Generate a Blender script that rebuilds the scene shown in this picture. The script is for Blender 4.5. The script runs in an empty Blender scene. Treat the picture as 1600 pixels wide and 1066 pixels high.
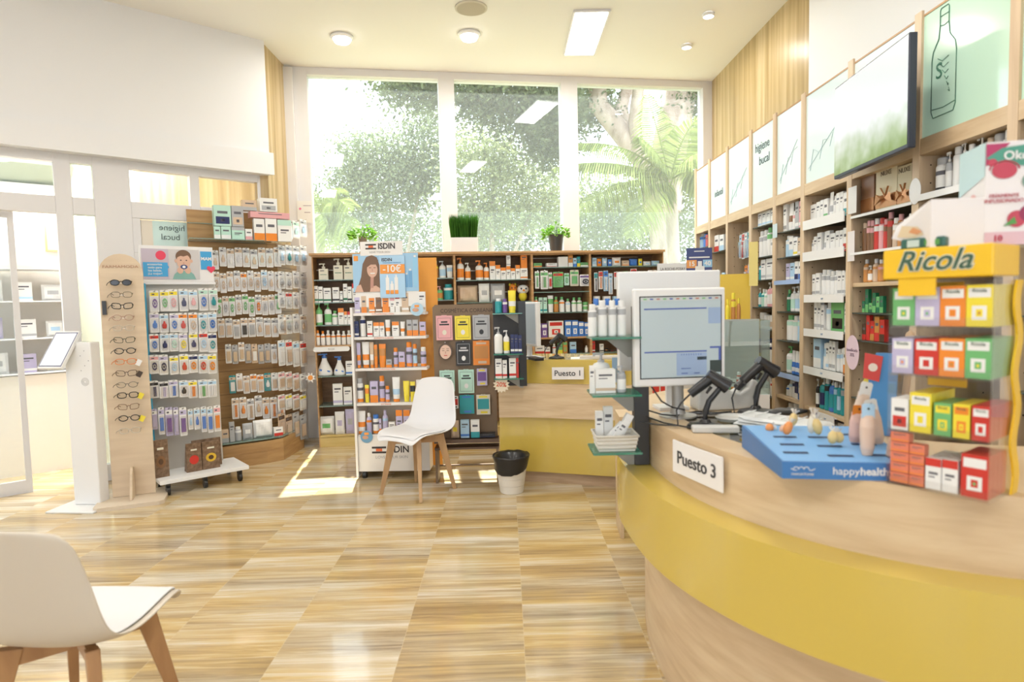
import bpy, math, random
from mathutils import Vector, Matrix
random.seed(7)
PI = math.pi
C = bpy.context.scene.collection
SC = bpy.context.scene
# ------------------------------------------------------------------ camera
FPX, EYE = 970.0, 1.4
_d = Vector((350, 15170, FPX)).normalized()
_y = Vector((-10, -62, FPX)).normalized()
_x = _d.cross(_y).normalized()
_y = _x.cross(_d).normalized()
RW = Matrix((_x, _y, -_d))            # image frame (right, down, forward) -> room frame
cd = bpy.data.cameras.new('camera'); cam = bpy.data.objects.new('camera', cd); C.objects.link(cam)
cd.sensor_width = 36; cd.lens = FPX / 1600 * 36; cd.clip_start = 0.02; cd.clip_end = 200
m3 = Matrix((RW @ Vector((1, 0, 0)), RW @ Vector((0, -1, 0)), RW @ Vector((0, 0, -1)))).transposed()
cam.matrix_world = Matrix.Translation((0, 0, EYE)) @ m3.to_4x4()
cd.dof.use_dof = True; cd.dof.focus_distance = 4.9; cd.dof.aperture_fstop = 2.6
SC.camera = cam
SC.view_settings.view_transform = 'Standard'; SC.view_settings.look = 'None'
SC.view_settings.gamma = 1; SC.view_settings.exposure = -0.05
# ------------------------------------------------------------------ sky, sun, ceiling light
w = bpy.data.worlds.new('sky'); SC.world = w; w.use_nodes = True
bg = w.node_tree.nodes['Background']; bg.inputs[0].default_value = (0.86, 0.93, 1.0, 1); bg.inputs[1].default_value = 4.4
sl = bpy.data.lights.new('sun', 'SUN'); sl.energy = 22; sl.angle = 0.009; sl.color = (1, .96, .88)
so = bpy.data.objects.new('sun', sl); C.objects.link(so)
so.rotation_euler = Vector((-0.07, 0.50, 0.863)).to_track_quat('Z', 'Y').to_euler()
def area(name, loc, sx, sy, power, col=(1, .95, .88)):
    l = bpy.data.lights.new(name, 'AREA'); l.shape = 'RECTANGLE'; l.size = sx; l.size_y = sy; l.energy = power; l.color = col
    o = bpy.data.objects.new(name, l); C.objects.link(o); o.location = loc
    return o
LAMP_POWER = 24
# ------------------------------------------------------------------ photograph geometry: rays onto real planes
def ray(px, py): return RW @ Vector((px - 800, py - 533, FPX))
def atZ(px, py, z):
    r = ray(px, py); return Vector((0, 0, EYE)) + r * ((z - EYE) / r.z)
def onL(px, py, a, b):
    n = Vector((-(b[1] - a[1]), b[0] - a[0])); r = ray(px, py)
    return Vector((0, 0, EYE)) + r * ((n.x * a[0] + n.y * a[1]) / (n.x * r.x + n.y * r.y))
def rotof(a, b): return math.atan2(b[1] - a[1], b[0] - a[0])
# ------------------------------------------------------------------ materials
MATS = {}
def mat(name, col, rough=.5, metal=0, spec=.5, alpha=1, emit=0, trans=0, coat=0):
    if name in MATS: return MATS[name]
    m = bpy.data.materials.new(name); m.use_nodes = True; b = m.node_tree.nodes['Principled BSDF']
    b.inputs['Base Color'].default_value = (*col, 1); b.inputs['Roughness'].default_value = rough
    b.inputs['Metallic'].default_value = metal; b.inputs['Specular IOR Level'].default_value = spec
    b.inputs['Alpha'].default_value = alpha; b.inputs['Coat Weight'].default_value = coat
    if trans: b.inputs['Transmission Weight'].default_value = trans
    if emit: b.inputs['Emission Color'].default_value = (*col, 1); b.inputs['Emission Strength'].default_value = emit
    MATS[name] = m; return m
def nodes(m): return m.node_tree.nodes, m.node_tree.links, m.node_tree.nodes['Principled BSDF']
def grainmat(name, c1, c2, scale, rough=.4, coat=0, c3=None, obj=False, detail=6):
    """two or three tones mixed along stretched grain; scale = noise frequency on x, y, z"""
    if name in MATS: return MATS[name]
    m = mat(name, c1, rough, coat=coat); n, l, b = nodes(m)
    if obj:
        t = n.new('ShaderNodeTexCoord'); src = t.outputs['Object']
    else:
        t = n.new('ShaderNodeNewGeometry'); src = t.outputs['Position']
    mp = n.new('ShaderNodeMapping'); mp.inputs['Scale'].default_value = scale
    l.new(src, mp.inputs['Vector'])
    no = n.new('ShaderNodeTexNoise'); no.inputs['Scale'].default_value = 1; no.inputs['Detail'].default_value = detail; no.inputs['Distortion'].default_value = .4
    l.new(mp.outputs[0], no.inputs['Vector'])
    cr = n.new('ShaderNodeValToRGB'); e = cr.color_ramp.elements
    e[0].position = .36; e[0].color = (*c1, 1); e[1].position = .64; e[1].color = (*c2, 1)
    if c3: k = e.new(.5); k.color = (*c3, 1)
    l.new(no.outputs['Fac'], cr.inputs[0]); l.new(cr.outputs[0], b.inputs['Base Color'])
    return m
def glassmat(name, tint=(1, 1, 1), gloss=.08, rough=.02, haze=0):
    if name in MATS: return MATS[name]
    m = bpy.data.materials.new(name); m.use_nodes = True; n, l = m.node_tree.nodes, m.node_tree.links
    n.clear(); o = n.new('ShaderNodeOutputMaterial'); tr = n.new('ShaderNodeBsdfTransparent'); tr.inputs[0].default_value = (*tint, 1)
    g = n.new('ShaderNodeBsdfGlossy'); g.inputs['Roughness'].default_value = rough; g.inputs[0].default_value = (1, 1, 1, 1)
    mx = n.new('ShaderNodeMixShader'); lw = n.new('ShaderNodeLayerWeight'); lw.inputs[0].default_value = .5; fr = n.new('ShaderNodeMath'); fr.operation = 'POWER'; fr.inputs[1].default_value = 5; l.new(lw.outputs['Facing'], fr.inputs[0])
    ad = n.new('ShaderNodeMath'); ad.operation = 'ADD'; ad.inputs[1].default_value = gloss; ad.use_clamp = True
    l.new(fr.outputs[0], ad.inputs[0]); l.new(ad.outputs[0], mx.inputs[0]); l.new(tr.outputs[0], mx.inputs[1]); l.new(g.outputs[0], mx.inputs[2])
    last = mx
    if haze:
        tl = n.new('ShaderNodeBsdfTranslucent'); tl.inputs[0].default_value = (.9, .95, .95, 1)
        m2 = n.new('ShaderNodeMixShader'); m2.inputs[0].default_value = haze
        l.new(mx.outputs[0], m2.inputs[1]); l.new(tl.outputs[0], m2.inputs[2]); last = m2
    l.new(last.outputs[0], o.inputs[0]); MATS[name] = m; return m
PAL = dict(w=('white', (.80, .80, .79)), c=('cream', (.72, .68, .56)), g=('green', (.16, .46, .17)), G=('dark green', (.02, .17, .08)),
  o=('orange', (.80, .25, .03)), r=('red', (.58, .04, .03)), p=('pink', (.74, .38, .40)), P=('purple', (.16, .08, .30)), b=('blue', (.06, .20, .60)),
  B=('navy', (.02, .03, .12)), l=('light blue', (.42, .62, .80)), t=('teal', (.03, .32, .36)), y=('yellow', (.82, .68, .05)), Y=('mustard', (.66, .42, .04)),
  k=('black', (.02, .02, .022)), s=('grey', (.42, .43, .45)), n=('brown', (.22, .11, .05)), m=('mint', (.48, .72, .62)), L=('lilac', (.50, .46, .66)),
  e=('beige', (.62, .47, .34)), a=('amber', (.55, .24, .06)), d=('dark brown', (.09, .045, .025)), S=('silver', (.62, .62, .64)), C=('coral', (.72, .21, .13)))
def pm(c):
    return mat('product_' + PAL[c][0].replace(' ', '_'), PAL[c][1], .33, spec=.45)
INK = lambda: mat('print_ink', (.12, .12, .14), .6)
clearplastic = lambda: glassmat('clear_plastic', (.97, .97, .98), .10, .08)
# ------------------------------------------------------------------ mesh builder
class MB:
    def __init__(s): s.v = []; s.f = []; s.mi = []; s.sm = []; s.cur = 0; s.X = None
    def add(s, vs, fs, smooth=False, mi=None):
        o = len(s.v)
        for p in vs:
            p = Vector(p); s.v.append(s.X @ p if s.X else p)
        for f in fs: s.f.append([i + o for i in f]); s.mi.append(s.cur if mi is None else mi); s.sm.append(smooth)
    def box(s, x0, x1, y0, y1, z0, z1, mi=None):
        vs = [(x, y, z) for z in (z0, z1) for y in (y0, y1) for x in (x0, x1)]
        s.add(vs, [(0, 2, 3, 1), (4, 5, 7, 6), (0, 1, 5, 4), (2, 6, 7, 3), (0, 4, 6, 2), (1, 3, 7, 5)], mi=mi); return s
    def quad(s, x0, x1, z0, z1, y, mi=None):          # upright quad facing -y
        s.add([(x0, y, z0), (x1, y, z0), (x1, y, z1), (x0, y, z1)], [(0, 1, 2, 3)], mi=mi); return s
    def prism(s, pts, z0, z1, mi=None, smooth=False):          # plan polygon (ccw) extruded in z
        n = len(pts); vs = [(p[0], p[1], z0) for p in pts] + [(p[0], p[1], z1) for p in pts]
        s.add(vs, [list(range(n))[::-1], list(range(n, 2 * n))], mi=mi)
        s.add(vs, [(i, (i + 1) % n, n + (i + 1) % n, n + i) for i in range(n)], smooth, mi=mi); return s
    def plate(s, pts, y0, y1, mi=None):          # outline in x,z (ccw from front) given thickness in y
        n = len(pts); vs = [(p[0], y0, p[1]) for p in pts] + [(p[0], y1, p[1]) for p in pts]
        s.add(vs, [list(range(n)), list(range(n, 2 * n))[::-1]] + [(i, n + i, n + (i + 1) % n, (i + 1) % n) for i in range(n)], mi=mi); return s
    def lathe(s, prof, n=16, cx=0, cy=0, sx=1, sy=1, mi=None, mis=None, cap=True):
        ring = [(math.cos(2 * PI * i / n), math.sin(2 * PI * i / n)) for i in range(n)]
        for k in range(len(prof) - 1):
            (r0, z0), (r1, z1) = prof[k], prof[k + 1]
            if abs(r0 - r1) < 1e-9 and abs(z0 - z1) < 1e-9: continue
            s.add([(cx + c * r0 * sx, cy + q * r0 * sy, z0) for c, q in ring] + [(cx + c * r1 * sx, cy + q * r1 * sy, z1) for c, q in ring],
                  [(i, (i + 1) % n, n + (i + 1) % n, n + i) for i in range(n)], True, mis[k] if mis else mi)
        if cap:
            for (r, z), up in ((prof[0], 0), (prof[-1], 1)):
                if r > 1e-6:
                    s.add([(cx + c * r * sx, cy + q * r * sy, z) for c, q in ring], [list(range(n)) if up else list(range(n))[::-1]], mi=(mis[-1] if up else mis[0]) if mis else mi)
        return s
    def tube(s, path, r, n=8, mi=None, r1=None, closed=False):
        P = [Vector(p) for p in path]; m = len(P); R = []
        up = Vector((0, 0, 1))
        for i in range(m):
            t = (P[(i + 1) % m] - P[i - 1]) if closed else (P[min(i + 1, m - 1)] - P[max(i - 1, 0)])
            t.normalize(); a = t.cross(up)
            if a.length < 1e-3: a = t.cross(Vector((1, 0, 0)))
            a.normalize(); b = a.cross(t).normalized()
            rr = r if r1 is None else r + (r1 - r) * i / max(1, m - 1)
            R += [P[i] + (a * math.cos(2 * PI * k / n) + b * math.sin(2 * PI * k / n)) * rr for k in range(n)]
        F = [(i * n + k, i * n + (k + 1) % n, ((i + 1) % m) * n + (k + 1) % n, ((i + 1) % m) * n + k) for i in range(m if closed else m - 1) for k in range(n)]
        s.add(R, F, True, mi)
        if not closed: s.add(R, [list(range(n))[::-1], list(range((m - 1) * n, m * n))], False, mi)
        return s
    def bar(s, a, b, w0, w1, t0=None, t1=None, mi=None):          # tapered square bar
        a, b = Vector(a), Vector(b); t = (b - a).normalized(); u = t.cross(Vector((0, 0, 1)))
        if u.length < 1e-3: u = Vector((1, 0, 0))
        u.normalize(); v = u.cross(t).normalized(); t0 = t0 or w0; t1 = t1 or w1; vs = []
        for p, ww, tt in ((a, w0, t0), (b, w1, t1)):
            vs += [p + u * ww / 2 * i + v * tt / 2 * j for i, j in ((-1, -1), (1, -1), (1, 1), (-1, 1))]
        s.add(vs, [(0, 1, 2, 3), (7, 6, 5, 4), (0, 4, 5, 1), (1, 5, 6, 2), (2, 6, 7, 3), (3, 7, 4, 0)], mi=mi); return s
    def blob(s, c, r, n=10, mi=None):
        vs = []; m = n // 2
        for j in range(m + 1):
            th = PI * j / m
            for i in range(n):
                ph = 2 * PI * i / n; vs.append((c[0] + r[0] * math.sin(th) * math.cos(ph), c[1] + r[1] * math.sin(th) * math.sin(ph), c[2] - r[2] * math.cos(th)))
        s.add(vs, [(j * n + i, j * n + (i + 1) % n, (j + 1) * n + (i + 1) % n, (j + 1) * n + i) for j in range(m) for i in range(n)], True, mi); return s
    def mesh(s, name, mats):
        me = bpy.data.meshes.new(name); me.from_pydata([tuple(p) for p in s.v], [], s.f)
        for m in mats: me.materials.append(m)
        for i, p in enumerate(me.polygons): p.material_index = s.mi[i]; p.use_smooth = s.sm[i]
        me.update(); return me
    def build(s, name, mats, parent=None, loc=(0, 0, 0), rz=0, bevel=0):
        if not isinstance(mats, (list, tuple)): mats = [mats]
        o = link(name, s.mesh(name, mats), parent, loc, rz)
        if bevel:
            b = o.modifiers.new('bevel', 'BEVEL'); b.width = bevel; b.segments = 2; b.limit_method = 'ANGLE'; b.angle_limit = 1
        return o
def link(name, data, parent=None, loc=(0, 0, 0), rz=0):
    o = bpy.data.objects.new(name, data); C.objects.link(o); o.location = loc; o.rotation_euler = (0, 0, rz)
    if parent: o.parent = parent
    return o
def tag(o, label, cat, group=None, kind=None):
    o['label'] = label; o['category'] = cat
    if group: o['group'] = group
    if kind: o['kind'] = kind
    return o
def thing(name, label, cat, loc=(0, 0, 0), rz=0, group=None):
    return tag(link(name, None, None, loc, rz), label, cat, group)
def struct(name, mb, m, loc=(0, 0, 0), rz=0, label=None, bevel=0):
    o = mb.build(name, m, None, loc, rz, bevel); o['kind'] = 'structure'
    if label: o['label'] = label
    return o
def text(parent, name, body, x, z, size, m, y=-.001, bold=0, align='CENTER', sx=1, rot=0, mirror=False, ext=.0006, shear=0):
    cu = bpy.data.curves.new(name, 'FONT'); cu.body = body; cu.size = size; cu.align_x = align; cu.align_y = 'CENTER'
    cu.extrude = ext; cu.offset = bold * size; cu.resolution_u = 3; cu.shear = shear; cu.materials.append(m)
    tmp = bpy.data.objects.new('tmp', cu); me = bpy.data.meshes.new_from_object(tmp); bpy.data.objects.remove(tmp); bpy.data.curves.remove(cu)
    if not me.materials: me.materials.append(m)
    R_ = Matrix.Rotation(rot, 4, 'Y') @ Matrix.Rotation(PI / 2, 4, 'X') @ Matrix.Diagonal(((-1 if mirror else 1) * sx, 1, 1, 1))
    me.transform(R_)
    if mirror: me.flip_normals()
    return link(name, me, parent, (x, y, z))
# ------------------------------------------------------------------ product library: unit meshes, width x depth x height = 1
CACHE = {}
def u_carton(st, cols):
    b, a, _ = cols; mb = MB(); mb.box(-.5, .5, 0, 1, 0, 1, 0); e = -.01
    if st == 0: mb.quad(-.34, .34, .72, .80, e, 2); mb.quad(-.34, .1, .60, .64, e, 2); mb.quad(-.5, .5, .10, .22, e, 1)
    elif st == 1: mb.quad(-.5, .5, 0, .34, e, 1); mb.quad(-.3, .3, .62, .74, e, 2)
    elif st == 2: mb.quad(-.5, .5, .74, 1, e, 1); mb.quad(-.3, .3, .48, .56, e, 2); mb.quad(-.3, .1, .38, .42, e, 2)
    elif st == 3: mb.quad(-.42, .42, .70, .92, e, 1); mb.quad(-.28, .28, .16, .50, e, 1); mb.quad(-.13, .13, .24, .42, 2 * e, 0); mb.quad(-.05, .05, .29, .36, 3 * e, 3)
    elif st == 4: mb.quad(-.4, .4, .1, .45, e, 1); mb.quad(-.3, .3, .6, .72, e, 2); mb.quad(-.12, .12, .2, .34, e, 2)
    return [('body', mb, [pm(b), pm(a), INK(), pm(cols[2])])]
def u_bottle(st, cols):
    b, a, c = cols; mb = MB(); r = .5
    prof = [(.44, 0), (r, .03), (r, .14), (r, .55), (r, .66), (.40, .75), (.22, .80), (.20, .84)]
    if st == 1: prof = [(.44, 0), (r, .03), (r, .14), (r, .60), (r, .76), (.46, .80), (.30, .82), (.28, .84)]
    mb.lathe(prof, 14, 0, .5, mis=[0, 0, 0, 1, 0, 0, 0])
    k = MB(); rc = .27 if st == 0 else .36; k.lathe([(rc, .82), (rc, .985), (rc * .9, 1)], 12, 0, .5)
    return [('body', mb, [pm(b), pm(a)]), ('cap', k, [pm(c)])]
def u_can(st, cols):
    b, a, c = cols; mb = MB(); mb.lathe([(.46, 0), (.5, .02), (.5, .16), (.5, .44), (.5, .74), (.44, .79), (.38, .80)], 14, 0, .5, mis=[0, 1, 0, 0, 0, 0])
    mb.lathe([(.503, .5), (.503, .62)], 14, 0, .5, mi=2, cap=False)
    k = MB(); k.lathe([(.42, .79), (.42, .97), (.36, 1)], 12, 0, .5)
    return [('body', mb, [pm(b), pm(a), INK()]), ('cap', k, [pm(c)])]
def u_pump(st, cols):
    b, a, c = cols; mb = MB()
    if st == 0: mb.lathe([(.45, 0), (.5, .03), (.5, .12), (.5, .50), (.5, .62), (.40, .70), (.18, .74)], 14, 0, .5, mis=[0, 0, 1, 0, 0, 0])
    else:
        mb.box(-.5, .5, .1, .9, 0, .66, 0); mb.quad(-.36, .1, .52, .57, .09, 2); mb.quad(-.36, .36, .3, .33, .09, 1); mb.lathe([(.2, .66), (.16, .72)], 10, 0, .5, mi=0)
    k = MB(); k.lathe([(.20, .72), (.20, .80), (.08, .80), (.07, .93)], 10, 0, .5); k.box(-.46, .16, .38, .62, .93, .985); k.box(-.46, -.34, .42, .58, .90, .94)
    return [('body', mb, [pm(b), pm(a), INK()]), ('pump', k, [pm(c)])]
def u_tube(st, cols):
    b, a, c = cols; mb = MB(); n = 14
    if st == 0: lv = [(.12, .42, .42, 0), (.30, .45, .42, 1), (.52, .47, .32, 0), (.80, .49, .16, 0), (.95, .5, .05, 0), (1, .5, .04, 0)]; cz = (0, .13)
    else: lv = [(.0, .42, .42, 0), (.2, .45, .40, 0), (.5, .47, .32, 1), (.80, .49, .16, 0), (.96, .5, .05, 0), (1, .5, .04, 0)]; cz = (0, .02)
    for i in range(len(lv) - 1):
        z0, w0, d0, mm = lv[i]; z1, w1, d1, _ = lv[i + 1]
        vs = [(math.cos(2 * PI * k / n) * w_, .5 + math.sin(2 * PI * k / n) * d_, z) for z, w_, d_ in ((z0, w0, d0), (z1, w1, d1)) for k in range(n)]
        mb.add(vs, [(k, (k + 1) % n, n + (k + 1) % n, n + k) for k in range(n)], True, mm)
    mb.add([(math.cos(2 * PI * k / n) * .5, .5 + math.sin(2 * PI * k / n) * .04, 1) for k in range(n)], [list(range(n))])
    k = MB(); k.lathe([(.38, cz[0]), (.40, cz[0] + .01), (.40, cz[1])], 14, 0, .5)
    return [('body', mb, [pm(b), pm(a)]), ('cap', k, [pm(c)])]
def u_jar(st, cols):
    b, a, c = cols; mb = MB(); mb.lathe([(.44, 0), (.5, .06), (.5, .2), (.5, .55), (.47, .66)], 14, 0, .5, mis=[0, 0, 1, 0])
    k = MB(); k.lathe([(.5, .66), (.5, .96), (.46, 1)], 14, 0, .5)
    return [('body', mb, [pm(b), pm(a)]), ('lid', k, [pm(c)])]
def u_flask(st, cols):
    b, a, c = cols; mb = MB(); mb.lathe([(.40, 0), (.48, .03), (.5, .12), (.46, .28), (.30, .50), (.18, .68), (.15, .80)], 16, 0, .5, mi=0)
    mb.add([(-.34, .06, .24), (.34, .06, .16), (.38, .06, .22), (-.30, .08, .32)], [(0, 1, 2, 3)], mi=1)
    k = MB(); k.lathe([(.17, .80), (.17, .88), (.08, .88), (.08, .94)], 10, 0, .5); k.box(-.40, .18, .40, .60, .94, 1)
    return [('body', mb, [pm(b), pm(a)]), ('pump', k, [pm(c)])]
def u_bag(st, cols):
    b, a, c = cols; mb = MB(); nx, nz = 8, 8; rr = random.Random(hash(str(cols)) % 99)
    vs = []
    for sgn in (0, 1):
        for j in range(nz + 1):
            for i in range(nx + 1):
                u, v = i / nx * 2 - 1, j / nz * 2 - 1; t = max(0, (1 - abs(u) ** 3.2) * (1 - abs(v) ** 3.2)) ** .5
                t *= .86 + .14 * math.sin(5 * u + 3 * v + st); vs.append((u * .5, .5 + (t * .5 if sgn else -t * .5), (v + 1) / 2))
    q = (nx + 1) * (nz + 1); F = []; G = []
    for j in range(nz):
        for i in range(nx):
            k = j * (nx + 1) + i; F.append((k, k + 1, k + nx + 2, k + nx + 1)); G.append((q + k + nx + 1, q + k + nx + 2, q + k + 1, q + k))
    for k, f in enumerate(F): mb.add([vs[i] for i in f], [(0, 1, 2, 3)], True, 1 if (k // nx in (3, 4) and 1 < k % nx < 6) else (2 if st == 1 and (k * 7) % 9 == 0 else 0))
    mb.add(vs, G, True, 0)
    return [('body', mb, [pm(b), pm(a), pm(c)])]
def u_pack(st, cols):          # hanging blister pack: backing card, bubble, product in it
    b, a, c = cols; mb = MB(); n = 6
    def rr(x0, x1, z0, z1, r):
        P = []
        for cx, cz, a0 in ((x1 - r, z0 + r, -90), (x1 - r, z1 - r, 0), (x0 + r, z1 - r, 90), (x0 + r, z0 + r, 180)):
            for k in range(4): t = math.radians(a0 + 30 * k); P.append((cx + r * math.cos(t), cz + r * math.sin(t)))
        return P
    mb.plate(rr(-.5, .5, 0, 1, .08), .80, 1, 0)
    mb.quad(-.46, .46, .74, .90, .78, 1); mb.quad(-.30, .02, .79, .85, .76, 2); mb.quad(-.12, .12, .93, .955, .76, 2)
    p = MB()
    if st == 0: p.lathe([(.18, .22), (.26, .30), (.26, .42), (.12, .52), (.10, .6)], 10, 0, .45, sy=1.3)
    elif st == 1: p.tube([(math.cos(t * PI / 6) * .24, .45, .4 + math.sin(t * PI / 6) * .17) for t in range(12)], .06, 6, closed=True); p.blob((0, .45, .4), (.1, .2, .07))
    elif st == 2: p.box(-.3, .3, .3, .7, .14, .62)
    else: p.box(-.10, .02, .3, .7, .1, .66); p.box(.08, .2, .3, .7, .1, .66)
    q = MB(); q.plate(rr(-.42, .42, .06, .70, .1), .05, .78)
    return [('backing_card', mb, [pm(b), pm(a), INK()]), ('product', p, [pm(c)]), ('bubble', q, [clearplastic()])]
def u_brush(st, cols):
    b, a, c = cols; mb = MB(); mb.box(-.5, .5, .8, 1, 0, 1, 0); mb.quad(-.46, .46, .72, .96, .79, 1); mb.quad(-.3, .3, .8, .86, .78, 2)
    p = MB(); p.bar((0, .45, .06), (.02, .45, .56), .28, .16); p.box(-.15, .15, .2, .6, .56, .68)
    q = MB(); q.box(-.4, .4, .05, .79, .03, .71)
    return [('backing_card', mb, [pm(b), pm(a), INK()]), ('toothbrush', p, [pm(c)]), ('bubble', q, [clearplastic()])]
def u_sachet(st, cols):          # flat sachet
    b, a, c = cols; mb = MB(); mb.box(-.5, .5, .3, .7, .04, 1, 0)
    if st == 0:
        for x0, x1, z0, z1 in ((-.4, .4, .90, .91), (-.4, .4, .12, .13), (-.4, -.385, .12, .91), (.385, .4, .12, .91)): mb.quad(x0, x1, z0, z1, .29, 2)
        mb.quad(-.2, .2, .72, .78, .29, 2); mb.quad(-.3, .3, .62, .68, .29, 2)
        mb.add([(.13 * math.cos(t), .285, .34 + .1 * math.sin(t)) for t in [k * PI / 8 for k in range(16)]], [list(range(16))], mi=1)
    elif st == 1: mb.quad(-.42, .42, .3, .8, .29, 1); mb.quad(-.3, .3, .86, .94, .29, 2); mb.quad(-.2, .3, .1, .2, .29, 2)
    mb.box(-.16, .16, .2, .8, .97, 1.02, 0)
    return [('body', mb, [pm(b), pm(a), pm(c)])]
KIND = dict(
 ct=(u_carton, 'carton', 'carton', .6), bt=(u_bottle, 'bottle', 'bottle', 1), cn=(u_can, 'spray_can', 'spray can', 1), pu=(u_pump, 'pump_bottle', 'pump bottle', .8),
 tb=(u_tube, 'cream_tube', 'tube', .7), jr=(u_jar, 'jar', 'jar', 1), fl=(u_flask, 'flared_bottle', 'flared pump bottle', .5), bg=(u_bag, 'packet', 'soft packet', .5),
 pk=(u_pack, 'blister_pack', 'hanging blister pack', .3), br=(u_brush, 'toothbrush_pack', 'hanging toothbrush pack', .7), sa=(u_sachet, 'mask_sachet', 'hanging mask sachet', .12))
MEANING = dict(ct=('{0} carton, {1} print', '{0} carton'), bt=('{0} bottle, {2} cap', '{0} bottle'), cn=('{0} and {1} spray can', '{0} spray can'),
 pu=('{0} pump bottle, {2} pump', '{0} pump bottle'), tb=('{0} tube, {2} cap', '{0} tube'), jr=('{0} jar, {2} lid', '{0} jar'), fl=('flared {0} bottle, {2} pump', ''),
 bg=('soft {0} and {1} packet', 'soft {0} packet'), pk=('{0} blister pack, {1} band', '{0} blister pack'), br=('{0} toothbrush pack, {1} band', '{0} toothbrush pack'), sa=('{0} sachet', '{0} sachet'))
def look(kind, cols):
    n = [PAL[c][0] for c in cols]; f = MEANING[kind]
    k = 0
    if kind in ('ct', 'cn', 'bg', 'pk', 'br') and cols[0] == cols[1]: k = 1
    if kind in ('bt', 'tb', 'pu', 'jr') and cols[2] == cols[0]: k = 1
    return (f[k] or f[0]).format(*n)
def product(kind, st, cols, loc, rz, wdh, tilt=0):
    """one product: its body mesh is the thing, cap / pump / bubble are its children"""
    key = (kind, st, cols)
    if key not in CACHE:
        CACHE[key] = [(nm, mb.mesh(KIND[kind][1] + '_' + nm, ms)) for nm, mb, ms in KIND[kind][0](st, cols)]
    parts = CACHE[key]
    o = link(KIND[kind][1], parts[0][1], None, loc, rz); o.scale = wdh
    if tilt: o.rotation_euler = (0, tilt, rz)
    for nm, me in parts[1:]: link(nm, me, o)
    return o
ORD = 'first second third fourth fifth sixth seventh eighth ninth tenth eleventh twelfth thirteenth fourteenth fifteenth sixteenth'.split()
def finish(row, phrase, group):
    names = [look(k, c) for _, k, c in row]
    import re
    phrase = re.sub(r'\bthe ', '', phrase).replace(' of ', ', ')
    for i, (o, k, c) in enumerate(row):
        nm = names[i]
        if names.count(nm) > 1:
            j = names[:i].count(nm); tot = names.count(nm)
            nm += ', ' + (ORD[min(j, 15)] + ' such' if (j or tot > 2) else 'leftmost such')
        tag(o, f'{nm} on {phrase}', KIND[k][2].replace('hanging ', '').replace('flared pump ', '').replace('soft ', ''), group or 'stock on ' + phrase)
def parse(s):
    out = []
    for it in s.replace('\n', ';').split(';'):
        p = it.split()
        if not p: continue
        st = 0; k = p[3]
        if k[-1].isdigit(): st = int(k[-1]); k = k[:-1]
        cs = (p[4] + 'www')[:3] if len(p[4]) > 2 else (p[4] + p[4][-1] * 3)[:3]
        out.append((float(p[0]), float(p[1]), float(p[2]), k, st, cs))
    return out
def row(a, b, z0, spec, phrase, group, hang=False, dmax=.09, back=.0, jit=0):
    """spec lines 'x0 x1 ytop kind colours' (colours: body, accent, cap); z0 shelf height. hang: ytop..ybottom given as a/b"""
    rz = rotof(a, b); out = []; ux = Vector((math.cos(rz), math.sin(rz), 0)); uy = Vector((-math.sin(rz), math.cos(rz), 0))
    for x0, x1, yt, k, st, cs in (parse(spec) if isinstance(spec, str) else spec):
        p0 = onL(x0, yt, a, b); p1 = onL(x1, yt, a, b); wd = (p1 - p0).length * .97; mid = (p0 + p1) / 2
        h = max(.01, mid.z - z0); d = min(dmax, wd * KIND[k][3])
        if k == 'bg': d = min(.12, wd * .5)
        loc = Vector((mid.x, mid.y, z0 + .001)) + uy * back
        o = product(k, st, cs, loc, rz, (wd, d, h)); out.append((o, k, cs))
    finish(out, phrase, group); return out
def fill(x0, x1, n, y0, y1, kinds, cols, seed=0, jy=3, xs=None):
    rr = random.Random(seed); out = []
    for i in range(n):
        a_ = x0 + (x1 - x0) * i / n; b_ = x0 + (x1 - x0) * (i + 1) / n; yt = y0 + (y1 - y0) * (i + .5) / n + rr.uniform(-jy, jy)
        k = rr.choice(kinds.split()); st = 0
        if k[-1].isdigit(): st = int(k[-1]); k = k[:-1]
        cs = rr.choice(cols.split()); cs = (cs + cs[-1] * 3)[:3]
        out.append((a_ + .3, b_ - .3, yt, k, st, cs))
    return out
# ================================================================== SETTING
CZ = 3.85
floorm = mat('travertine_floor', (.7, .5, .25), .16, coat=.3); n, l, b = nodes(floorm)
def N(t, **k):
    q = n.new('ShaderNode' + t)
    for a_, v in k.items():
        if a_.startswith('i'): q.inputs[int(a_[1:])].default_value = v
        else: setattr(q, a_, v)
    return q
def MT(op, a_, b_=None):
    q = n.new('ShaderNodeMath'); q.operation = op
    for i, v in enumerate((a_, b_)):
        if v is None: continue
        if isinstance(v, (int, float)): q.inputs[i].default_value = v
        else: l.new(v, q.inputs[i])
    return q.outputs[0]
geo = N('NewGeometry'); sep = N('SeparateXYZ'); l.new(geo.outputs['Position'], sep.inputs[0])
X, Y = sep.outputs[0], sep.outputs[1]
cx = MT('DIVIDE', MT('ADD', X, .457), .5); col = MT('FLOOR', cx)
cy = MT('ADD', MT('DIVIDE', Y, .42), MT('MULTIPLY', col, .37)); rw = MT('FLOOR', cy)
idv = N('CombineXYZ'); l.new(col, idv.inputs[0]); l.new(rw, idv.inputs[1])
wn = N('TexWhiteNoise'); wn.noise_dimensions = '2D'; l.new(idv.outputs[0], wn.inputs['Vector'])
vec = N('CombineXYZ'); l.new(MT('MULTIPLY', X, 1.7), vec.inputs[0])
l.new(MT('ADD', MT('MULTIPLY', Y, 42), MT('MULTIPLY', wn.outputs['Value'], 60)), vec.inputs[1]); l.new(MT('MULTIPLY', wn.outputs['Value'], 9), vec.inputs[2])
no = N('TexNoise'); no.inputs['Scale'].default_value = 1; no.inputs['Detail'].default_value = 10; no.inputs['Roughness'].default_value = .70; no.inputs['Distortion'].default_value = .9
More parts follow.
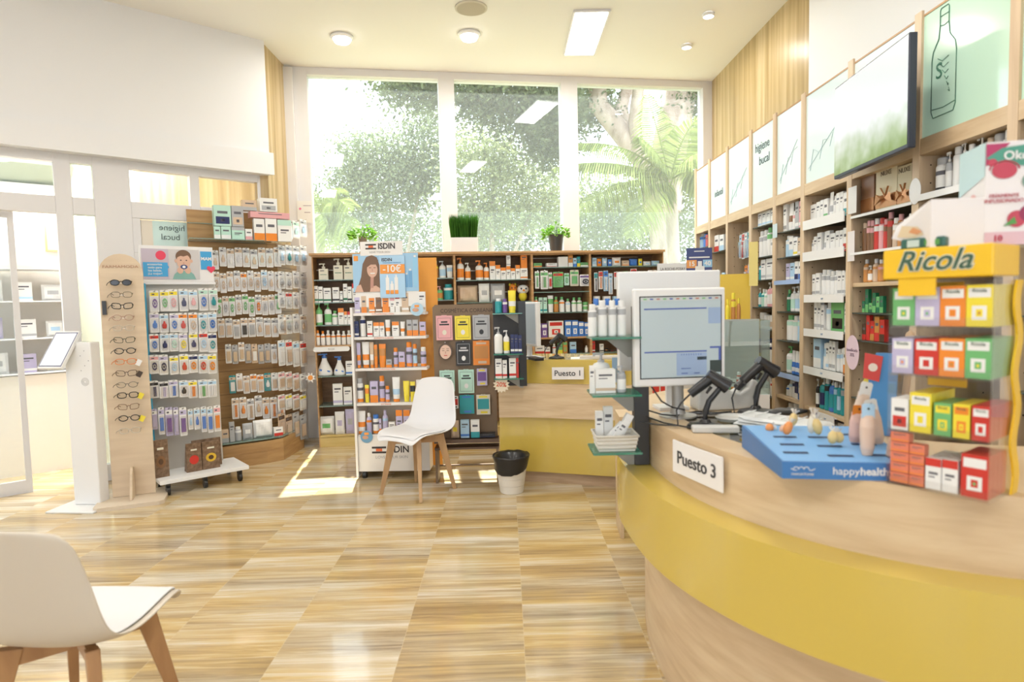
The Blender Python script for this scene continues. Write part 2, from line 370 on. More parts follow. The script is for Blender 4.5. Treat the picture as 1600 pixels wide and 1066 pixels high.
l.new(vec.outputs[0], no.inputs['Vector'])
v2 = N('CombineXYZ'); l.new(MT('MULTIPLY', X, .8), v2.inputs[0]); l.new(MT('ADD', MT('MULTIPLY', Y, 7), MT('MULTIPLY', wn.outputs['Value'], 40)), v2.inputs[1])
no2 = N('TexNoise'); no2.inputs['Scale'].default_value = 1; no2.inputs['Detail'].default_value = 3; l.new(v2.outputs[0], no2.inputs['Vector'])
fac = MT('ADD', MT('MULTIPLY', no.outputs['Fac'], .54), MT('ADD', MT('MULTIPLY', no2.outputs['Fac'], .42), MT('MULTIPLY', wn.outputs['Value'], .06)))
cr = N('ValToRGB'); l.new(fac, cr.inputs[0]); e = cr.color_ramp.elements
e[0].position = .36; e[0].color = (.28, .185, .085, 1); e[1].position = .66; e[1].color = (.74, .66, .52, 1)
for p_, c_ in ((.44, (.40, .28, .13)), (.49, (.50, .345, .14)), (.535, (.585, .43, .20)), (.58, (.60, .49, .31))): q = e.new(p_); q.color = (*c_, 1)
fx = MT('ABSOLUTE', MT('SUBTRACT', MT('FRACT', cx), .5)); fy = MT('ABSOLUTE', MT('SUBTRACT', MT('FRACT', cy), .5))
jt = MT('MAXIMUM', MT('GREATER_THAN', fx, .4975), MT('GREATER_THAN', fy, .497))
mx = N('MixRGB'); mx.inputs[2].default_value = (.62, .5, .32, 1); l.new(MT('MULTIPLY', jt, .6), mx.inputs[0])
cr2 = N('ValToRGB'); l.new(fac, cr2.inputs[0]); e2 = cr2.color_ramp.elements; e2[0].position = .38; e2[0].color = (.27, .205, .13, 1); e2[1].position = .64; e2[1].color = (.76, .70, .60, 1)
for p_, c_ in ((.45, (.43, .35, .235)), (.52, (.55, .47, .34)), (.58, (.64, .57, .45))): q = e2.new(p_); q.color = (*c_, 1)
v3 = N('CombineXYZ'); l.new(MT('MULTIPLY', X, .7), v3.inputs[0]); l.new(MT('ADD', MT('MULTIPLY', Y, 4.2), MT('MULTIPLY', wn.outputs['Value'], 23)), v3.inputs[1])
no3 = N('TexNoise'); no3.inputs['Scale'].default_value = 1; no3.inputs['Detail'].default_value = 4; l.new(v3.outputs[0], no3.inputs['Vector'])
hm = N('MixRGB'); hf = N('MapRange'); hf.inputs['From Min'].default_value = .45; hf.inputs['From Max'].default_value = .66; l.new(no3.outputs['Fac'], hf.inputs['Value']); l.new(hf.outputs[0], hm.inputs[0]); l.new(cr.outputs[0], hm.inputs[1]); l.new(cr2.outputs[0], hm.inputs[2])
l.new(hm.outputs[0], mx.inputs[1])
l.new(mx.outputs[0], b.inputs['Base Color'])
WHITE = mat('white_wall_paint', (.80, .80, .81), .6)
CEIL = mat('ceiling_paint', (.88, .865, .84), .7)
FRAME = mat('white_lacquered_frame', (.73, .715, .72), .4)
TRAV = grainmat('veined_travertine_wall', (.38, .26, .105), (.60, .46, .26), (16, 16, .45), .3, c3=(.49, .355, .17), detail=10)
MAPLE = grainmat('pale_maple_wood', (.58, .42, .25), (.69, .54, .35), (3, 3, 26), .42, c3=(.64, .48, .30))
MAPLEV = grainmat('pale_maple_upright', (.60, .44, .28), (.70, .54, .36), (28, 28, 2), .42)
OAK = grainmat('oak_cabinet_wood', (.40, .22, .09), (.52, .31, .14), (3, 3, 30), .45)
BACKW = grainmat('brown_cabinet_back', (.16, .085, .04), (.22, .12, .06), (4, 4, 30), .55)
YEL = mat('yellow_lacquer', (.61, .45, .09), .24, coat=.4)
GLASS = glassmat('window_glass', (.93, .96, .97), .03, .01, haze=.03)
FILM = glassmat('frosted_film_glass', (.86, .92, .92), .03, .12, haze=.045)
SHELFG = mat('green_edged_shelf_glass', (.28, .42, .38), .1, spec=.7, alpha=.55)
BLACK = mat('black_plastic', (.018, .018, .02), .3)
GREYM = mat('grey_metal', (.30, .31, .32), .35, metal=.6)
DARKM = mat('dark_metal_post', (.06, .06, .065), .4, metal=.4)
WPL = mat('white_plastic', (.80, .80, .80), .3)

struct('floor', MB().box(-7.5, 5.2, -5, 7.35, -.1, 0), floorm)
struct('ceiling', MB().prism([(-6.5, -4.6), (2.55, -4.6), (2.55, 7.30), (2.43, 7.29), (-2.24, 6.585), (-3.8, 6.3), (-6.5, 3.2)], CZ, CZ + .15), CEIL)
WA, WB = (-2.22, 6.52), (2.414, 7.223); WR = rotof(WA, WB); WL = math.hypot(WB[0] - WA[0], WB[1] - WA[1])
DA = (-2.185, 5.928); DD = (.761, .648); DR = math.atan2(.648, .761)
# right wall: travertine part near the window, white part towards the viewer
struct('wall_right', MB().box(2.41, 2.55, 4.93, 7.25, 0, CZ), TRAV)
struct('wall_right_white', MB().box(2.40, 2.55, -4.6, 4.93, 0, CZ), WHITE).name = 'wall_right_front'
struct('wall_side', MB().box(-2.33, -2.2, 5.93, 6.5, 0, CZ), TRAV)
struct('wall_back_corner', MB().box(2.414, 2.6, 7.2, 7.4, 0, CZ), TRAV).name = 'wall_corner'
# soffit over the shop front (diagonal)
mb = MB(); mb.box(-5.2, 0, -.02, .30, 2.63, CZ); mb.box(-5.2, .03, -.05, -.021, 2.63, 2.83)
struct('wall_left', mb, WHITE, (DA[0], DA[1], 0), DR)
# closing walls of the rest of the shop, with the big shop windows behind the viewer left open
mb = MB(); mb.box(-6.4, 2.5, -4.6, -4.45, 0, 1.0); mb.box(-6.4, 2.5, -4.6, -4.45, 2.7, CZ)
for x in (-6.4, -3.6, -.8, 2.2): mb.box(x, x + .3, -4.6, -4.45, 1.0, 2.7)
struct('wall_behind', mb, WHITE)
ex = DA[0] - 5.2 * DD[0]; ey = DA[1] - 5.2 * DD[1]
struct('wall_far_left', MB().box(ex - .15, ex, -4.6, ey, 0, CZ), WHITE)
# ---- window wall: local x along the wall, y outwards
def wl(px, py=250): p = onL(px, py, WA, WB); return (Vector((p.x, p.y)) - Vector(WA)).length
zt = 3.775; zs = .9
mb = MB(); mb.box(-.02, WL, 0, .16, 0, zs)
struct('wall_window_side', mb, WHITE, (*WA, 0), WR)
mem = MB(); xs = [(0, wl(485) if False else .285), (1.60, 1.765), (2.945, 3.125), (WL - .115, WL)]
xs = [(0, .235), (1.575, 1.745), (2.915, 3.10), (WL - .115, WL + .0)]
for x0, x1 in xs: mem.box(x0, x1, 0, .14, zs, CZ)
mem.box(0, WL, .001, .139, zt, CZ); mem.box(0, WL, -.02, .16, zs - .03, zs + .03)
mem.box(.0, .10, -.05, 0, 0, CZ - .02)
struct('trim_window_frame', mem, FRAME, (*WA, 0), WR, bevel=.004)
for i in range(3):
    x0, x1 = xs[i][1], xs[i + 1][0]
    o = struct('window_%d' % (i + 1), MB().box(x0, x1, .068, .074, 2.378, zt), GLASS, (*WA, 0), WR)
    f = MB().box(x0, x1, .066, .076, zs + .03, 2.378).build('frosted_band', FILM, o)
# ---- diagonal shop front frame under the soffit
fr = MB(); FY0, FY1 = .06, .14
for x0, x1 in ((-1.64, -1.53), (-1.386, -1.13), (-.674, -.598), (-.09, .02)): fr.box(x0, x1, FY0, FY1, 0, 2.64)
fr.box(-5.2, .02, FY0 + .002, FY1 - .002, 2.565, 2.64)
for x0, x1 in ((-3.3, -1.64), (-1.53, -1.386), (-1.13, -.674), (-.598, -.09)): fr.box(x0, x1, FY0 + .001, FY1 - .001, 2.165, 2.30)
fr.box(-1.53, -1.386, FY0 + .001, FY1 - .001, 0, .14); fr.box(-1.13, -.598, FY0 + .003, FY1 - .003, 0, 1.88); fr.box(-.598, -.09, FY0 + .003, FY1 - .003, 0, 2.17)
fr.box(-1.13, -1.07, FY0 + .003, FY1 - .003, 1.88, 2.165)
fr.box(-3.4, -3.3, FY0, FY1, 0, 2.64); fr.box(-5.2, -3.4, FY0 + .01, FY1 - .01, 0, 1.0)
struct('trim_shop_front', fr, FRAME, (*DA, 0), DR, bevel=.004)
gl = MB()
struct('window_4', MB().box(-3.3, -1.64, .098, .104, 2.30, 2.565), GLASS, (*DA, 0), DR)
struct('window_5', MB().box(-1.53, -1.386, .098, .104, .14, 2.165).box(-1.53, -1.386, .098, .104, 2.30, 2.565), glassmat('greenish_side_glass', (.80, .86, .80), .05, .03, haze=.25), (*DA, 0), DR)
struct('window_6', MB().box(-1.13, -.674, .098, .104, 2.30, 2.565).box(-.598, -.09, .098, .104, 2.30, 2.565).box(-1.07, -.674, .098, .104, 1.88, 2.165), GLASS, (*DA, 0), DR)
d1 = link('door_1', None, None, (*DA, 0), DR); d1['kind'] = 'structure'; d1['label'] = 'open sliding glass entrance door at the far left'
MB().box(-2.9, -1.9, .155, .163, .10, 2.12).build('glass_leaf', GLASS, d1)
mb = MB(); mb.box(-2.9, -1.9, .145, .175, 0, .10); mb.box(-2.9, -1.9, .145, .175, 2.12, 2.17); mb.box(-1.94, -1.9, .145, .175, .10, 2.12); mb.box(-2.9, -2.86, .145, .175, .1, 2.12)
mb.build('leaf_frame', FRAME, d1)
# vestibule behind the shop front
mb = MB(); mb.box(-3.6, .9, 1.15, 1.25, 0, 3.4)
struct('wall_vestibule', mb, mat('cream_wall_paint', (.80, .74, .66), .6), (*DA, 0), DR)
struct('wall_vestibule_stone', MB().box(-.95, .7, .75, .80, 2.0, 3.4), TRAV, (*DA, 0), DR).name = 'wall_vestibule_upper'
aw = tag(link('roller_awning', None, None, (*DA, 0), DR), 'pale green rolled awning seen through the fanlight above the entrance', 'awning')
mb = MB(); mb.add([(x, y, z) for x in (-4.0, -1.45) for y, z in ((.5, 2.80), (.85, 2.62), (.9, 2.50), (.55, 2.62))], [(0, 1, 2, 3), (7, 6, 5, 4), (0, 4, 5, 1), (1, 5, 6, 2), (2, 6, 7, 3), (3, 7, 4, 0)])
mb.build('fabric_roll', mat('awning_green', (.50, .58, .47), .7), aw)
MB().box(-4.0, -1.45, .82, .9, 2.44, 2.50).build('front_bar', WPL, aw)
MB().box(-4.0, -1.45, .48, .55, 2.68, 2.74).build('top_bar', WPL, aw)
t = thing('ceiling_panel_light', 'ceiling panel light inside the entrance vestibule', 'ceiling light', (DA[0] - 2.0 * DD[0] - .45 * DD[1], DA[1] - 2.0 * DD[1] + .45 * DD[0], 3.3), DR, 'rectangular ceiling panel lights')
MB().box(-1.0, 1.0, -.15, .15, -.02, .05).build('housing', FRAME, t); MB().box(-.98, .98, -.13, .13, -.024, -.0205).build('diffuser', mat('lamp_emitter', (1, .97, .93), .5, emit=9), t)
a_ = area('vestibule_fill_lamp', (0, 0, -.04), 1.9, .25, 260, (1, .98, .95)); a_.parent = t  # strong lamp added out of view to brighten the vestibule
struct('wall_vestibule_ceiling', MB().box(-3.6, .2, .31, 1.15, 3.35, 3.45), CEIL, (*DA, 0), DR).name = 'ceiling_vestibule'
# reflection of the higiene bucal panel in the glass, built as a mirrored sign
sg = thing('painted_panel_reflection', 'pale aqua glass sign with mirrored dark lettering above the baby care rack', 'sign', (DA[0] - .88 * DD[0] , DA[1] - .88 * DD[1], 0), DR)
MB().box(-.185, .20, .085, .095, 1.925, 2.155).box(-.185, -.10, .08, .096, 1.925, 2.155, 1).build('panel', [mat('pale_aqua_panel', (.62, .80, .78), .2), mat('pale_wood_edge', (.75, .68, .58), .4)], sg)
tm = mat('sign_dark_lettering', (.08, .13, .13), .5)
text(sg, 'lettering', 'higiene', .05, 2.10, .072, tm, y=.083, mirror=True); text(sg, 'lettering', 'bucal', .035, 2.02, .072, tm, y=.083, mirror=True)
# ---- ceiling fittings
emit_w = mat('lamp_emitter', (1, .97, .93), .5, emit=9)
def downlight(x, y, r, label, powr):
    t = thing('ceiling_downlight', label, 'ceiling light', (x, y, CZ), 0, 'round ceiling downlights')
    MB().lathe([(r, -.001), (r * 1.18, -.004), (r * 1.22, -.018), (r * .98, -.03)], 24, cap=False).build('trim_ring', WPL, t)
    dp = .03 if r > .06 else .004
    MB().lathe([(r * .98, -.03 if r > .06 else -.018), (r * .8, -.027 - dp if r > .06 else -.016), (.001, -.03 - dp if r > .06 else -.015)], 24, cap=False).build('diffuser', emit_w, t)
    a_ = area('downlight_lamp', (0, 0, -.07), r * 1.4, r * 1.4, powr); a_.parent = t
downlight(-1.435, 5.84, .085, 'large round downlight near the left corner of the windows', 14)
downlight(-.275, 5.835, .085, 'large round downlight between the grille and the windows', 14)
downlight(1.816, 5.53, .045, 'small round spotlight nearer the viewer beside the stone wall', 6)
downlight(1.819, 6.19, .045, 'small round spotlight nearer the windows beside the stone wall', 6)
t = thing('ceiling_speaker', 'round beige flush ceiling speaker grille', 'speaker', (-.23, 5.34, CZ))
MB().lathe([(.135, -.001), (.135, -.010), (.12, -.014)], 28, cap=False).build('rim', mat('grille_rim', (.62, .57, .48), .5), t)
MB().lathe([(.12, -.013), (.001, -.012)], 28, cap=False).build('grille', mat('grille_cloth', (.50, .45, .36), .8), t)
def panel_light(x, y, label, p=LAMP_POWER):
    t = thing('ceiling_panel_light', label, 'ceiling light', (x, y, CZ), 0, 'rectangular ceiling panel lights')
    mb = MB(); mb.box(-.16, .16, -.47, .47, -.02, -.001); mb.build('housing', FRAME, t, bevel=.003)
    MB().box(-.14, .14, -.45, .45, -.024, -.0205).build('diffuser', emit_w, t)
    a_ = area('panel_lamp', (0, 0, -.04), .28, .9, p); a_.parent = t
panel_light(.79, 5.88, 'rectangular ceiling panel light in front of the windows')
for x, y in ((.79, 2.6), (-1.6, 2.6), (.79, -.6), (-1.6, -.6), (-3.6, 1.2)): panel_light(x, y, 'rectangular ceiling panel light out over the shop floor behind the viewer')  # further panel lights, unseen, added as soft fill for the room

# ================================================================== OUTSIDE
struct('ground', MB().box(-40, 40, 7.45, 60, -.3, -.2), grainmat('garden_ground', (.20, .22, .10), (.34, .32, .2), (1, 1, 1), .9))
def leafm(name, c):
    m = bpy.data.materials.new(name); m.use_nodes = True; n, l = m.node_tree.nodes, m.node_tree.links; n.clear()
    o = n.new('ShaderNodeOutputMaterial'); d_ = n.new('ShaderNodeBsdfDiffuse'); t_ = n.new('ShaderNodeBsdfTranslucent'); mx = n.new('ShaderNodeMixShader'); mx.inputs[0].default_value = .35
    oi = n.new('ShaderNodeNewGeometry'); rp = n.new('ShaderNodeValToRGB'); rp.color_ramp.elements[0].color = (c[0] * .6, c[1] * .6, c[2] * .55, 1); rp.color_ramp.elements[1].color = (min(1, c[0] * 1.5), min(1, c[1] * 1.4), min(1, c[2] * 1.3), 1)
    l.new(oi.outputs['Random Per Island'], rp.inputs[0]); l.new(rp.outputs[0], d_.inputs[0]); l.new(rp.outputs[0], t_.inputs[0])
    l.new(d_.outputs[0], mx.inputs[1]); l.new(t_.outputs[0], mx.inputs[2]); l.new(mx.outputs[0], o.inputs[0]); return m
DK = leafm('dark_leaf', (.12, .155, .085)); MD = leafm('mid_leaf', (.20, .25, .15)); PL = leafm('pale_leaf', (.30, .36, .20)); PALM = leafm('palm_leaf', (.26, .33, .11))
BARK = grainmat('pale_bark', (.30, .22, .17), (.52, .42, .34), (6, 6, 2), .9, obj=True)
def foliage(blobs, n_, size, seed, clump=18):
    """leaf clusters: blobs = (centre, radii, weight)"""
    rr = random.Random(seed); mb = MB(); tot = sum(b_[2] for b_ in blobs); n_ *= 2.1
    for c_, r_, w_ in blobs:
        for _ in range(int(n_ * w_ / tot / clump)):
            while True:
                p = Vector((rr.uniform(-1, 1), rr.uniform(-1, 1), rr.uniform(-1, 1)))
                if p.length < 1: break
            p = Vector((c_[0] + p.x * r_[0], c_[1] + p.y * r_[1], c_[2] + p.z * r_[2]))
            for _ in range(clump):
                q = p + Vector((rr.gauss(0, 1), rr.gauss(0, 1), rr.gauss(0, .8))) * size * 2.1
                d_ = Vector((rr.gauss(0, 1), rr.gauss(0, 1), rr.gauss(-.4, .7))).normalized(); s_ = d_.cross(Vector((rr.gauss(0, 1), rr.gauss(0, 1), rr.gauss(0, 1)))).normalized()
                L_ = size * rr.uniform(.7, 1.3)
                mb.add([q, q + d_ * L_ * .5 + s_ * L_ * .24, q + d_ * L_, q + d_ * L_ * .5 - s_ * L_ * .24], [(0, 1, 2, 3)])
    return mb
def tree(label, loc, trunk, blobs, n_, size, m, seed, name='leafy_tree'):
    t = thing(name, label, 'tree', loc, 0, 'trees outside the windows')
    tr = MB()
    for path, r0, r1 in trunk: tr.tube(path, r0, 9, r1=r1)
    tr.build('trunk', BARK, t)
    o = foliage(blobs, n_, size, seed).build('foliage', m, t); o['kind'] = 'stuff'
    return t
# helper: point outside at pixel (px,py) and depth Y
def out(px, py, Yd):
    r = ray(px, py); return Vector((0, 0, EYE)) + r * (Yd / r.y)
def at(px, py, Yd, base): return tuple(out(px, py, Yd) - Vector(base))
# great ficus with forked trunk in the right-hand window
B0 = (3.3, 12.5, -.2)
tk = [([at(1040, 420, 12.5, B0), at(1030, 320, 12.5, B0), at(1005, 250, 12.5, B0), at(960, 195, 12.4, B0), at(935, 165, 12.3, B0), at(930, 100, 12.2, B0), at(925, 0, 12, B0)], .26, .15),
      ([at(1035, 330, 12.5, B0), at(1045, 240, 12.6, B0), at(1062, 150, 12.7, B0), at(1080, 60, 12.8, B0), at(1100, -60, 12.8, B0)], .36, .30),
      ([at(995, 245, 12.4, B0), at(992, 190, 12.2, B0), at(998, 130, 12.0, B0), at(1010, 40, 11.8, B0)], .14, .10),
      ([at(985, 225, 12.5, B0), at(970, 170, 12.7, B0), at(985, 120, 12.9, B0), at(940, 60, 13, B0)], .16, .10)]
bl = [(at(815, 135, 10.8, B0), (.95, .9, .75), 3), (at(858, 200, 10.8, B0), (.40, .5, .62), 2), (at(750, 145, 10.5, B0), (.55, .6, .35), 1.2), (at(925, 165, 12.8, B0), (.5, .6, .5), 1), (at(1090, 150, 12.8, B0), (.6, .8, .5), 1),
      (at(640, 128, 10, B0), (.55, .4, .22), .8), (at(670, 140, 10, B0), (.25, .3, .25), .4),
      (at(870, 30, 11.5, B0), (1.1, .7, .5), 1), (at(1120, -40, 12, B0), (1.6, 1.2, .9), 2), (at(905, 80, 11.5, B0), (1.0, .7, .5), 1.5)]
tree('great ficus with a pale forked trunk and dark hanging crown behind the windows', B0, tk, bl, 22000, .085, DK, 3, 'ficus_tree')
B1 = (-.4, 12.5, -.2)
tree('pale green bushy tree with thin stems seen in the middle window', B1, [([(0, 0, 0), (.1, 0, 1.5), at(770, 300, 12.5, B1), at(790, 240, 12.5, B1), at(810, 200, 12.5, B1)], .07, .02), ([(0, 0, .8), at(740, 320, 12.5, B1), at(725, 230, 12.5, B1)], .05, .015), ([(.1, 0, 1.4), at(830, 330, 12.6, B1), at(875, 290, 12.6, B1)], .04, .015)],
     [(at(770, 300, 12.5, B1), (1.1, .8, 1.0), 3), (at(760, 245, 12.5, B1), (.8, .6, .6), 1.4), (at(850, 310, 12.5, B1), (.7, .6, .7), 1.3), (at(735, 350, 12.5, B1), (.7, .6, .5), 1)], 8500, .08, PL, 5)
B2 = (-2.4, 13.5, -.2)
tree('grey-green round tree with a slender trunk seen in the first window', B2, [([(0, 0, 0), (0, 0, 1.4), at(608, 300, 13.5, B2), at(610, 240, 13.5, B2)], .08, .02), ([(0, 0, 1.3), at(655, 300, 13.4, B2), at(660, 240, 13.4, B2)], .05, .015), ([(0, 0, 1.2), at(570, 290, 13.4, B2)], .04, .015)],
     [(at(600, 290, 13.5, B2), (1.2, .9, 1.0), 3), (at(665, 240, 13.5, B2), (.75, .7, 1.1), 2.4), (at(575, 250, 13.5, B2), (.8, .7, .6), 1.2), (at(520, 330, 13.5, B2), (1.0, .7, .7), 1.4)], 10500, .085, MD, 6)
B3 = (.5, 15.5, -.2)
tree('dense dark green bush behind the low end of the middle window', B3, [([(0, 0, 0), (0, 0, 1.4), (.2, 0, 2.4)], .1, .03)],
     [(at(790, 370, 15.5, B3), (1.6, .8, .7), 2), (at(1000, 370, 15.5, B3), (2.2, .8, .9), 3), (at(600, 375, 15.5, B3), (2.4, .8, .6), 2)], 9000, .1, DK, 8, 'bush')
B4 = (4.6, 14.2, -.2)
tree('mid green tree crown low behind the palm in the right-hand window', B4, [([(0, 0, 0), (0, 0, 1.4), (-.3, 0, 2.6)], .12, .04)],
     [(at(1060, 300, 14, B4), (1.1, .8, 1.1), 2), (at(930, 330, 14, B4), (1.3, .8, .7), 2), (at(1080, 230, 14, B4), (.5, .6, .6), .8)], 7000, .09, MD, 9)
# palms
def palm(label, base, crown, tips, seed, size=1.0):
    t = thing('palm_tree', label, 'palm', base, 0, 'palms outside the windows'); rr = random.Random(seed)
    c = Vector(crown) - Vector(base)
    MB().tube([(0, 0, 0), (c.x * .5, c.y * .5, c.z * .5), tuple(c)], .13, 10, r1=.09).build('trunk', BARK, t)
    for tip, mid in tips:
        tp = Vector(tip) - Vector(base); md = Vector(mid) - Vector(base); mb = MB(); P = []
        for i in range(25):
            s_ = i / 24; P.append(c * (1 - s_) ** 2 + md * 2 * s_ * (1 - s_) + tp * s_ * s_)
        mb.tube(P, .022 * size, 5, r1=.004)
        for i in range(2, 25):
            for k in (0, .5):
                j = i - k; i0 = int(j); f_ = j - i0; p = P[i0].lerp(P[min(24, i0 + 1)], f_); tg = (P[min(24, i0 + 1)] - P[max(0, i0 - 1)]).normalized()
                sd = tg.cross(Vector((0, -.55, 1))).normalized(); s_ = j / 24
                L_ = size * .62 * (math.sin(PI * min(1, s_ * .88 + .1)) ** .6) * rr.uniform(.85, 1.1)
                for sg_ in (-1, 1):
                    d_ = (sd * sg_ + tg * .55 + Vector((0, 0, -.35))).normalized(); e1 = p + d_ * L_ * .6; e2 = p + d_ * L_ + Vector((0, 0, -L_ * .28))
                    wv = tg * .016 * size
                    mb.add([p - wv * .6, p + wv * .6, e1 + wv, e2, e1 - wv], [(0, 1, 2, 3, 4)])
        o = mb.build('frond', PALM, t)
pb = (2.75, 9.9, -.2)
palm('green palm with arching fronds close behind the right-hand window', pb, out(1048, 282, 9.9),
     [(out(900, 225, 9.6), out(985, 215, 9.7)), (out(868, 262, 9.3), out(960, 240, 9.3)), (out(905, 330, 9.2), out(960, 270, 9.2)), (out(1110, 175, 9.6), out(1065, 190, 9.8)), (out(1120, 250, 9.3), out(1085, 215, 9.3)),
      (out(1012, 150, 10), out(1035, 230, 10)), (out(1130, 330, 9.2), out(1100, 240, 9.2)), (out(985, 370, 9.4), out(1010, 290, 9.4)), (out(1000, 215, 9.5), out(1030, 235, 9.6))], 4, .85)
pb = (-3.3, 10.5, -.2)
palm('small pale palm low in the corner of the first window', pb, out(500, 335, 10.5),
     [(out(545, 330, 10.2), out(520, 290, 10.3)), (out(560, 372, 10), out(530, 320, 10.2)), (out(470, 300, 10.3), out(490, 295, 10.3)), (out(515, 390, 10), out(515, 330, 10)), (out(530, 300, 10.4), out(512, 290, 10.4))], 5, .7)
# ================================================================== FURNITURE
def offset(pts, d):
    out_ = []
    for i, p in enumerate(pts):
        a_ = Vector(pts[max(0, i - 1)]); c_ = Vector(pts[min(len(pts) - 1, i + 1)]); t = (c_ - a_).normalized()
        out_.append((p[0] + t.y * d, p[1] - t.x * d))
    return out_
def spline(ctrl, n_=6):
    out_ = []; P = [Vector(p) for p in ctrl]
    for i in range(len(P) - 1):
        p0, p1, p2, p3 = P[max(0, i - 1)], P[i], P[i + 1], P[min(len(P) - 1, i + 2)]
        for k in range(n_):
            t = k / n_; out_.append(tuple(.5 * (2 * p1 + (p2 - p0) * t + (2 * p0 - 5 * p1 + 4 * p2 - p3) * t * t + (3 * p1 - p0 - 3 * p2 + p3) * t ** 3)))
    return out_ + [tuple(P[-1])]
def strip(mb, outer, inner, z0, z1, mi=None, sm_=True):
    n_ = len(outer); o0 = [(p[0], p[1], z0) for p in outer]; o1 = [(p[0], p[1], z1) for p in outer]; i0 = [(p[0], p[1], z0) for p in inner]; i1 = [(p[0], p[1], z1) for p in inner]
    q = lambda A, B, fl, sm: mb.add(A + B, [((k, k + 1, n_ + k + 1, n_ + k) if fl else (k, n_ + k, n_ + k + 1, k + 1)) for k in range(n_ - 1)], sm, mi)
    q(o0, o1, True, sm_); q(i0, i1, False, sm_); q(o1, i1, True, False); q(o0, i0, False, False)
    mb.add([o0[0], o1[0], i1[0], i0[0]], [(0, 1, 2, 3)], mi=mi); mb.add([o0[-1], o1[-1], i1[-1], i0[-1]], [(3, 2, 1, 0)], mi=mi)
# ---- near curved counter
front = spline([(1.02, 3.06), (.76, 2.98), (.60, 2.75), (.545, 2.5), (.536, 2.30), (.557, 2.02), (.618, 1.80), (.724, 1.60), (.855, 1.455), (1.02, 1.345), (1.25, 1.262), (1.6, 1.20), (2.1, 1.18)], 5)
ct = thing('service_counter', 'large curved counter in pale wood with a yellow band, nearest the viewer', 'counter', (0, 0, 0))
mb = MB(); strip(mb, front, offset(front, -.04), .77, .95)
strip(mb, offset(front, -.001), offset(front, -.11), .935, .951)
mb.build('upper_panel', MAPLE, ct)
mb = MB(); strip(mb, offset(front, .10), offset(front, -.04), .525, .77); mb.build('yellow_band', YEL, ct, bevel=.003)
mb = MB(); strip(mb, offset(front, -.015), offset(front, -.05), 0, .525); mb.build('plinth', MAPLE, ct)
inner = offset(front, -.11); deep = [(1.12, 2.88), (1.05, 2.85), (1.02, 2.5), (1.02, 2.3), (1.06, 2.1), (1.15, 1.95), (1.3, 1.82), (1.6, 1.72), (2.1, 1.70)]
mb = MB(); gi = [i for i, p in enumerate(inner) if p[1] < 2.36 and p[0] < 1.02 and p[1] > 1.50]
i0, i1 = gi[0], gi[-1]
# worktop: behind the glass inset and either side of it
back = spline(deep, 7); nb = len(back)
def backpt(i): return back[min(nb - 1, int(i / (len(inner) - 1) * (nb - 1)))]
for i in range(len(inner) - 1):
    a_, c_ = inner[i], inner[i + 1]; d_, e_ = backpt(i), backpt(i + 1)
    if i0 <= i < i1:
        f = .74; ga = (a_[0] + (d_[0] - a_[0]) * f, a_[1] + (d_[1] - a_[1]) * f); gc = (c_[0] + (e_[0] - c_[0]) * f, c_[1] + (e_[1] - c_[1]) * f)
        mb.add([(*ga, .95), (*d_, .95), (*e_, .95), (*gc, .95)], [(3, 2, 1, 0)])
        mb.add([(*ga, .95), (*gc, .95), (*gc, .85), (*ga, .85)], [(0, 1, 2, 3)])
    else:
        mb.add([(*a_, .95), (*d_, .95), (*e_, .95), (*c_, .95)], [(3, 2, 1, 0)])
mb.build('worktop', MAPLE, ct)
mb = MB(); g2 = MB()
for i in range(i0, i1):
    a_, c_ = inner[i], inner[i + 1]; d_, e_ = backpt(i), backpt(i + 1); f = .74
    ga = (a_[0] + (d_[0] - a_[0]) * f, a_[1] + (d_[1] - a_[1]) * f); gc = (c_[0] + (e_[0] - c_[0]) * f, c_[1] + (e_[1] - c_[1]) * f)
    g2.add([(*a_, .949), (*ga, .949), (*gc, .949), (*c_, .949)], [(0, 1, 2, 3)])
    mb.add([(*a_, .83), (*ga, .83), (*gc, .83), (*c_, .83)], [(3, 2, 1, 0)])
mb.build('tray', mat('tray_grey_green', (.30, .33, .29), .5), ct)
g2.build('glass_inset', glassmat('counter_glass', (.55, .66, .60), .10, .02), ct)
mb = MB(); strip(mb, [(p[0], p[1]) for p in back], [(p[0] - .02, p[1] + .0) for p in back], 0, .94); mb.build('rear_panel', MAPLE, ct)
# Puesto 3 sign on its front
def sign_on(a_, b_, z0, z1, body, size, label):
    rz = rotof(a_, b_); L_ = math.hypot(b_[0] - a_[0], b_[1] - a_[1]); cx, cy = (a_[0] + b_[0]) / 2, (a_[1] + b_[1]) / 2
    s_ = thing('position_sign', label, 'sign', (cx, cy, z0), rz, 'white plastic counter position signs')
    MB().box(-L_ / 2, L_ / 2, -.006, -.0005, 0, z1 - z0).build('plate', mat('white_sign_plastic', (.82, .80, .80), .25), s_, bevel=.001)
    text(s_, 'lettering', body, 0, (z1 - z0) * .5, size, mat('sign_black', (.04, .04, .045), .5), y=-.0075, bold=.012)
sign_on((.543, 2.01), (.621, 1.765), .83, .935, 'Puesto 3', .058, 'white Puesto 3 sign on the front of the near curved counter')
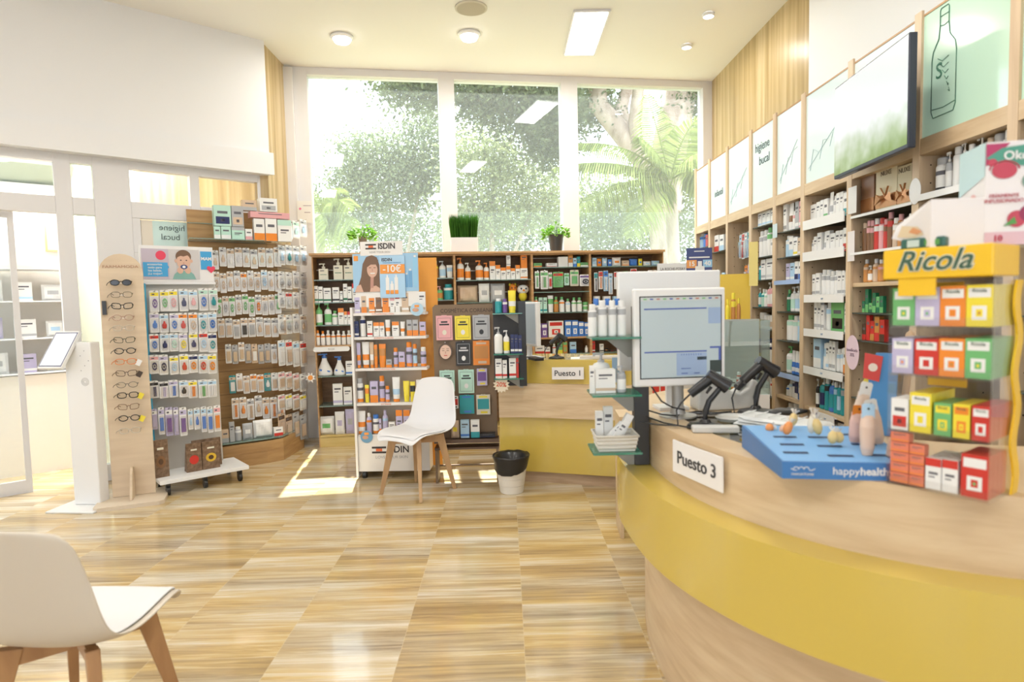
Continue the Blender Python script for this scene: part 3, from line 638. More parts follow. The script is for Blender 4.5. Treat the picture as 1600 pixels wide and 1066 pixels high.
# ---- far counter
f2 = spline([(-.07, 4.70), (.12, 4.685), (.4, 4.60), (.65, 4.515), (.90, 4.44), (1.08, 4.36)], 5)
c1 = thing('service_counter', 'far counter with yellow front and wooden band behind the waste bin', 'counter')
b2 = [(x, y + .62) for x, y in f2]
mb = MB(); strip(mb, offset(f2, -.06), offset(b2, 0), .93, .951); strip(mb, offset(f2, -.06), offset(f2, -.08), .76, .93); mb.build('upper_panel', YEL, c1)
mb = MB(); strip(mb, f2, offset(f2, -.10), .515, .77); mb.build('wood_band', MAPLE, c1, bevel=.002)
mb = MB(); strip(mb, offset(f2, -.045), offset(f2, -.07), .085, .515); mb.build('lower_panel', YEL, c1)
mb = MB(); strip(mb, offset(f2, -.065), offset(f2, -.09), 0, .085); mb.build('plinth', grainmat('plinth_wood', (.38, .26, .16), (.5, .36, .24), (3, 3, 26), .45), c1)
mb = MB(); mb.box(-.05, -.03, 4.76, 5.3, 0, .93); mb.build('side_panel', MAPLE, c1)
sign_on((.335, 4.555 + .0585 + .012), (.335 + .235, 4.555 - .018 + .0585 - .008), .808, .90, 'Puesto 1', .058, 'white Puesto 1 sign on the yellow front of the far counter')
# ---- back cabinet: local x along it
CA = (-1.931, 6.075); CR = math.atan2(.70, 4.63); CU = (math.cos(CR), math.sin(CR)); CB = (CA[0] + CU[0], CA[1] + CU[1])
CDX = [0, .70, 1.42, 2.22, 2.855, 3.66]
def cabx(px, py=450): p = onL(px, py, CA, CB); return (p.x - CA[0]) * CU[0] + (p.y - CA[1]) * CU[1]
CDX = [cabx(485) + .02, cabx(598), cabx(711), cabx(832), cabx(922.5), cabx(1037)]
cabs = []
bayname = ['left end bay', 'second bay, behind the sunscreen display', 'middle bay', 'fourth bay', 'fifth bay']
shelfz = [(.111, .408, .704, 1.007, 1.208, 1.431, 1.652), (.111, .408, .704, 1.007, 1.208, 1.431, 1.652), (.6, 1.007, 1.198, 1.398, 1.625), (.6, .841, 1.015, 1.275, 1.49, 1.745), (.6, .841, 1.015, 1.275, 1.745)]
shelfz[2] = (.6, 1.007, 1.198, 1.398, 1.625)
for i in range(5):
    x0, x1 = CDX[i], CDX[i + 1]
    lab = ['oak wall cabinet at the left end under the windows, diapers at its foot', 'oak wall cabinet mostly hidden behind the sunscreen display', 'oak wall cabinet behind the Korean cosmetics stand', 'oak wall cabinet with green-capped bottles behind the far counter', 'oak wall cabinet with toothbrush packs at the right end under the windows'][i]
    cb = thing('wall_cabinet', lab, 'cabinet', (CA[0] + CU[0] * x0, CA[1] + CU[1] * x0, 0), CR, 'oak cabinets under the windows'); W_ = x1 - x0
    mb = MB(); t_ = .011; mb.box(0, t_, 0, .30, 0, 1.885); mb.box(W_ - t_, W_, 0, .30, 0, 1.885); mb.box(t_, W_ - t_, .0, .30, 1.872, 1.884); mb.build('carcass', OAK, cb)
    MB().box(t_, W_ - t_, .285, .30, .0, 1.872).build('back_panel', BACKW, cb)
    MB().box(t_, W_ - t_, .0, .02, .0, .10).box(t_, W_ - t_, .0, .285, .09, .111).build('plinth', grainmat('plinth_yellow_wood', (.58, .42, .13), (.66, .50, .2), (3, 3, 20), .4), cb)
    for z in shelfz[i]:
        if z < .2: continue
        wood = abs(z - 1.007) < .02
        MB().box(t_ + .001, W_ - t_ - .001, .003, .284, z - (.016 if wood else .009), z).build('shelf', OAK if wood else SHELFG, cb)
        if not wood and z > .9 : MB().box(t_ + .002, W_ - t_ - .2, .20, .205, z + .10, z + .106).build('shelf_rail', mat('rail_aluminium', (.5, .45, .4), .3, metal=.7), cb)
tp = tag(MB().box(-.02, CDX[5] - CDX[0] + .012, -.02, .36, 1.8855, 1.91).build('cabinet_top', OAK, None, (CA[0] + CU[0] * CDX[0], CA[1] + CU[1] * CDX[0], 0), CR, .002), 'long oak worktop running over all the window cabinets, plants on it', 'worktop')
# ---- right-hand wall shelving
RX = 2.0; posts = [6.49, 6.05, 5.57, 5.04, 4.59, 4.155, 3.59, 3.01, 2.44, 1.85]
PNL = None
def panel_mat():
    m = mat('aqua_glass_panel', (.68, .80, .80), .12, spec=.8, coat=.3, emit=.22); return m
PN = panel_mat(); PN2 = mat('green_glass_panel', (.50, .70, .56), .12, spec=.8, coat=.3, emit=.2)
rb = ['at the window end', 'second from the window', 'third from the window, with hanging hooks', 'under the higiene bucal panel', 'with the two light blue shelf trays', 'with white price rails, beside the television', 'under the television', 'behind the tea box, under the bottle drawing', 'nearest the viewer, behind the sweets dispenser']
RS = [(1.9, 1.6, 1.3, 1.0, .7), (1.824, 1.55, 1.28, 1.0, .7), (1.55, 1.304, 1.05, .8, .55), (1.942, 1.70, 1.523, 1.309, 1.135, .873, .62), (1.854, 1.67, 1.499, 1.281, 1.071, .836, .667, .45), (1.857, 1.65, 1.388, 1.166, .918, .656, .42), (1.835, 1.628, 1.459, 1.29, 1.134, .8, .5), (1.856, 1.6, 1.35, 1.1, .8, .5), (1.856, 1.6, 1.3, 1.0, .7)]
for i in range(9):
    yf, yn = posts[i], posts[i + 1]; W_ = yf - yn
    u = thing('wall_shelf_unit', 'pale wooden wall shelf unit ' + rb[i], 'shelf unit', (RX, yf, 0), -PI / 2, 'wall shelf units along the stone and white side wall')
    mb = MB(); mb.box(-.025, .012, .001, .398, 0, 2.08); mb.box(-.030, .020, -.012, 0, 0, 2.72); mb.build('upright', MAPLEV, u)
    if i == 8: MB().box(W_ - .02, W_ + .02, -.012, .398, 0, 2.72).build('upright', MAPLEV, u)
    xa, xb = .0125, W_ - .0255
    MB().box(xa, xb, .38, .398, .05, 2.05).build('back_panel', grainmat('dark_shelf_back', (.20, .14, .09), (.26, .18, .12), (3, 3, 20), .6), u)
    MB().box(xa, xb, .0, .395, 2.05, 2.08).box(.0205, W_ - .0305, -.010, .0, 2.05, 2.125).build('header', MAPLE, u)
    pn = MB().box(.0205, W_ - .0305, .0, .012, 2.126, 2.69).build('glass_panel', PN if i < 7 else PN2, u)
    MB().box(.0205, W_ - .0305, -.003, .014, 2.69, 2.70).build('panel_trim', OAK, u)
    dk = mat('sign_dark_lettering', (.08, .13, .13), .5)
    if i == 1: text(u, 'lettering', 'infantil', W_ / 2, 2.36, .085, dk, y=-.002)
    if i == 3: text(u, 'lettering', 'higiene', W_ / 2 - .02, 2.55, .095, dk, y=-.002); text(u, 'lettering', 'bucal', W_ / 2 + .02, 2.44, .095, dk, y=-.002)
    lm = mat('drawing_line', (.42, .60, .62), .5)
    if i in (2, 4, 5):
        mb = MB(); rr = random.Random(i)
        for k in range(3):
            x_ = .08 + k * (W_ - .2) / 3; mb.tube([(x_, -.002, 2.2 + .05 * k), (x_ + .04, -.002, 2.33 + .03 * k), (x_ + .1, -.002, 2.3 + .05 * k)], .0015, 4)
        mb.tube([(.06, -.002, 2.22), (W_ - .1, -.002, 2.45)], .0015, 4); mb.build('line_drawing', lm, u)
    if i == 7:
        lm2 = mat('bottle_line', (.05, .20, .12), .5); mb = MB(); cx_ = .16; O = []
        pr_ = [(.065, 2.20), (.078, 2.23), (.078, 2.46), (.07, 2.50), (.035, 2.545), (.028, 2.60), (.028, 2.665), (.022, 2.675)]
        mb.tube([(cx_ + r_, -.002, z_) for r_, z_ in pr_] + [(cx_ - r_, -.002, z_) for r_, z_ in pr_[::-1]], .0022, 4, closed=True)
        mb.tube([(cx_ - .028, -.002, 2.60), (cx_, -.002, 2.594), (cx_ + .028, -.002, 2.60)], .0018, 4); mb.tube([(cx_ - .072, -.002, 2.24), (cx_, -.002, 2.232), (cx_ + .072, -.002, 2.24)], .0018, 4)
        mb.tube([(cx_ - .03, -.002, 2.64), (cx_ + .03, -.002, 2.64)], .0018, 4)
        for k in range(6): mb.tube([(cx_ + (-.04 + .015 * k), -.002, 2.46 - .03 * k), (cx_ - .01 + .01 * k, -.002, 2.44 - .03 * k), (cx_ + .03, -.002, 2.45 - .03 * k)], .0016, 4)
        mb.build('bottle_drawing', lm2, u)
        text(u, 'script_lettering', 'S', cx_ - .03, 2.40, .10, lm2, y=-.002)
    for j, z in enumerate(RS[i]):
        wood = (i == 6 and j == 2) or (i == 5 and j == 5) or (i == 4 and j == 6)
        MB().box(xa, xb, .002, .375, z - (.022 if wood else .007), z).build('shelf', MAPLE if wood else mat('smoky_glass_shelf', (.10, .13, .12), .12, alpha=.8), u)
    pf = MB()
    for k in range(14):
        for yy in (.05, .33): pf.add([(.0126, yy + math.cos(t) * .004, .9 + k * .085 + math.sin(t) * .004) for t in [q * PI / 4 for q in range(8)]], [list(range(8))])
    pf.build('peg_holes', mat('hole_dark', (.05, .03, .02), .9), u)
# ---- television hung in front of the shelving
tva, tvb = (1.86, 3.52), (1.80, 2.785)
tv = thing('television', 'large flat television mounted above the shelves, showing white above green', 'television', (tva[0], tva[1], 2.04), rotof(tva, tvb)); Wt = math.hypot(tva[0] - tvb[0], tva[1] - tvb[1])
MB().box(0, Wt, 0, .035, 0, .50).build('casing', mat('tv_dark_casing', (.03, .035, .06), .3), tv, bevel=.004)
sm_ = mat('tv_screen', (.8, .85, .8), .15); n, l, b = nodes(sm_); tc = N('TexCoord'); sp = N('SeparateXYZ'); l.new(tc.outputs['Object'], sp.inputs[0])  # reflection of sky and trees painted on the screen as emission
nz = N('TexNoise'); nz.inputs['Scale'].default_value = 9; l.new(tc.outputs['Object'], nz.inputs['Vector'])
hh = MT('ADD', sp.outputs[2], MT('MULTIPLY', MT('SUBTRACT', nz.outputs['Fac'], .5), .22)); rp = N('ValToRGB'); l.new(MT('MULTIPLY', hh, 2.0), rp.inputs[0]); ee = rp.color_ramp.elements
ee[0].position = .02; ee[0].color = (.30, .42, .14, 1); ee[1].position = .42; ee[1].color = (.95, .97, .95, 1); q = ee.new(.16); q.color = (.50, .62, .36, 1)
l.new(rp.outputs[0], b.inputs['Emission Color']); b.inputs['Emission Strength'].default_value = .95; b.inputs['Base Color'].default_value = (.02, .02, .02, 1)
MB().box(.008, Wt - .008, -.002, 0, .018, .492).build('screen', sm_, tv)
MB().box(Wt * .3, Wt * .7, .036, .075, .12, .38).box(Wt * .45, Wt * .55, .07, .12, .2, .3).build('wall_bracket', BLACK, tv)
# ---- chairs
def make_chair(label, x, y, rz, shellm, cushm, legm):
    t = thing('tulip_chair', label, 'chair', (x, y, 0), rz)
    prof = [(-.225, .425), (-.215, .447), (-.17, .456), (-.08, .445), (.03, .432), (.12, .437), (.175, .465), (.205, .52), (.225, .60), (.245, .69), (.262, .77), (.272, .815), (.276, .832)]
    hw = [.16, .19, .215, .232, .238, .236, .234, .228, .216, .202, .186, .168, .145]
    nu = 14; V = []; 
    for (py_, pz_), h_ in zip(prof, hw):
        back_ = max(0, min(1, (pz_ - .46) / .2)) if py_ > .1 else 0
        for i in range(nu + 1):
            u_ = i / nu * 2 - 1; c_ = abs(u_) ** 2.4
            V.append((u_ * h_, py_ - c_ * .030 * back_, pz_ - c_ * .02 * (pz_ > .8) + c_ * .038 * (1 - back_) * (1 if py_ > -.1 else max(0, (py_ + .225) / .125)) - c_ * .02 * (py_ < -.2)))
    m_ = len(prof); mb = MB(); mb.add(V, [(j * (nu + 1) + i, j * (nu + 1) + i + 1, (j + 1) * (nu + 1) + i + 1, (j + 1) * (nu + 1) + i) for j in range(m_ - 1) for i in range(nu)], True)
    o = mb.build('shell', shellm, t); s_ = o.modifiers.new('thick', 'SOLIDIFY'); s_.thickness = .011; s_.offset = -1; sb = o.modifiers.new('smooth', 'SUBSURF'); sb.levels = 1; sb.render_levels = 2
    V2 = []; nj = 5
    for j in range(1, 6):
        for i in range(nu + 1):
            q_ = nu / 2 + (i - nu / 2) * .9; i_ = min(nu - 1, int(q_)); f_ = q_ - i_
            p = Vector(V[j * (nu + 1) + i_]).lerp(Vector(V[j * (nu + 1) + i_ + 1]), f_); V2.append((p.x, p.y + (.01 if j == 1 else 0), p.z + .0015))
    mb = MB(); mb.add(V2, [(j * (nu + 1) + i, j * (nu + 1) + i + 1, (j + 1) * (nu + 1) + i + 1, (j + 1) * (nu + 1) + i) for j in range(nj - 1) for i in range(nu)], True)
    o = mb.build('seat_pad', cushm, t); s_ = o.modifiers.new('thick', 'SOLIDIFY'); s_.thickness = .010; s_.offset = 1; sb = o.modifiers.new('smooth', 'SUBSURF'); sb.levels = 1; sb.render_levels = 2
    for sx_, sy_ in ((-1, -1), (1, -1), (1, 1), (-1, 1)):
        mb = MB(); mb.bar((sx_ * .125, sy_ * .115 + .01, .425), (sx_ * .195, sy_ * .19 + .01, .0), .036, .022, .06, .026); o = mb.build('leg', legm, t, bevel=.003)
    mb = MB(); mb.bar((-.13, -.105, .395), (.13, .125, .395), .028, .028, .05, .05); mb.bar((.13, -.105, .3951), (-.13, .125, .3951), .028, .028, .05, .05); mb.lathe([(.07, .40), (.07, .424)], 20, 0, .01)
    mb.build('cross_frame', legm, t, bevel=.002)
    return t
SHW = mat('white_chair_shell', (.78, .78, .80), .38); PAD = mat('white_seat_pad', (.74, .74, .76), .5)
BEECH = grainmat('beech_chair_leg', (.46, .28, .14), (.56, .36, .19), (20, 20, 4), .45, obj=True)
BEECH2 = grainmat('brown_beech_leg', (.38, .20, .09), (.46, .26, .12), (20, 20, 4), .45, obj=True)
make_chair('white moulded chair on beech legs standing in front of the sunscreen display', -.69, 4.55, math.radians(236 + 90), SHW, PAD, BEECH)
make_chair('white moulded chair seen from behind in the lower left corner', -1.335, 1.88, math.radians(86 + 90), mat('cream_chair_shell', (.60, .54, .46), .4), PAD, BEECH2)  # white shell with shade and warm bounce put into its colour
# ---- waste bin
t = thing('waste_bin', 'white ribbed waste bin with black liner beside the far counter', 'bin', (.013, 4.50, 0))
mb = MB(); pr_ = [(.082, 0), (.086, .004)]
for k in range(5): z_ = .01 + k * .05; pr_ += [(.087 + k * .0075, z_), (.0925 + k * .0075, z_ + .045), (.090 + k * .0075, z_ + .05)]
pr_ += [(.124, .262), (.118, .262), (.08, .01)]
mb.lathe(pr_, 28); mb.build('body', mat('cream_plastic', (.74, .70, .63), .45), t)
mb = MB(); nn = 36; rr = random.Random(2); R0 = []
for j, (r_, z_) in enumerate([(.112, .17), (.122, .19), (.128, .235), (.137, .268), (.135, .28), (.112, .266), (.095, .2), (.07, .1), (.002, .08)]):
    for k in range(nn):
        a_ = 2 * PI * k / nn; dz = (.028 * math.sin(a_ * 1 + .6) if j < 2 else .0) + rr.uniform(-.003, .003); R0.append((math.cos(a_) * (r_ + rr.uniform(-.0015, .002)), math.sin(a_) * (r_ + rr.uniform(-.0015, .002)), z_ + dz))
mb.add(R0, [(j * nn + k, j * nn + (k + 1) % nn, (j + 1) * nn + (k + 1) % nn, (j + 1) * nn + k) for j in range(8) for k in range(nn)], True)
mb.build('bin_liner', mat('black_bin_liner', (.015, .015, .017), .28), t)
# ---- eyewear stand
ga, gb = (-2.905, 4.505), (-2.665, 4.600); gr = rotof(ga, gb)
t = thing('eyewear_stand', 'tall pale plywood eyewear stand with rounded top beside the baby care rack', 'display stand', (-2.785, 4.553, 0), gr)
BIR = grainmat('birch_plywood', (.60, .47, .33), (.68, .55, .40), (2, 2, 18), .5)
hw_ = .139; P_ = [(-hw_, .03), (hw_, .03), (hw_, 1.67)] + [(hw_ * math.cos(a_), 1.67 + hw_ * math.sin(a_)) for a_ in [PI * k / 12 for k in range(1, 12)]] + [(-hw_, 1.67)]
mb = MB(); mb.plate(P_, 0, .016); mb.build('board', BIR, t, bevel=.001)
mb = MB(); mb.plate([(-.001, .03), (.001, .03), (.001, .32)], -.2, .0); 
mb = MB(); mb.add([(x_, y_, z_) for x_ in (-.008, .008) for y_, z_ in ((-.002, .03), (-.14, .03), (-.14, .05), (-.09, .21), (-.06, .25), (-.03, .25), (-.002, .21))], [(0, 1, 2, 3, 4, 5, 6), (13, 12, 11, 10, 9, 8, 7)] + [(k, 7 + k, 7 + (k + 1) % 7, (k + 1) % 7) for k in range(7)])
mb.build('foot_brace', BIR, t)
mb = MB(); mb.prism([(-.19, -.24), (.19, -.24), (.22, -.21), (.22, .12), (.19, .15), (-.19, .15), (-.22, .12), (-.22, -.21)], 0, .028); mb.build('base', mat('pale_birch_base', (.66, .56, .44), .5), t, bevel=.004)
text(t, 'lettering', 'FARMAMODA', 0, 1.715, .028, mat('bronze_lettering', (.36, .18, .10), .5), sx=1.3)
MB().box(-.125, -.10, -.022, -.001, 1.37, 1.47).build('holder_clip', BLACK, t)
gcols = [('black', (.02, .02, .02), .9, 'dark-lensed black sunglasses'), ('olive', (.20, .17, .12), 0, 'round olive eyeglasses'), ('black', (.03, .025, .02), 0, 'thick black cat-eye eyeglasses'), ('rose', (.42, .26, .20), 0, 'round rose eyeglasses'), ('clear', (.56, .50, .42), 0, 'pale transparent eyeglasses'),
 ('dkgreen', (.06, .07, .05), 0, 'square dark green eyeglasses'), ('black', (.03, .025, .02), 0, 'black panto eyeglasses'), ('orange', (.75, .22, .06), 0, 'orange eyeglasses with a white tag'), ('tort', (.10, .06, .04), .3, 'tortoiseshell eyeglasses with a square card'), ('grey', (.20, .17, .14), 0, 'slim grey-brown eyeglasses'),
 ('black', (.03, .025, .02), .15, 'heavy black eyeglasses with a yellow tag'), ('brown', (.20, .12, .07), 0, 'thin brown eyeglasses'), ('black', (.02, .02, .02), .2, 'bold black eyeglasses with a yellow tag'), ('wire', (.55, .50, .42), 0, 'lowest pale wire-framed eyeglasses')]
for i, (cn, cc, lens, lb) in enumerate(gcols):
    z_ = onL(205, [442, 460.5, 478, 496, 512, 530.5, 547.5, 564, 582, 600, 616, 634, 651.5, 671][i], ga, gb).z
    g = thing('eyeglasses', lb + ' on the plywood eyewear stand', 'glasses', (t.location.x, t.location.y, z_), gr, 'eyeglasses on the plywood stand')
    sh = i % 3; fm_ = mat('eyeglass_' + cn, cc, .25); mb = MB()
    for sx_ in (-1, 1):
        pts = []
        for k in range(16):
            a_ = 2 * PI * k / 16; ex_ = (1, .72, .6)[sh]
            pts.append((.005 + sx_ * .037 + .028 * math.copysign(abs(math.cos(a_)) ** ex_, math.cos(a_)), -.05, .020 * math.copysign(abs(math.sin(a_)) ** ex_, math.sin(a_)) + (.004 * sx_ * math.cos(a_) if sh == 2 else 0)))
        mb.tube(pts, .0036 if cn == 'black' else .0026, 6, closed=True)
    mb.tube([(-.004, -.05, .005), (.005, -.052, .009), (.014, -.05, .005)], .003, 6); mb.build('frame', fm_, g)
    mb = MB()
    for sx_ in (-1, 1): mb.tube([(.005 + sx_ * .065, -.05, .010), (.005 + sx_ * .067, -.03, .010), (.005 + sx_ * .058, -.004, -.002)], .0024, 6)
    mb.tube([(-.06, -.05, .01), (-.085, -.02, -.006), (-.092, -.008, -.018)], .0024, 6)
    mb.build('temples', fm_, g)
    mb = MB()
    for sx_ in (-1, 1): mb.add([(.005 + sx_ * .037 + .026 * math.cos(a_), -.0495, .018 * math.sin(a_)) for a_ in [2 * PI * k / 14 for k in range(14)]], [list(range(14))])
    mb.build('lenses', mat('dark_lens', (.02, .02, .03), .1) if lens > .5 else glassmat('clear_lens', (.93, .93, .93), .01, .02), g)
    if i in (7, 8, 10, 12):
        cm = {7: WPL, 8: mat('card_black', (.05, .03, .02), .5), 10: pm('y'), 12: pm('y')}[i]; mb = MB(); mb.X = Matrix.Translation((.085, -.045, -.012)) @ Matrix.Rotation(.5, 4, 'Y'); mb.box(-.016, .016, 0, .001, -.022, .022); mb.build('price_tag', cm, g)
    MB().box(-.008, .018, -.05, -.0005, -.006, -.002).build('nose_peg', glassmat('clear_plastic', (.97, .97, .98), .10, .08), g)
# ---- kiosk
t = thing('ticket_kiosk', 'slim white floor kiosk with a tilted tablet by the entrance', 'kiosk', (-3.03, 4.45, 0), math.radians(-6))
MB().box(-.19, .17, -.20, .20, 0, .012).build('base_plate', WPL, t, bevel=.003)
MB().box(-.10, .10, -.045, .045, .0125, 1.18).build('column', WPL, t, bevel=.006)
mb = MB()
for k in range(5): mb.add([(.02 + .03 * (k % 3) + .004 * math.cos(a_), -.0456, .98 + .035 * k + .004 * math.sin(a_)) for a_ in [PI * q / 4 for q in range(8)]], [list(range(8))])
for r_ in (.012, .02, .028): mb.tube([(.045 + r_ * math.cos(a_), -.0456, .90 + r_ * math.sin(a_)) for a_ in [PI * q / 8 for q in range(16)]], .001, 4, closed=True)
mb.build('perforations', mat('hole_grey', (.3, .3, .32), .6), t)
tb_ = link('tablet', None, t, (-.10, -.05, 1.13)); mb = MB(); mb.X = Matrix.Rotation(math.radians(-38), 4, 'Y') @ Matrix.Translation((0, 0, 0))
MX = Matrix.Translation((-.01, -.02, .0)) @ Matrix.Rotation(math.radians(-6), 4, 'Z') @ Matrix.Rotation(math.radians(-34), 4, 'X')
mb.X = MX; mb.box(-.10, .10, -.012, .012, -.15, .15); mb.build('housing', WPL, tb_, bevel=.003)
mb = MB(); mb.X = MX; mb.box(-.088, .088, -.0135, -.0125, -.13, .13); mb.build('screen', mat('tablet_screen', (.70, .73, .78), .15, emit=.25), tb_)
mb = MB(); mb.X = MX; mb.box(-.094, .094, -.013, -.0122, -.137, .137); mb.build('bezel', mat('bezel_blue_grey', (.10, .11, .22), .3), tb_)
# ---- baby care rack on wheels
ma, mbb = (-2.75, 4.80), (-2.39, 5.106); mr = rotof(ma, mbb)
t = thing('baby_care_rack', 'wheeled white wire rack of baby care packs with a printed header', 'display rack', (ma[0], ma[1], 0), mr)
MRK = t; GREYB = mat('rack_back_grey', (.56, .53, .48), .5)
MB().box(-.02, .50, .05, .07, .12, 1.60).build('back_panel', GREYB, t)
MB().box(-.022, -.010, -.04, .075, .3, 1.60).build('blue_edge', mat('cyan_edge', (.05, .42, .72), .4), t)
MB().box(-.04, .60, -.29, .10, .095, .125).build('deck', WPL, t, bevel=.003)
for x_, y_ in ((.02, -.24), (.54, -.24), (.02, .06), (.54, .06), (.28, -.24)):
    mb = MB(); mb.X = Matrix.Translation((x_, y_, .035)) @ Matrix.Rotation(PI / 2, 4, 'Y'); mb.lathe([(.034, -.012), (.035, -.008), (.035, .008), (.034, .012)], 16); mb.X = Matrix.Translation((x_, y_, 0)); mb.box(-.016, .016, -.012, .02, .06, .095); mb.build('caster', BLACK, t)
hd = link('header', None, t, (-.03, .02, 1.615))
MB().box(0, .525, 0, .012, 0, .28).box(-.005, .535, -.002, .02, -.02, -.001).build('board', mat('header_white', (.80, .79, .80), .4), hd)
mb = MB(); mb.quad(.012, .20, .02, .255, -.003, 0); mb.quad(.20, .42, .02, .255, -.003, 3)
mb.add([(.02 + x_, -.005, z_) for x_, z_ in ((0, .04), (.17, .04), (.17, .10), (.18, .115), (.17, .13), (.17, .15), (0, .15))], [range(7)], mi=1)
mb.add([(.145 + .036 * math.cos(a_), -.005, .205 + .036 * math.sin(a_)) for a_ in [PI * k / 10 for k in range(20)]], [range(20)], mi=2)
mb.quad(.43, .515, .10, .245, -.005, 1)
hp = [(0, -.03), (.03, .002), (.032, .018), (.02, .028), (.008, .025), (0, .016), (-.008, .025), (-.02, .028), (-.032, .018), (-.03, .002)]
mb.add([(.505 + x_, -.007, .10 + z_) for x_, z_ in hp], [range(10)], mi=2)
mb.build('artwork', [mat('art_mauve', (.52, .46, .55), .5), mat('art_blue', (.06, .36, .70), .4), mat('art_red', (.72, .06, .12), .4), mat('art_grey', (.58, .56, .57), .5)], hd)
def disc(mb, cx_, cz_, rx, rz_, y_, mi, a0=0, a1=2 * PI, n_=20): mb.add([(cx_ + rx * math.cos(a0 + (a1 - a0) * k / n_), y_, cz_ + rz_ * math.sin(a0 + (a1 - a0) * k / n_)) for k in range(n_)], [range(n_)], mi=mi)
mb = MB(); c0 = .305
mb.add([(c0 - .085, -.006, .02), (c0 + .085, -.006, .02), (c0 + .07, -.006, .06), (c0 + .04, -.006, .085), (c0 - .04, -.006, .085), (c0 - .07, -.006, .06)], [range(6)], mi=2)
disc(mb, c0, .20, .056, .052, -.0062, 1); disc(mb, c0, .162, .05, .066, -.0066, 0)
mb.add([(c0 + x_, -.0069, z_) for x_, z_ in ((-.05, .19), (-.02, .205), (.0, .20), (.03, .21), (.05, .19), (.045, .23), (0, .245), (-.045, .23))], [range(8)], mi=1)
disc(mb, c0 - .056, .165, .01, .014, -.0064, 0); disc(mb, c0 + .056, .165, .01, .014, -.0064, 0)
for s_ in (-1, 1): disc(mb, c0 + s_ * .02, .17, .006, .0045, -.0072, 3); disc(mb, c0 + s_ * .028, .09, .022, .026, -.0072, 0)
disc(mb, c0, .148, .006, .005, -.0072, 4); disc(mb, c0, .118, .026, .018, -.0076, 5); disc(mb, c0, .118, .012, .010, -.008, 6)
mb.build('baby_portrait', [mat('art_skin', (.66, .42, .32), .5), mat('art_hair', (.18, .10, .06), .5), mat('art_shirt', (.22, .42, .38), .5), mat('art_eye', (.05, .04, .04), .5), mat('art_skin_dark', (.52, .28, .22), .5), mat('art_navy', (.05, .08, .22), .5), mat('art_white', (.8, .8, .8), .5)], hd)
text(hd, 'lettering', 'MAM', .4725, .185, .036, WPL, y=-.0065, bold=.03)
text(hd, 'small_print', 'accesorios\ntodo para\nlos bebés.\n¡La mejor!', .10, .098, .024, WPL, y=-.0065, bold=.01)
# ---- wooden slat-wall unit in the corner
SA, SBp = (-2.64, 5.36), (-2.14, 5.72); SRr = rotof(SA, SBp)
sw = thing('slatwall_unit', 'honey wood slat wall corner with hooks full of small packs', 'shelf unit', (0, 0, 0)); SWT = grainmat('honey_slatwall_wood', (.36, .20, .08), (.46, .28, .12), (3, 3, 24), .45)
def sl_pts(z0, z1, d0, d1, bend=True):
    A_ = [(-2.74, 5.455), (-2.20, 5.845), (-2.125, 6.20), (-2.11, 6.42)]
    return A_
mb = MB()
base = [(-2.74, 5.455), (-2.205, 5.84), (-2.15, 5.93), (-2.135, 6.42)]
strip(mb, base, offset(base, -.02), 0, 2.0, sm_=False)
mb.add([(-2.74, 5.455, 1.98), (-2.69, 5.49, 1.98), (-2.69, 5.49, 2.26), (-2.74, 5.455, 2.26)], [(0, 1, 2, 3)]); strip(mb, base[:2], offset(base[:2], -.02), 2.0, 2.26, sm_=False)
mb.build('back_panel', SWT, sw)
mb = MB()
for k in range(17): strip(mb, offset(base, .001), offset(base, -.003), .30 + k * .105, .304 + k * .105, sm_=False)
mb.build('slat_grooves', mat('groove_dark', (.16, .09, .05), .6), sw)
pl = [(-2.66, 5.20), (-2.17, 5.52), (-2.06, 5.62), (-2.03, 6.10)]
mb = MB(); strip(mb, pl, offset(pl, -.02), 0, .20, sm_=False); strip(mb, offset(pl, .003), offset(pl, 0), .112, .118, sm_=False); mb.build('plinth', SWT, sw)
gp = [(p[0], p[1]) for p in pl]
mb = MB(); strip(mb, gp, [(-2.74, 5.455), (-2.205, 5.84), (-2.15, 5.93), (-2.135, 6.30)], .215, .223, sm_=False); mb.build('lower_glass_shelf', SHELFG, sw)
tsh = [(-2.62, 5.24), (-2.13, 5.58)]
mb = MB(); strip(mb, tsh, [(-2.735, 5.44), (-2.21, 5.82)], 1.985, 1.993, sm_=False); mb.build('top_glass_shelf', SHELFG, sw)
mb = MB(); strip(mb, [(-2.735, 5.44), (-2.55, 5.57)], [(-2.74, 5.46), (-2.56, 5.58)], 2.14, 2.147, sm_=False); mb.build('side_glass_shelf', SHELFG, sw)
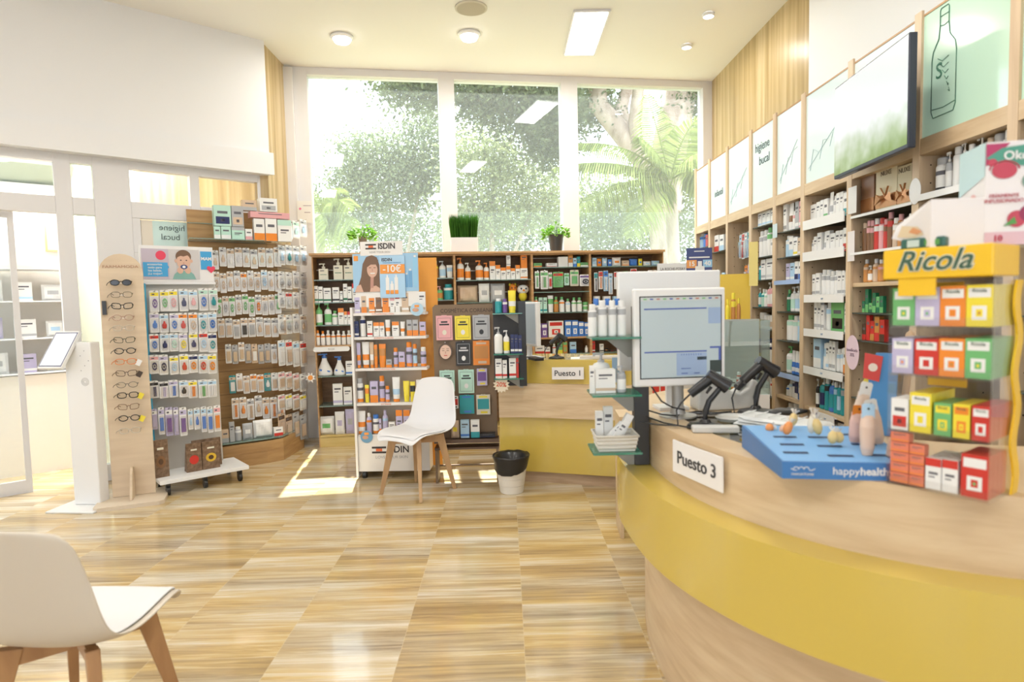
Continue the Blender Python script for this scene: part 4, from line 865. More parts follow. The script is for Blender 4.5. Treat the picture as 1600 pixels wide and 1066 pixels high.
# ---- sunscreen display
IS_A = (-1.222, 4.93); t = thing('sunscreen_display', 'white wheeled sunscreen display with orange side and header poster', 'display stand', (IS_A[0], IS_A[1], 0), math.radians(-2.0)); ISD = t; IW = .585
DW = mat('display_white', (.78, .75, .71), .45); DO = mat('display_orange', (.80, .34, .04), .45); SHW2 = mat('display_shelf_white', (.80, .78, .76), .4)
MB().box(0, IW, .0, .36, .06, .35).build('base_box', DW, t, bevel=.003)
MB().box(-.006, .012, -.02, .36, .02, 1.38).build('side_panel', SHW2, t)
MB().box(.013, IW - .07, .34, .36, .35, 1.78).build('back_panel', mat('display_back', (.60, .55, .46), .5), t)
mb = MB(); mb.X = Matrix.Translation((IW - .072, .16, 0)) @ Matrix.Rotation(.12, 4, 'Z'); mb.box(0, .15, 0, .02, .06, 1.77); mb.build('side_wing', DO, t)
for z_ in (1.335, 1.145, .895, .616):
    s_ = link('shelf', None, t); MB().box(.013, IW, -.0, .155, z_ - .022, z_ - .001).box(.013, IW - .08, .155, .335, z_ - .022, z_ - .001).build('board', SHW2, s_)
    tt = text(s_, 'strip_lettering', {1.335: 'FOTOPROTECCIÓN', 1.145: 'EXPERTA FUSIÓN', .895: 'FOTOPROTECTOR', .616: 'EXTREME'}[z_], .25, z_ - .012, .015, mat('red_orange_print', (.72, .20, .06), .5), y=-.0015, sx=1.3)
MB().box(.02, IW - .0, .0, .01, .351, .36).build('base_lip', SHW2, t)
for x_ in (.05, .50):
    for y_ in (.03, .32):
        mb = MB(); mb.X = Matrix.Translation((x_, y_, .03)) @ Matrix.Rotation(PI / 2, 4, 'Y'); mb.lathe([(.029, -.014), (.03, -.01), (.03, .01), (.029, .014)], 14); mb.X = Matrix.Translation((x_, y_, 0)); mb.box(-.02, .02, -.01, .025, .05, .06); mb.build('caster', BLACK, t)
def flag(mb, cx_, cz_, w_, h_, y_, m0, m1):
    mb.quad(cx_ - w_ / 2, cx_ + w_ / 2, cz_ + h_ * .22, cz_ + h_ / 2, y_, m0); mb.quad(cx_ - w_ / 2, cx_ + w_ / 2, cz_ - h_ / 2, cz_ - h_ * .22, y_, m0); mb.quad(cx_ - w_ * .22, cx_ + w_ * .22, cz_ - h_ * .2, cz_ + h_ * .2, y_, m1)
FLM = [mat('logo_black', (.04, .03, .03), .5), mat('logo_red', (.78, .16, .05), .5)]
mb = MB(); flag(mb, .18, .235, .115, .055, -.002, 0, 1); mb.build('logo_mark', FLM, t)
text(t, 'lettering', 'ISDIN', .335, .235, .075, FLM[0], bold=.02, sx=.95); text(t, 'slogan', 'LOVE YOUR SKIN', .28, .175, .032, mat('slogan_grey', (.45, .43, .42), .5), sx=1.05)
hd = link('header_board', None, t, (.0, .02, 1.50)); 
MB().box(.035, IW - .05, 0, .012, -.12, .29).build('backing', SHW2, hd)
MB().box(.085, .42, -.006, .006, .285, .395).build('top_plate', SHW2, hd)
mb = MB(); flag(mb, .17, .355, .085, .042, -.008, 0, 1); mb.build('logo_mark', FLM, hd); text(hd, 'lettering', 'ISDIN', .295, .355, .062, FLM[0], y=-.008, bold=.025, sx=.9); text(hd, 'slogan', 'LOVE YOUR SKIN', .24, .31, .021, mat('slogan_grey', (.45, .43, .42), .5), y=-.008)
SKYB = mat('poster_blue', (.34, .56, .78), .4); 
mb = MB(); mb.quad(.02, IW - .045, .0, .30, -.004, 0)
# portrait on the left half
mb.add([(x_, -.006, z_) for x_, z_ in ((.04, .0), (.235, .0), (.245, .05), (.235, .20), (.215, .27), (.175, .29), (.13, .275), (.10, .22), (.085, .12), (.06, .05))], [range(10)], mi=1)
mb.add([(x_, -.007, z_) for x_, z_ in ((.03, .0), (.10, .0), (.08, .06), (.05, .05))], [range(4)], mi=2); mb.add([(x_, -.007, z_) for x_, z_ in ((.15, .0), (.235, .0), (.235, .025), (.20, .05), (.16, .04))], [range(5)], mi=2)
mb.add([(x_, -.007, z_) for x_, z_ in ((.155, .03), (.18, .03), (.185, .12), (.16, .12))], [range(4)], mi=3)
disc(mb, .175, .175, .042, .062, -.008, 2); mb.add([(x_, -.009, z_) for x_, z_ in ((.13, .19), (.165, .215), (.205, .215), (.222, .18), (.225, .25), (.175, .27), (.135, .25))], [range(7)], mi=1)
for s_ in (-1, 1): mb.quad(.177 + s_ * .018 - .009, .177 + s_ * .018 + .009, .187, .192, -.0095, 1)
mb.quad(.160, .196, .142, .150, -.0095, 4); mb.quad(.174, .180, .160, .182, -.0095, 3)
mb.quad(.03, .065, .245, .285, -.006, 5)
# products on the right
for cx_, w_, h_, mm in ((.475, .03, .13, 6), (.515, .034, .235, 7), (.445, .024, .10, 6)): mb.quad(cx_ - w_ / 2, cx_ + w_ / 2, .03, .03 + h_, -.006, mm); mb.quad(cx_ - w_ / 4, cx_ + w_ / 4, .03 + h_, .045 + h_, -.006, 4)
mb.build('poster', [SKYB, mat('art_hair', (.18, .10, .06), .5), mat('art_skin', (.66, .42, .32), .5), mat('art_skin_dark', (.52, .28, .22), .5), mat('art_white', (.8, .8, .8), .5), mat('art_orange', (.82, .32, .06), .5), mat('art_midblue', (.16, .38, .66), .5), mat('art_paleblue', (.30, .58, .82), .5)], hd)
pc = link('offer_card', None, hd, (.235, -.012, -.05))
mb = MB(); mb.box(0, .20, -.004, 0, 0, .33); mb.build('card', mat('card_blue', (.40, .62, .84), .4), pc)
mb = MB(); mb.quad(.004, .20, .19, .262, -.006, 0)
for cx_, h_ in ((.06, .13), (.095, .08), (.13, .13)): mb.quad(cx_ - .014, cx_ + .014, .03, .03 + h_, -.006, 1); mb.quad(cx_ - .014, cx_ + .014, .03, .06, -.007, 0); mb.quad(cx_ - .006, cx_ + .006, .03 + h_, .05 + h_, -.006, 1)
mb.build('offer_band', [mat('art_orange', (.82, .32, .06), .5), mat('art_white', (.8, .8, .8), .5)], pc)
text(pc, 'price_lettering', '-10€', .10, .226, .075, WPL, y=-.0075, bold=.012); text(pc, 'lettering', 'ISDIN', .06, .298, .034, FLM[0], y=-.006, bold=.02); text(pc, 'small_print', 'Fotoprotectores seleccionados', .10, .276, .0115, mat('slogan_blue', (.05, .2, .45), .5), y=-.006)
# round product stickers on the display
for cx_, cz_, r_, cc in ((.525, 1.335 + .02, .052, 'sticker_blue'), (.085, .345, .05, 'sticker_sea')):
    mb = MB(); disc(mb, cx_, cz_, r_, r_, -.024 if cz_ > 1 else -.006, 0); disc(mb, cx_ - .01, cz_ - .005, r_ * .5, r_ * .3, (-.025 if cz_ > 1 else -.007), 1)
    mb.quad(cx_ - .018, cx_ + .018, cz_ + .015, cz_ + .035, (-.025 if cz_ > 1 else -.007), 2); mb.build('round_sticker', [mat(cc, (.42, .62, .78) if cz_ > 1 else (.16, .34, .52), .4), mat('sticker_tan', (.60, .34, .22), .4), mat('art_orange', (.82, .32, .06), .5)], t)
# ---- Korean cosmetics stand
ka = (-.578, 4.90); t = thing('cosmetics_stand', 'brown panel stand hung with Korean cosmetics masks', 'display stand', (ka[0], ka[1], 0), math.radians(0)); KBR = mat('stand_brown', (.21, .14, .085), .5)
mb = MB(); mb.plate([(0, .33), (.49, .33), (.49, 1.385), (.02, 1.385), (0, 1.365)], 0, .018); mb.build('panel', KBR, t)
mb = MB(); mb.box(.0, .50, -.16, .018, .315, .33); mb.box(.0, .50, -.162, -.158, .33, .345); mb.box(.0, .50, -.14, 0, .26, .275); mb.build('tray', mat('tray_brown', (.12, .07, .045), .4), t)
for x_ in (.004, .478): MB().box(x_, x_ + .018, -.15, .0, 0, .26).build('leg', KBR, t)
MB().box(.022, .478, -.02, .0, .10, .11).build('cross_bar', KBR, t)
text(t, 'lettering', 'COSMÉTICA COREANA', .27, 1.335, .043, mat('dark_brown_lettering', (.05, .03, .02), .5), sx=.92)
kz = [(1.235, [(.105, 'pL'), (.245, 'yy'), (.375, 'ss')])]
def sachet(x_, z1, w_, h_, cols, st, label, y_=-.03):
    rz = 0; o = product('sa', st, cols, (ka[0] + x_, ka[1] + y_, z1 - h_), 0, (w_, .018, h_)); tag(o, label, 'mask sachet', 'face mask sachets on the cosmetics stand')
    hk.tube([(x_, .0, z1), (x_, -.055, z1 + .003)], .0025, 5); return o
hk = MB()
def kx(px): return (px - 790) / 970 * 4.86 - ka[0] - .03
sachet(kx(699), 1.300, .128, .20, 'pck', 0, 'pale pink mask sachet, first in the top row on the cosmetics stand')
sachet(kx(728), 1.295, .124, .195, 'ywk', 0, 'bright yellow mask sachet in the middle of the top row')
sachet(kx(757), 1.298, .134, .20, 'skk', 0, 'silver grey mask sachet at the end of the top row')
sachet(kx(728), 1.092, .122, .198, 'kwS', 0, 'black mask sachet with silver border in the middle of the second row')
sachet(kx(756), 1.096, .130, .20, 'oae', 1, 'orange mask sachet with a face photo in the second row')
sachet(kx(701), .868, .118, .175, 'mwk', 0, 'mint green mask sachet, first in the third row')
sachet(kx(731), .870, .124, .195, 'mwk', 0, 'mint green mask sachet with silver frame, second in the third row')
sachet(kx(756), .876, .080, .14, 'LPy', 1, 'lilac and yellow mask sachet with a woman drawing in the third row')
sachet(kx(712), .660, .056, .10, 'wrk', 1, 'small white and red sachet half hidden behind the chair')
sachet(kx(731), .668, .115, .155, 'ttb', 1, 'dark teal patterned sachet in the fourth row')
sachet(kx(757), .668, .108, .165, 'cty', 1, 'cream and green nail care blister in the fourth row')
# oval face mask
m_ = link('face_mask', None, None, (ka[0] + kx(700), ka[1] - .035, 1.02)); tag(m_, 'beige oval sheet mask with a printed face on the cosmetics stand', 'face mask')
mb = MB(); mb.plate([(.056 * math.cos(a_), .065 * math.sin(a_)) for a_ in [2 * PI * k / 20 for k in range(20)]], 0, .01, 0); mb.build('oval_card', mat('mask_dark_edge', (.12, .08, .06), .5), m_)
mb = MB(); disc(mb, 0, -.005, .044, .056, -.002, 0)
for s_ in (-1, 1): mb.quad(s_ * .018 - .010, s_ * .018 + .010, .004, .008, -.004, 1); mb.quad(s_ * .018 - .011, s_ * .018 + .011, .020, .023, -.004, 1)
mb.quad(-.013, .013, -.036, -.029, -.004, 2); mb.quad(-.003, .003, -.018, .0, -.004, 3); mb.build('printed_face', [mat('art_skin_pale', (.74, .52, .42), .5), mat('art_hair', (.18, .10, .06), .5), mat('art_lips', (.6, .12, .10), .5), mat('art_skin_dark', (.52, .28, .22), .5)], m_)
hk.tube([(kx(700), .0, 1.09), (kx(700), -.055, 1.092)], .0025, 5)
hk.build('hooks', mat('hook_metal', (.6, .6, .6), .25, metal=.9), t)
# ================================================================== PRODUCTS
def cabrow(i, z, spec, phrase, group): return row(CA, CB, z, spec, phrase, group, back=.04, dmax=.1)
L1 = "of the left end oak cabinet"
cabrow(0, 1.652, "496 511 411 pu1 cGc; 519 534 403 pu1 cGc; 535.5 550 403 pu1 cGc; 551 562 403 pu1 cGc", 'the top shelf ' + L1, 'bottles in the left end cabinet')
cabrow(0, 1.431, "488.5 495.5 447 ct0 wG; 496 503 448 ct0 wG; 504 516 450 ct0 wG; 518 529 449 ct0 wk; 530 534.5 455 ct0 wk; 535 541.5 443.5 ct0 wG; 542 548.5 448 ct0 wk; 549 558 443 ct2 wr", 'the second shelf ' + L1, 'cartons in the left end cabinet')
cabrow(0, 1.208, "491 502 474 pu0 gwg; 504.5 516.5 474 pu0 wgg; 517 526.5 486 bt0 wgg; 527 536 482 ct2 wo; 536.5 541.5 487 ct2 wo; 542 547 487 ct2 wr; 547.5 552 487 ct2 wr", 'the third shelf ' + L1, 'bottles in the left end cabinet')
cabrow(0, 1.007, ';'.join(f"{491 + k * 8.2:.1f} {498.5 + k * 8.2:.1f} {517 + (k % 2)} bt0 {'wo'}{'w' if k > 1 else 'o'}" for k in range(7)), 'the fourth shelf ' + L1, 'bottles in the left end cabinet')
cabrow(0, .704, "492 517.5 554 fl wbb; 519 538 558 fl wbb; 539 552 565 ct0 wb", 'the fifth shelf ' + L1, 'large bottles in the left end cabinet')
cabrow(0, .408, "518.5 534 601 ct0 wL; 535.5 549 606 ct0 wL", 'the sixth shelf ' + L1, 'cartons in the left end cabinet')
cabrow(0, .111, "495.5 521 653 bg0 wgb; 521.5 537 645 bg0 wLk; 538 553 641 bg0 LsB", 'the bottom ' + L1, 'diaper packets')
p = onL(518, 542, CA, CB)
t = thing('shelf_label', 'rounded white shelf label on the fourth shelf of the left end cabinet', 'label', (p.x, p.y, .972), CR)
mb = MB(); mb.plate([(.15 * (1 if math.cos(a_) > 0 else -1) + .024 * math.cos(a_), .024 * math.sin(a_)) for a_ in [PI * (k + .5) / 12 for k in range(24)]], -.012, -.002); mb.build('plate', WPL, t)
text(t, 'lettering', 'BABE', 0, 0, .028, mat('slogan_grey', (.45, .43, .42), .5), y=-.0135)
L3 = "of the second oak cabinet"
cabrow(1, 1.652, "676 685 407 bt0 aym; 686 697 407 pu0 wls; 698 708 414 tb1 wlw; 665 675 409 bt0 wlk", 'the top shelf ' + L3, 'bottles beside the sunscreen display')
cabrow(1, 1.431, "677 682 447 bt0 pwp; 683 692 447 pu0 gap; 693.5 709 444 bt1 twt", 'the second shelf ' + L3, 'bottles beside the sunscreen display')
cabrow(1, 1.208, "640 652 484 bt0 wgg; 672 682 484 bt0 wgw; 655 669 482 ct0 wG", 'the third shelf ' + L3, 'bottles beside the sunscreen display')
L4 = "of the middle oak cabinet"
cabrow(2, 1.625, "714 725.5 402 pu0 woo; 727 736 410 pu0 wow; 743.5 756 406 pu0 woo; 756.5 765 410 pu0 woo; 765.5 774.5 408 ct2 wo; 775 782.5 414 ct2 wo; 783 791.5 418 ct2 wo; 792 798.5 416 ct2 wo; 799 806 419 ct2 wo; 806.5 813.5 414 ct2 wo; 814 825.5 419 ct0 wo", 'the top shelf ' + L4, 'white and orange skincare in the middle cabinet')
z_ = onL(820, 419, CA, CB).z + .001
row(CA, CB, z_, "814.5 824.5 397 ct0 oo", 'the cartons on top shelf ' + L4, None, back=.04)
row(CA, CB, onL(795, 416, CA, CB).z + .001, "792 798.5 399 ct0 ws", 'the cartons on top shelf ' + L4, None, back=.04)
cabrow(2, 1.398, "715 748 446 bg e; 748.5 766 443 bg ws; 767 791 443 bg sw", 'the second shelf ' + L4, 'clear bags of textiles')
# plush toys
def plush(px0, px1, yt, cols, label):
    a_ = onL(px0, yt, CA, CB); b_ = onL(px1, yt, CA, CB); w_ = (b_ - a_).length; h_ = a_.z - 1.398; m_ = (a_ + b_) / 2
    t = thing('plush_toy', label, 'plush toy', (m_.x - .03, m_.y + .12, 1.399), CR, 'plush toys in the middle cabinet')
    MB().blob((0, 0, h_ * .32), (w_ * .32, .05, h_ * .33), 14).build('body', mat('plush_' + cols[0], PAL[cols[0]][1], .9), t)
    mb = MB(); mb.blob((0, -.01, h_ * .72), (w_ * .46, .055, h_ * .29), 14); mb.build('head', mat('plush_' + cols[1], PAL[cols[1]][1], .9), t)
    mb = MB()
    for s_ in (-1, 1): mb.blob((s_ * w_ * .33, 0, h_ * .93), (w_ * .14, .02, h_ * .10), 8)
    mb.build('ears', mat('plush_' + cols[2], PAL[cols[2]][1], .9), t)
    mb = MB()
    for s_ in (-1, 1): mb.blob((s_ * w_ * .18, -.062, h_ * .76), (w_ * .07, .008, h_ * .06), 8, 0)
    mb.blob((0, -.066, h_ * .66), (w_ * .09, .012, h_ * .07), 8, 1); mb.build('face', [mat('plush_eye', (.03, .03, .05), .3), mat('plush_beak', (.8, .3, .05), .8)], t)
plush(799, 812, 443, 'ooy', 'orange and yellow plush toy beside the owl toy in the middle cabinet')
plush(811, 832, 445, 'ywn', 'white-faced owl plush toy in the middle cabinet')
L5 = "of the fourth oak cabinet"
cabrow(3, 1.745, "835 848 411 ct1 go; 855 872 411 ct0 wr; 873.5 889 401 ct3 ww; 889.5 896.5 398 ct1 aw; 897 902.5 403 ct1 lb; 903 908 401 ct1 ty; 908.5 920.5 410 ct1 gw", 'the top shelf ' + L5, 'cartons in the fourth cabinet')
cabrow(3, 1.275, "836 842 464 bt1 cog; 843 849 465 ct0 mt; 850 856 465 ct0 mt; 857.5 866.5 462 tb1 wgg; 867 874.5 464 bt0 agg; 875.5 884.5 464 bt0 wog; 885.5 893.5 467 bt0 wlg; 895 903 465 bt0 wgg; 903.5 912 465 bt0 wgg; 913 921.5 472 jr wgg", 'the third shelf ' + L5, 'green-capped bottles')
cabrow(3, 1.015, "838.5 847 506 ct3 Pw; 847.5 856.5 506 ct3 Pw; 858 882 502 ct3 wrk; 884 894.5 501 ct3 bw; 895 905 501 ct3 bw; 905.5 914 503 ct3 bw; 914.5 922 504 ct3 bw", 'the fourth shelf ' + L5, 'dietary cartons')
cabrow(3, .841, "837 852 541 ct1 wrw; 853 861 543 ct1 wrw; 865 870.5 538 bt0 wrw; 873 880.5 537 ct1 gy; 881 888 534 ct3 ag; 892 902 535 ct1 lb; 916 921 541 bt0 www", 'the fifth shelf ' + L5, 'small packs behind the far counter')
L6 = "of the right end oak cabinet"
cabrow(4, 1.745, "927 934 403 ct0 lw; 935 942 404 bg ob; 943 951 403 bg lw; 952 958 405 bg bw; 959 973 402 bg wob; 974 985 407 ct0 eo; 986 999 404 bg bb; 1000 1006 404 bg yb; 1008 1020 408 bg wl; 1021 1034 407 bg lm", 'the top shelf ' + L6, 'small baby things on the top shelf')
cabrow(4, .841, "926 931.5 534 ct0 rw; 939 945 538 ct0 wk; 946 953 545 bg ka; 954 963 548 bg kr; 968 984 540 ct0 Pr; 990 1010 536 ct0 wo", 'the fifth shelf ' + L6, 'small packs behind the far counter')
cabrow(4, 1.275, "930 941 463 jr wgw; 945 956 463 ct0 wt; 960 972 463 ct0 lt; 975 985 464 bt0 wlg", 'the third shelf ' + L6, 'bottles behind the monitor')
# hanging packs in the cabinets
def hang(a, b, spec, phrase, group, deep=1, hookparent=None, hookname='display_hook', y0=0.0, tilt=0, rod=.10):
    """spec 'x0 x1 ytop ybottom kind cols': packs on peg hooks, their fronts on line a-b"""
    rz = rotof(a, b); uy = Vector((-math.sin(rz), math.cos(rz), 0)); out_ = []
    for it in (spec.replace('\n', ';').split(';') if isinstance(spec, str) else spec):
        p = it.split() if isinstance(it, str) else it
        if not p: continue
        x0, x1, yt, yb = map(float, p[:4]); k = p[4]; st = 0
        if k[-1].isdigit(): st = int(k[-1]); k = k[:-1]
        cs = (p[5] + p[5][-1] * 3)[:3]; p0 = onL(x0, yt, a, b); p1 = onL(x1, yt, a, b); pb = onL((x0 + x1) / 2, yb, a, b); w_ = (p1 - p0).length; m_ = (p0 + p1) / 2
        for q in range(deep):
            loc = Vector((m_.x, m_.y, pb.z)) + uy * (.03 * q)
            o = product(k, st, cs, loc, rz, (w_ * .95, .022, m_.z - pb.z), 0); out_.append((o, k, cs))
        if hookparent is not None:
            mb = MB(); s_ = Vector((m_.x, m_.y, m_.z)) + Vector((0, 0, -.006)); mb.tube([s_ - uy * .02 + Vector((0, 0, .008)), s_ - uy * .01, s_ + uy * rod], .0022, 5)
            o = mb.build(hookname, mat('hook_metal', (.6, .6, .6), .25, metal=.9)); o.parent = hookparent; o.matrix_parent_inverse = Matrix.Translation(hookparent.location) @ Matrix.Rotation(hookparent.rotation_euler.z, 4, 'Z'); o.matrix_parent_inverse.invert()
    finish(out_, phrase, group); return out_
cabq = [o for o in bpy.data.objects if o.name.startswith('wall_cabinet')]
cab4 = [o for o in cabq if 'green-capped' in o['label']][0]; cab5 = [o for o in cabq if 'toothbrush' in o['label']][0]
hang(CA, CB, "836 843 424 451 pk3 wgg; 844.5 857 423 452 pk3 wgg; 857.5 863 426 451 pk2 wgr; 864 881 425 449 pk1 grg; 882 890 427 446 pk1 mgg; 891 905 422 447 pk2 cgg; 906 925 429 447 pk1 wPk", 'the hooks ' + L5, 'hanging packs in the fourth cabinet', 1, cab4)
hang(CA, CB, "929 934.5 426 456 br wtk; 936 942.5 424 452 br wro; 943.5 951 423 455 br lbw; 951.5 958 427 460 br wll; 960 967 425 452 br wrw; 968 972 425 449 br wnr; 974 982 424 441 br gtb; 986 996 420 441 br wry; 997 1003 424 440 br wpw; 1004 1010 425 440 br wnn; 1013 1028 422 439 pk2 wry", 'the hooks ' + L6, 'toothbrushes on hooks', 1, cab5)
# ---- plants and pots on the cabinet top
def pot_plant(px0, px1, y0, y1, yfol, fx0, fx1, pm_, label, kind):
    ln = ((CA[0] - .12 * math.sin(CR), CA[1] + .12), (CB[0] - .12 * math.sin(CR), CB[1] + .12)); a_ = onL(px0, y1, *ln); b_ = onL(px1, y1, *ln); w_ = (b_ - a_).length; z0 = 1.911; h_ = onL(px0, y0, *ln).z - z0; m_ = (a_ + b_) / 2
    t = thing('potted_plant', label, 'plant', (m_.x, m_.y + .02, z0), CR, 'plants on the cabinet top'); H_ = onL((fx0 + fx1) / 2, yfol, *ln).z - z0; fw = (onL(fx1, y0, *ln) - onL(fx0, y0, *ln)).length; rr = random.Random(int(px0)); mb = MB()
    if kind == 'grass':
        MB().prism([(-w_ / 2, -.07), (w_ / 2, -.07), (w_ / 2, .07), (-w_ / 2, .07)], 0, h_).build('pot', pm_, t, bevel=.004)
        for _ in range(1100):
            x_, y_ = rr.uniform(-w_ / 2 + .01, w_ / 2 - .01), rr.uniform(-.06, .06); hh_ = (H_ - h_) * rr.uniform(.72, 1.02); dx, dy = rr.gauss(x_ * .12, .012), rr.gauss(0, .012); a_ = rr.uniform(0, PI); wx, wy = math.cos(a_) * .003, math.sin(a_) * .003
            mb.add([(x_ - wx, y_ - wy, h_ - .01), (x_ + wx, y_ + wy, h_ - .01), (x_ + dx * .5 + wx, y_ + dy * .5 + wy, h_ + hh_ * .6), (x_ + dx, y_ + dy, h_ + hh_), (x_ + dx * .5 - wx, y_ + dy * .5 - wy, h_ + hh_ * .6)], [(0, 1, 2, 3, 4)])
        mb.build('grass_blades', leafm('grass_green', (.05, .15, .025)), t)['kind'] = 'stuff'
    else:
        mb2 = MB(); mb2.lathe([(w_ * .36, 0), (w_ * .38, .004), (w_ * .5, h_), (w_ * .45, h_), (w_ * .44, h_ - .015), (.001, h_ - .015)], 20); mb2.build('pot', pm_, t)
        for _ in range(150):
            r_ = rr.random() ** .5; th = rr.uniform(0, 2 * PI); p_ = Vector((math.cos(th) * r_ * fw / 2, math.sin(th) * r_ * .09, h_ + (H_ - h_) * (rr.random() * (1 - .4 * r_)) - .01 - .02 * r_)); d_ = Vector((math.cos(th), math.sin(th), rr.uniform(-.3, .7))).normalized(); s_ = d_.cross(Vector((rr.gauss(0, 1), rr.gauss(0, 1), 1))).normalized(); n_ = d_.cross(s_); L_ = rr.uniform(.03, .055)
            mb.add([p_, p_ + d_ * L_ * .4 + s_ * L_ * .32 + n_ * .004, p_ + d_ * L_, p_ + d_ * L_ * .4 - s_ * L_ * .32 + n_ * .004, p_ + d_ * L_ * .45 - n_ * .004], [(0, 1, 4), (1, 2, 4), (2, 3, 4), (3, 0, 4)])
        mb.build('leaves', leafm('basil_green' , (.16, .34, .06)), t)
        s2 = MB()
        for k in range(8): s2.tube([(0, 0, h_ - .02), (math.cos(k) * .03, math.sin(k) * .02, h_ + (H_ - h_) * .6)], .0018, 5)
        s2.build('stems', leafm('stem_green', (.10, .22, .05)), t)
pot_plant(560, 574, 370, 392, 347, 557, 596, mat('taupe_pot', (.19, .15, .12), .5), 'leafy basil in a taupe pot, partly behind the sunscreen display header', 'leaf')
pot_plant(704, 746, 372, 392, 333, 703, 747, mat('white_planter', (.76, .74, .73), .5), 'upright green grass in a square white planter', 'grass')
pot_plant(857, 881, 367, 391, 345, 849, 886, mat('dark_pot', (.045, .04, .036), .45), 'leafy basil in a dark pot at the third window mullion', 'leaf')
# ---- sunscreen display contents
ia = (IS_A[0], IS_A[1] + .02); ib = (ia[0] + math.cos(math.radians(-2)), ia[1] + math.sin(math.radians(-2)))
def isd(z, spec, phrase): row(ia, ib, z, spec, phrase + ' of the sunscreen display', 'sunscreens on the display', dmax=.05)
isd(1.335, "553.5 562 465 ct0 Lw; 564 572 463 ct1 eo; 576 585 466 ct0 ow; 586.5 596 465 ct0 nw; 597 607 466 ct0 oo; 609 616 464 ct2 wp; 617 624 460 ct2 wr; 627 638 458 ct0 ew; 639 650 458 tb0 yyw; 653 664 456 ct0 we", 'the top shelf')
isd(1.145, "553.5 560 502 ct0 Bw; 561 570 492 bt1 wBw; 573 581.5 502 ct0 wr; 583 592 504 ct2 wo; 592.5 600 504 ct2 wo; 601 609 500 tb0 wow; 612 623 503 ct2 wo; 624.5 632 503 tb0 wow; 635 643.5 500 ct1 so; 644 653 500 ct1 so; 655 664.5 503 ct1 Lo", 'the second shelf')
isd(.895, "556 562.5 536 tb0 Loo; 564 576 535 tb0 woo; 576.5 583 535 tb0 ewo; 583.5 589 539 tb1 oao; 590.5 602 538 tb1 oao; 603 612 562 ct1 so; 613.5 621 544 cn Loo; 622.5 632 550 ct1 Lo; 633 643 535 cn Loo; 644 651 538 cn loo; 656 665 543 cn Low", 'the third shelf')
isd(.616, "556 566 592 cn wos; 569 576 602 tb1 yoy; 577.5 590 596 ct1 Lo; 591 600 588 cn Loo; 601 608 604 cn Loo; 611.5 624 590 tb0 wlo; 629 639 596 tb0 yyy; 640 648 597 tb1 yky; 650 662 594 ct1 wo", 'the fourth shelf')
isd(.361, "556.5 570 643 tb0 woo; 571 579.5 646 bt0 Low; 581 591 649 cn wob; 592 595.5 655 ct1 Lo; 596 605 642 bt0 LlL; 607 617 660 ct0 ws; 618 628 641 ct2 Lo; 630 640 641 ct2 Lo; 643 655 650 ct1 Lo", 'the low shelf')
# ---- shelf tower on a post (two of them, standing on counters)
def tower(name_label, loc, rz, H_, levels, w_, d_, metal, wing, off=0):
    t = thing('shelf_tower', name_label, 'display stand', loc, rz)
    MB().box(-.0275, .0275, -.025, .025, 0, H_).build('post', metal, t, bevel=.002)
    for z_ in levels:
        MB().box(off - w_, off, -d_, .0, z_ - .008, z_).build('glass_shelf', mat('green_edge_glass', (.05, .26, .18), .08, spec=.8, alpha=.75), t)
        mb = MB(); mb.add([(x_, y_, zz) for y_ in (-.012, -.006) for x_, zz in ((off, z_ - .009), (off - w_ * .62, z_ - .009), (off - .02, z_ - .085), (off, z_ - .085))], [(0, 1, 2, 3), (7, 6, 5, 4), (0, 4, 5, 1), (1, 5, 6, 2), (2, 6, 7, 3), (3, 7, 4, 0)]); mb.build('bracket', wing, t)
    return t
tower('dark metal post with three glass shelves at the end of the near counter', (.503, 2.335, .7705), 0, .60, (.495, .29, .082), .175, .16, DARKM, mat('bracket_grey', (.36, .35, .32), .4), off=-.028)
ta, tbb = (.2, 2.22), (1.2, 2.22)
for o, k, c_ in row(ta, tbb, .7705 + .495, "919 933 476 bt1 wsw; 934.5 949 470 bt1 wsw; 950.5 964 470 bt1 wsw; 965 979 470 bt1 wsw", 'the top glass shelf of the near tower', 'tall white bottles on the near tower', dmax=.05): pass
for x0, x1 in ((926, 938), (944, 956), (959, 971)):
    row((ta[0], ta[1] + .06), (tbb[0], tbb[1] + .06), .7705 + .495, f"{x0} {x1} 467 bt1 wsb", 'the back row of the near tower', 'tall bottles with blue caps on the near tower', dmax=.05)
row(ta, tbb, .7705 + .29, "921 929 572 ct0 ww; 930 962 578 ct0 we; 964 979 572 pu0 sws", 'the middle glass shelf of the near tower', 'white care products on the near tower', dmax=.055)
row((ta[0], ta[1] + .065), (tbb[0], tbb[1] + .065), .7705 + .29, "926 955 552 pu0 wws", 'the back of the middle glass shelf of the near tower', None, dmax=.06)
t = thing('woven_basket', 'small white woven basket with cartons on the lowest glass shelf', 'basket', (.388, 2.255, .8535), 0)
mb = MB(); mb.add([(x_ * s_, y_ * s_, z_) for s_, z_ in ((.86, 0), (1, .055), (.97, .055), (.84, .003)) for x_, y_ in ((-.075, -.07), (.075, -.07), (.075, .055), (-.075, .055))], [(3, 2, 1, 0)] + [(j * 4 + k, j * 4 + (k + 1) % 4, j * 4 + 4 + (k + 1) % 4, j * 4 + 4 + k) for j in range(3) for k in range(4)] + [(12, 13, 14, 15)])
mb.build('wickerwork', mat('basket_white', (.70, .68, .63), .7), t)
mb = MB()
for z_ in (.012, .027, .042): s_ = .875 + z_ * 2.2; mb.tube([(-.075 * s_, -.07 * s_, z_), (.075 * s_, -.07 * s_, z_), (.075 * s_, .055 * s_, z_), (-.075 * s_, .055 * s_, z_)], .003, 5, closed=True)
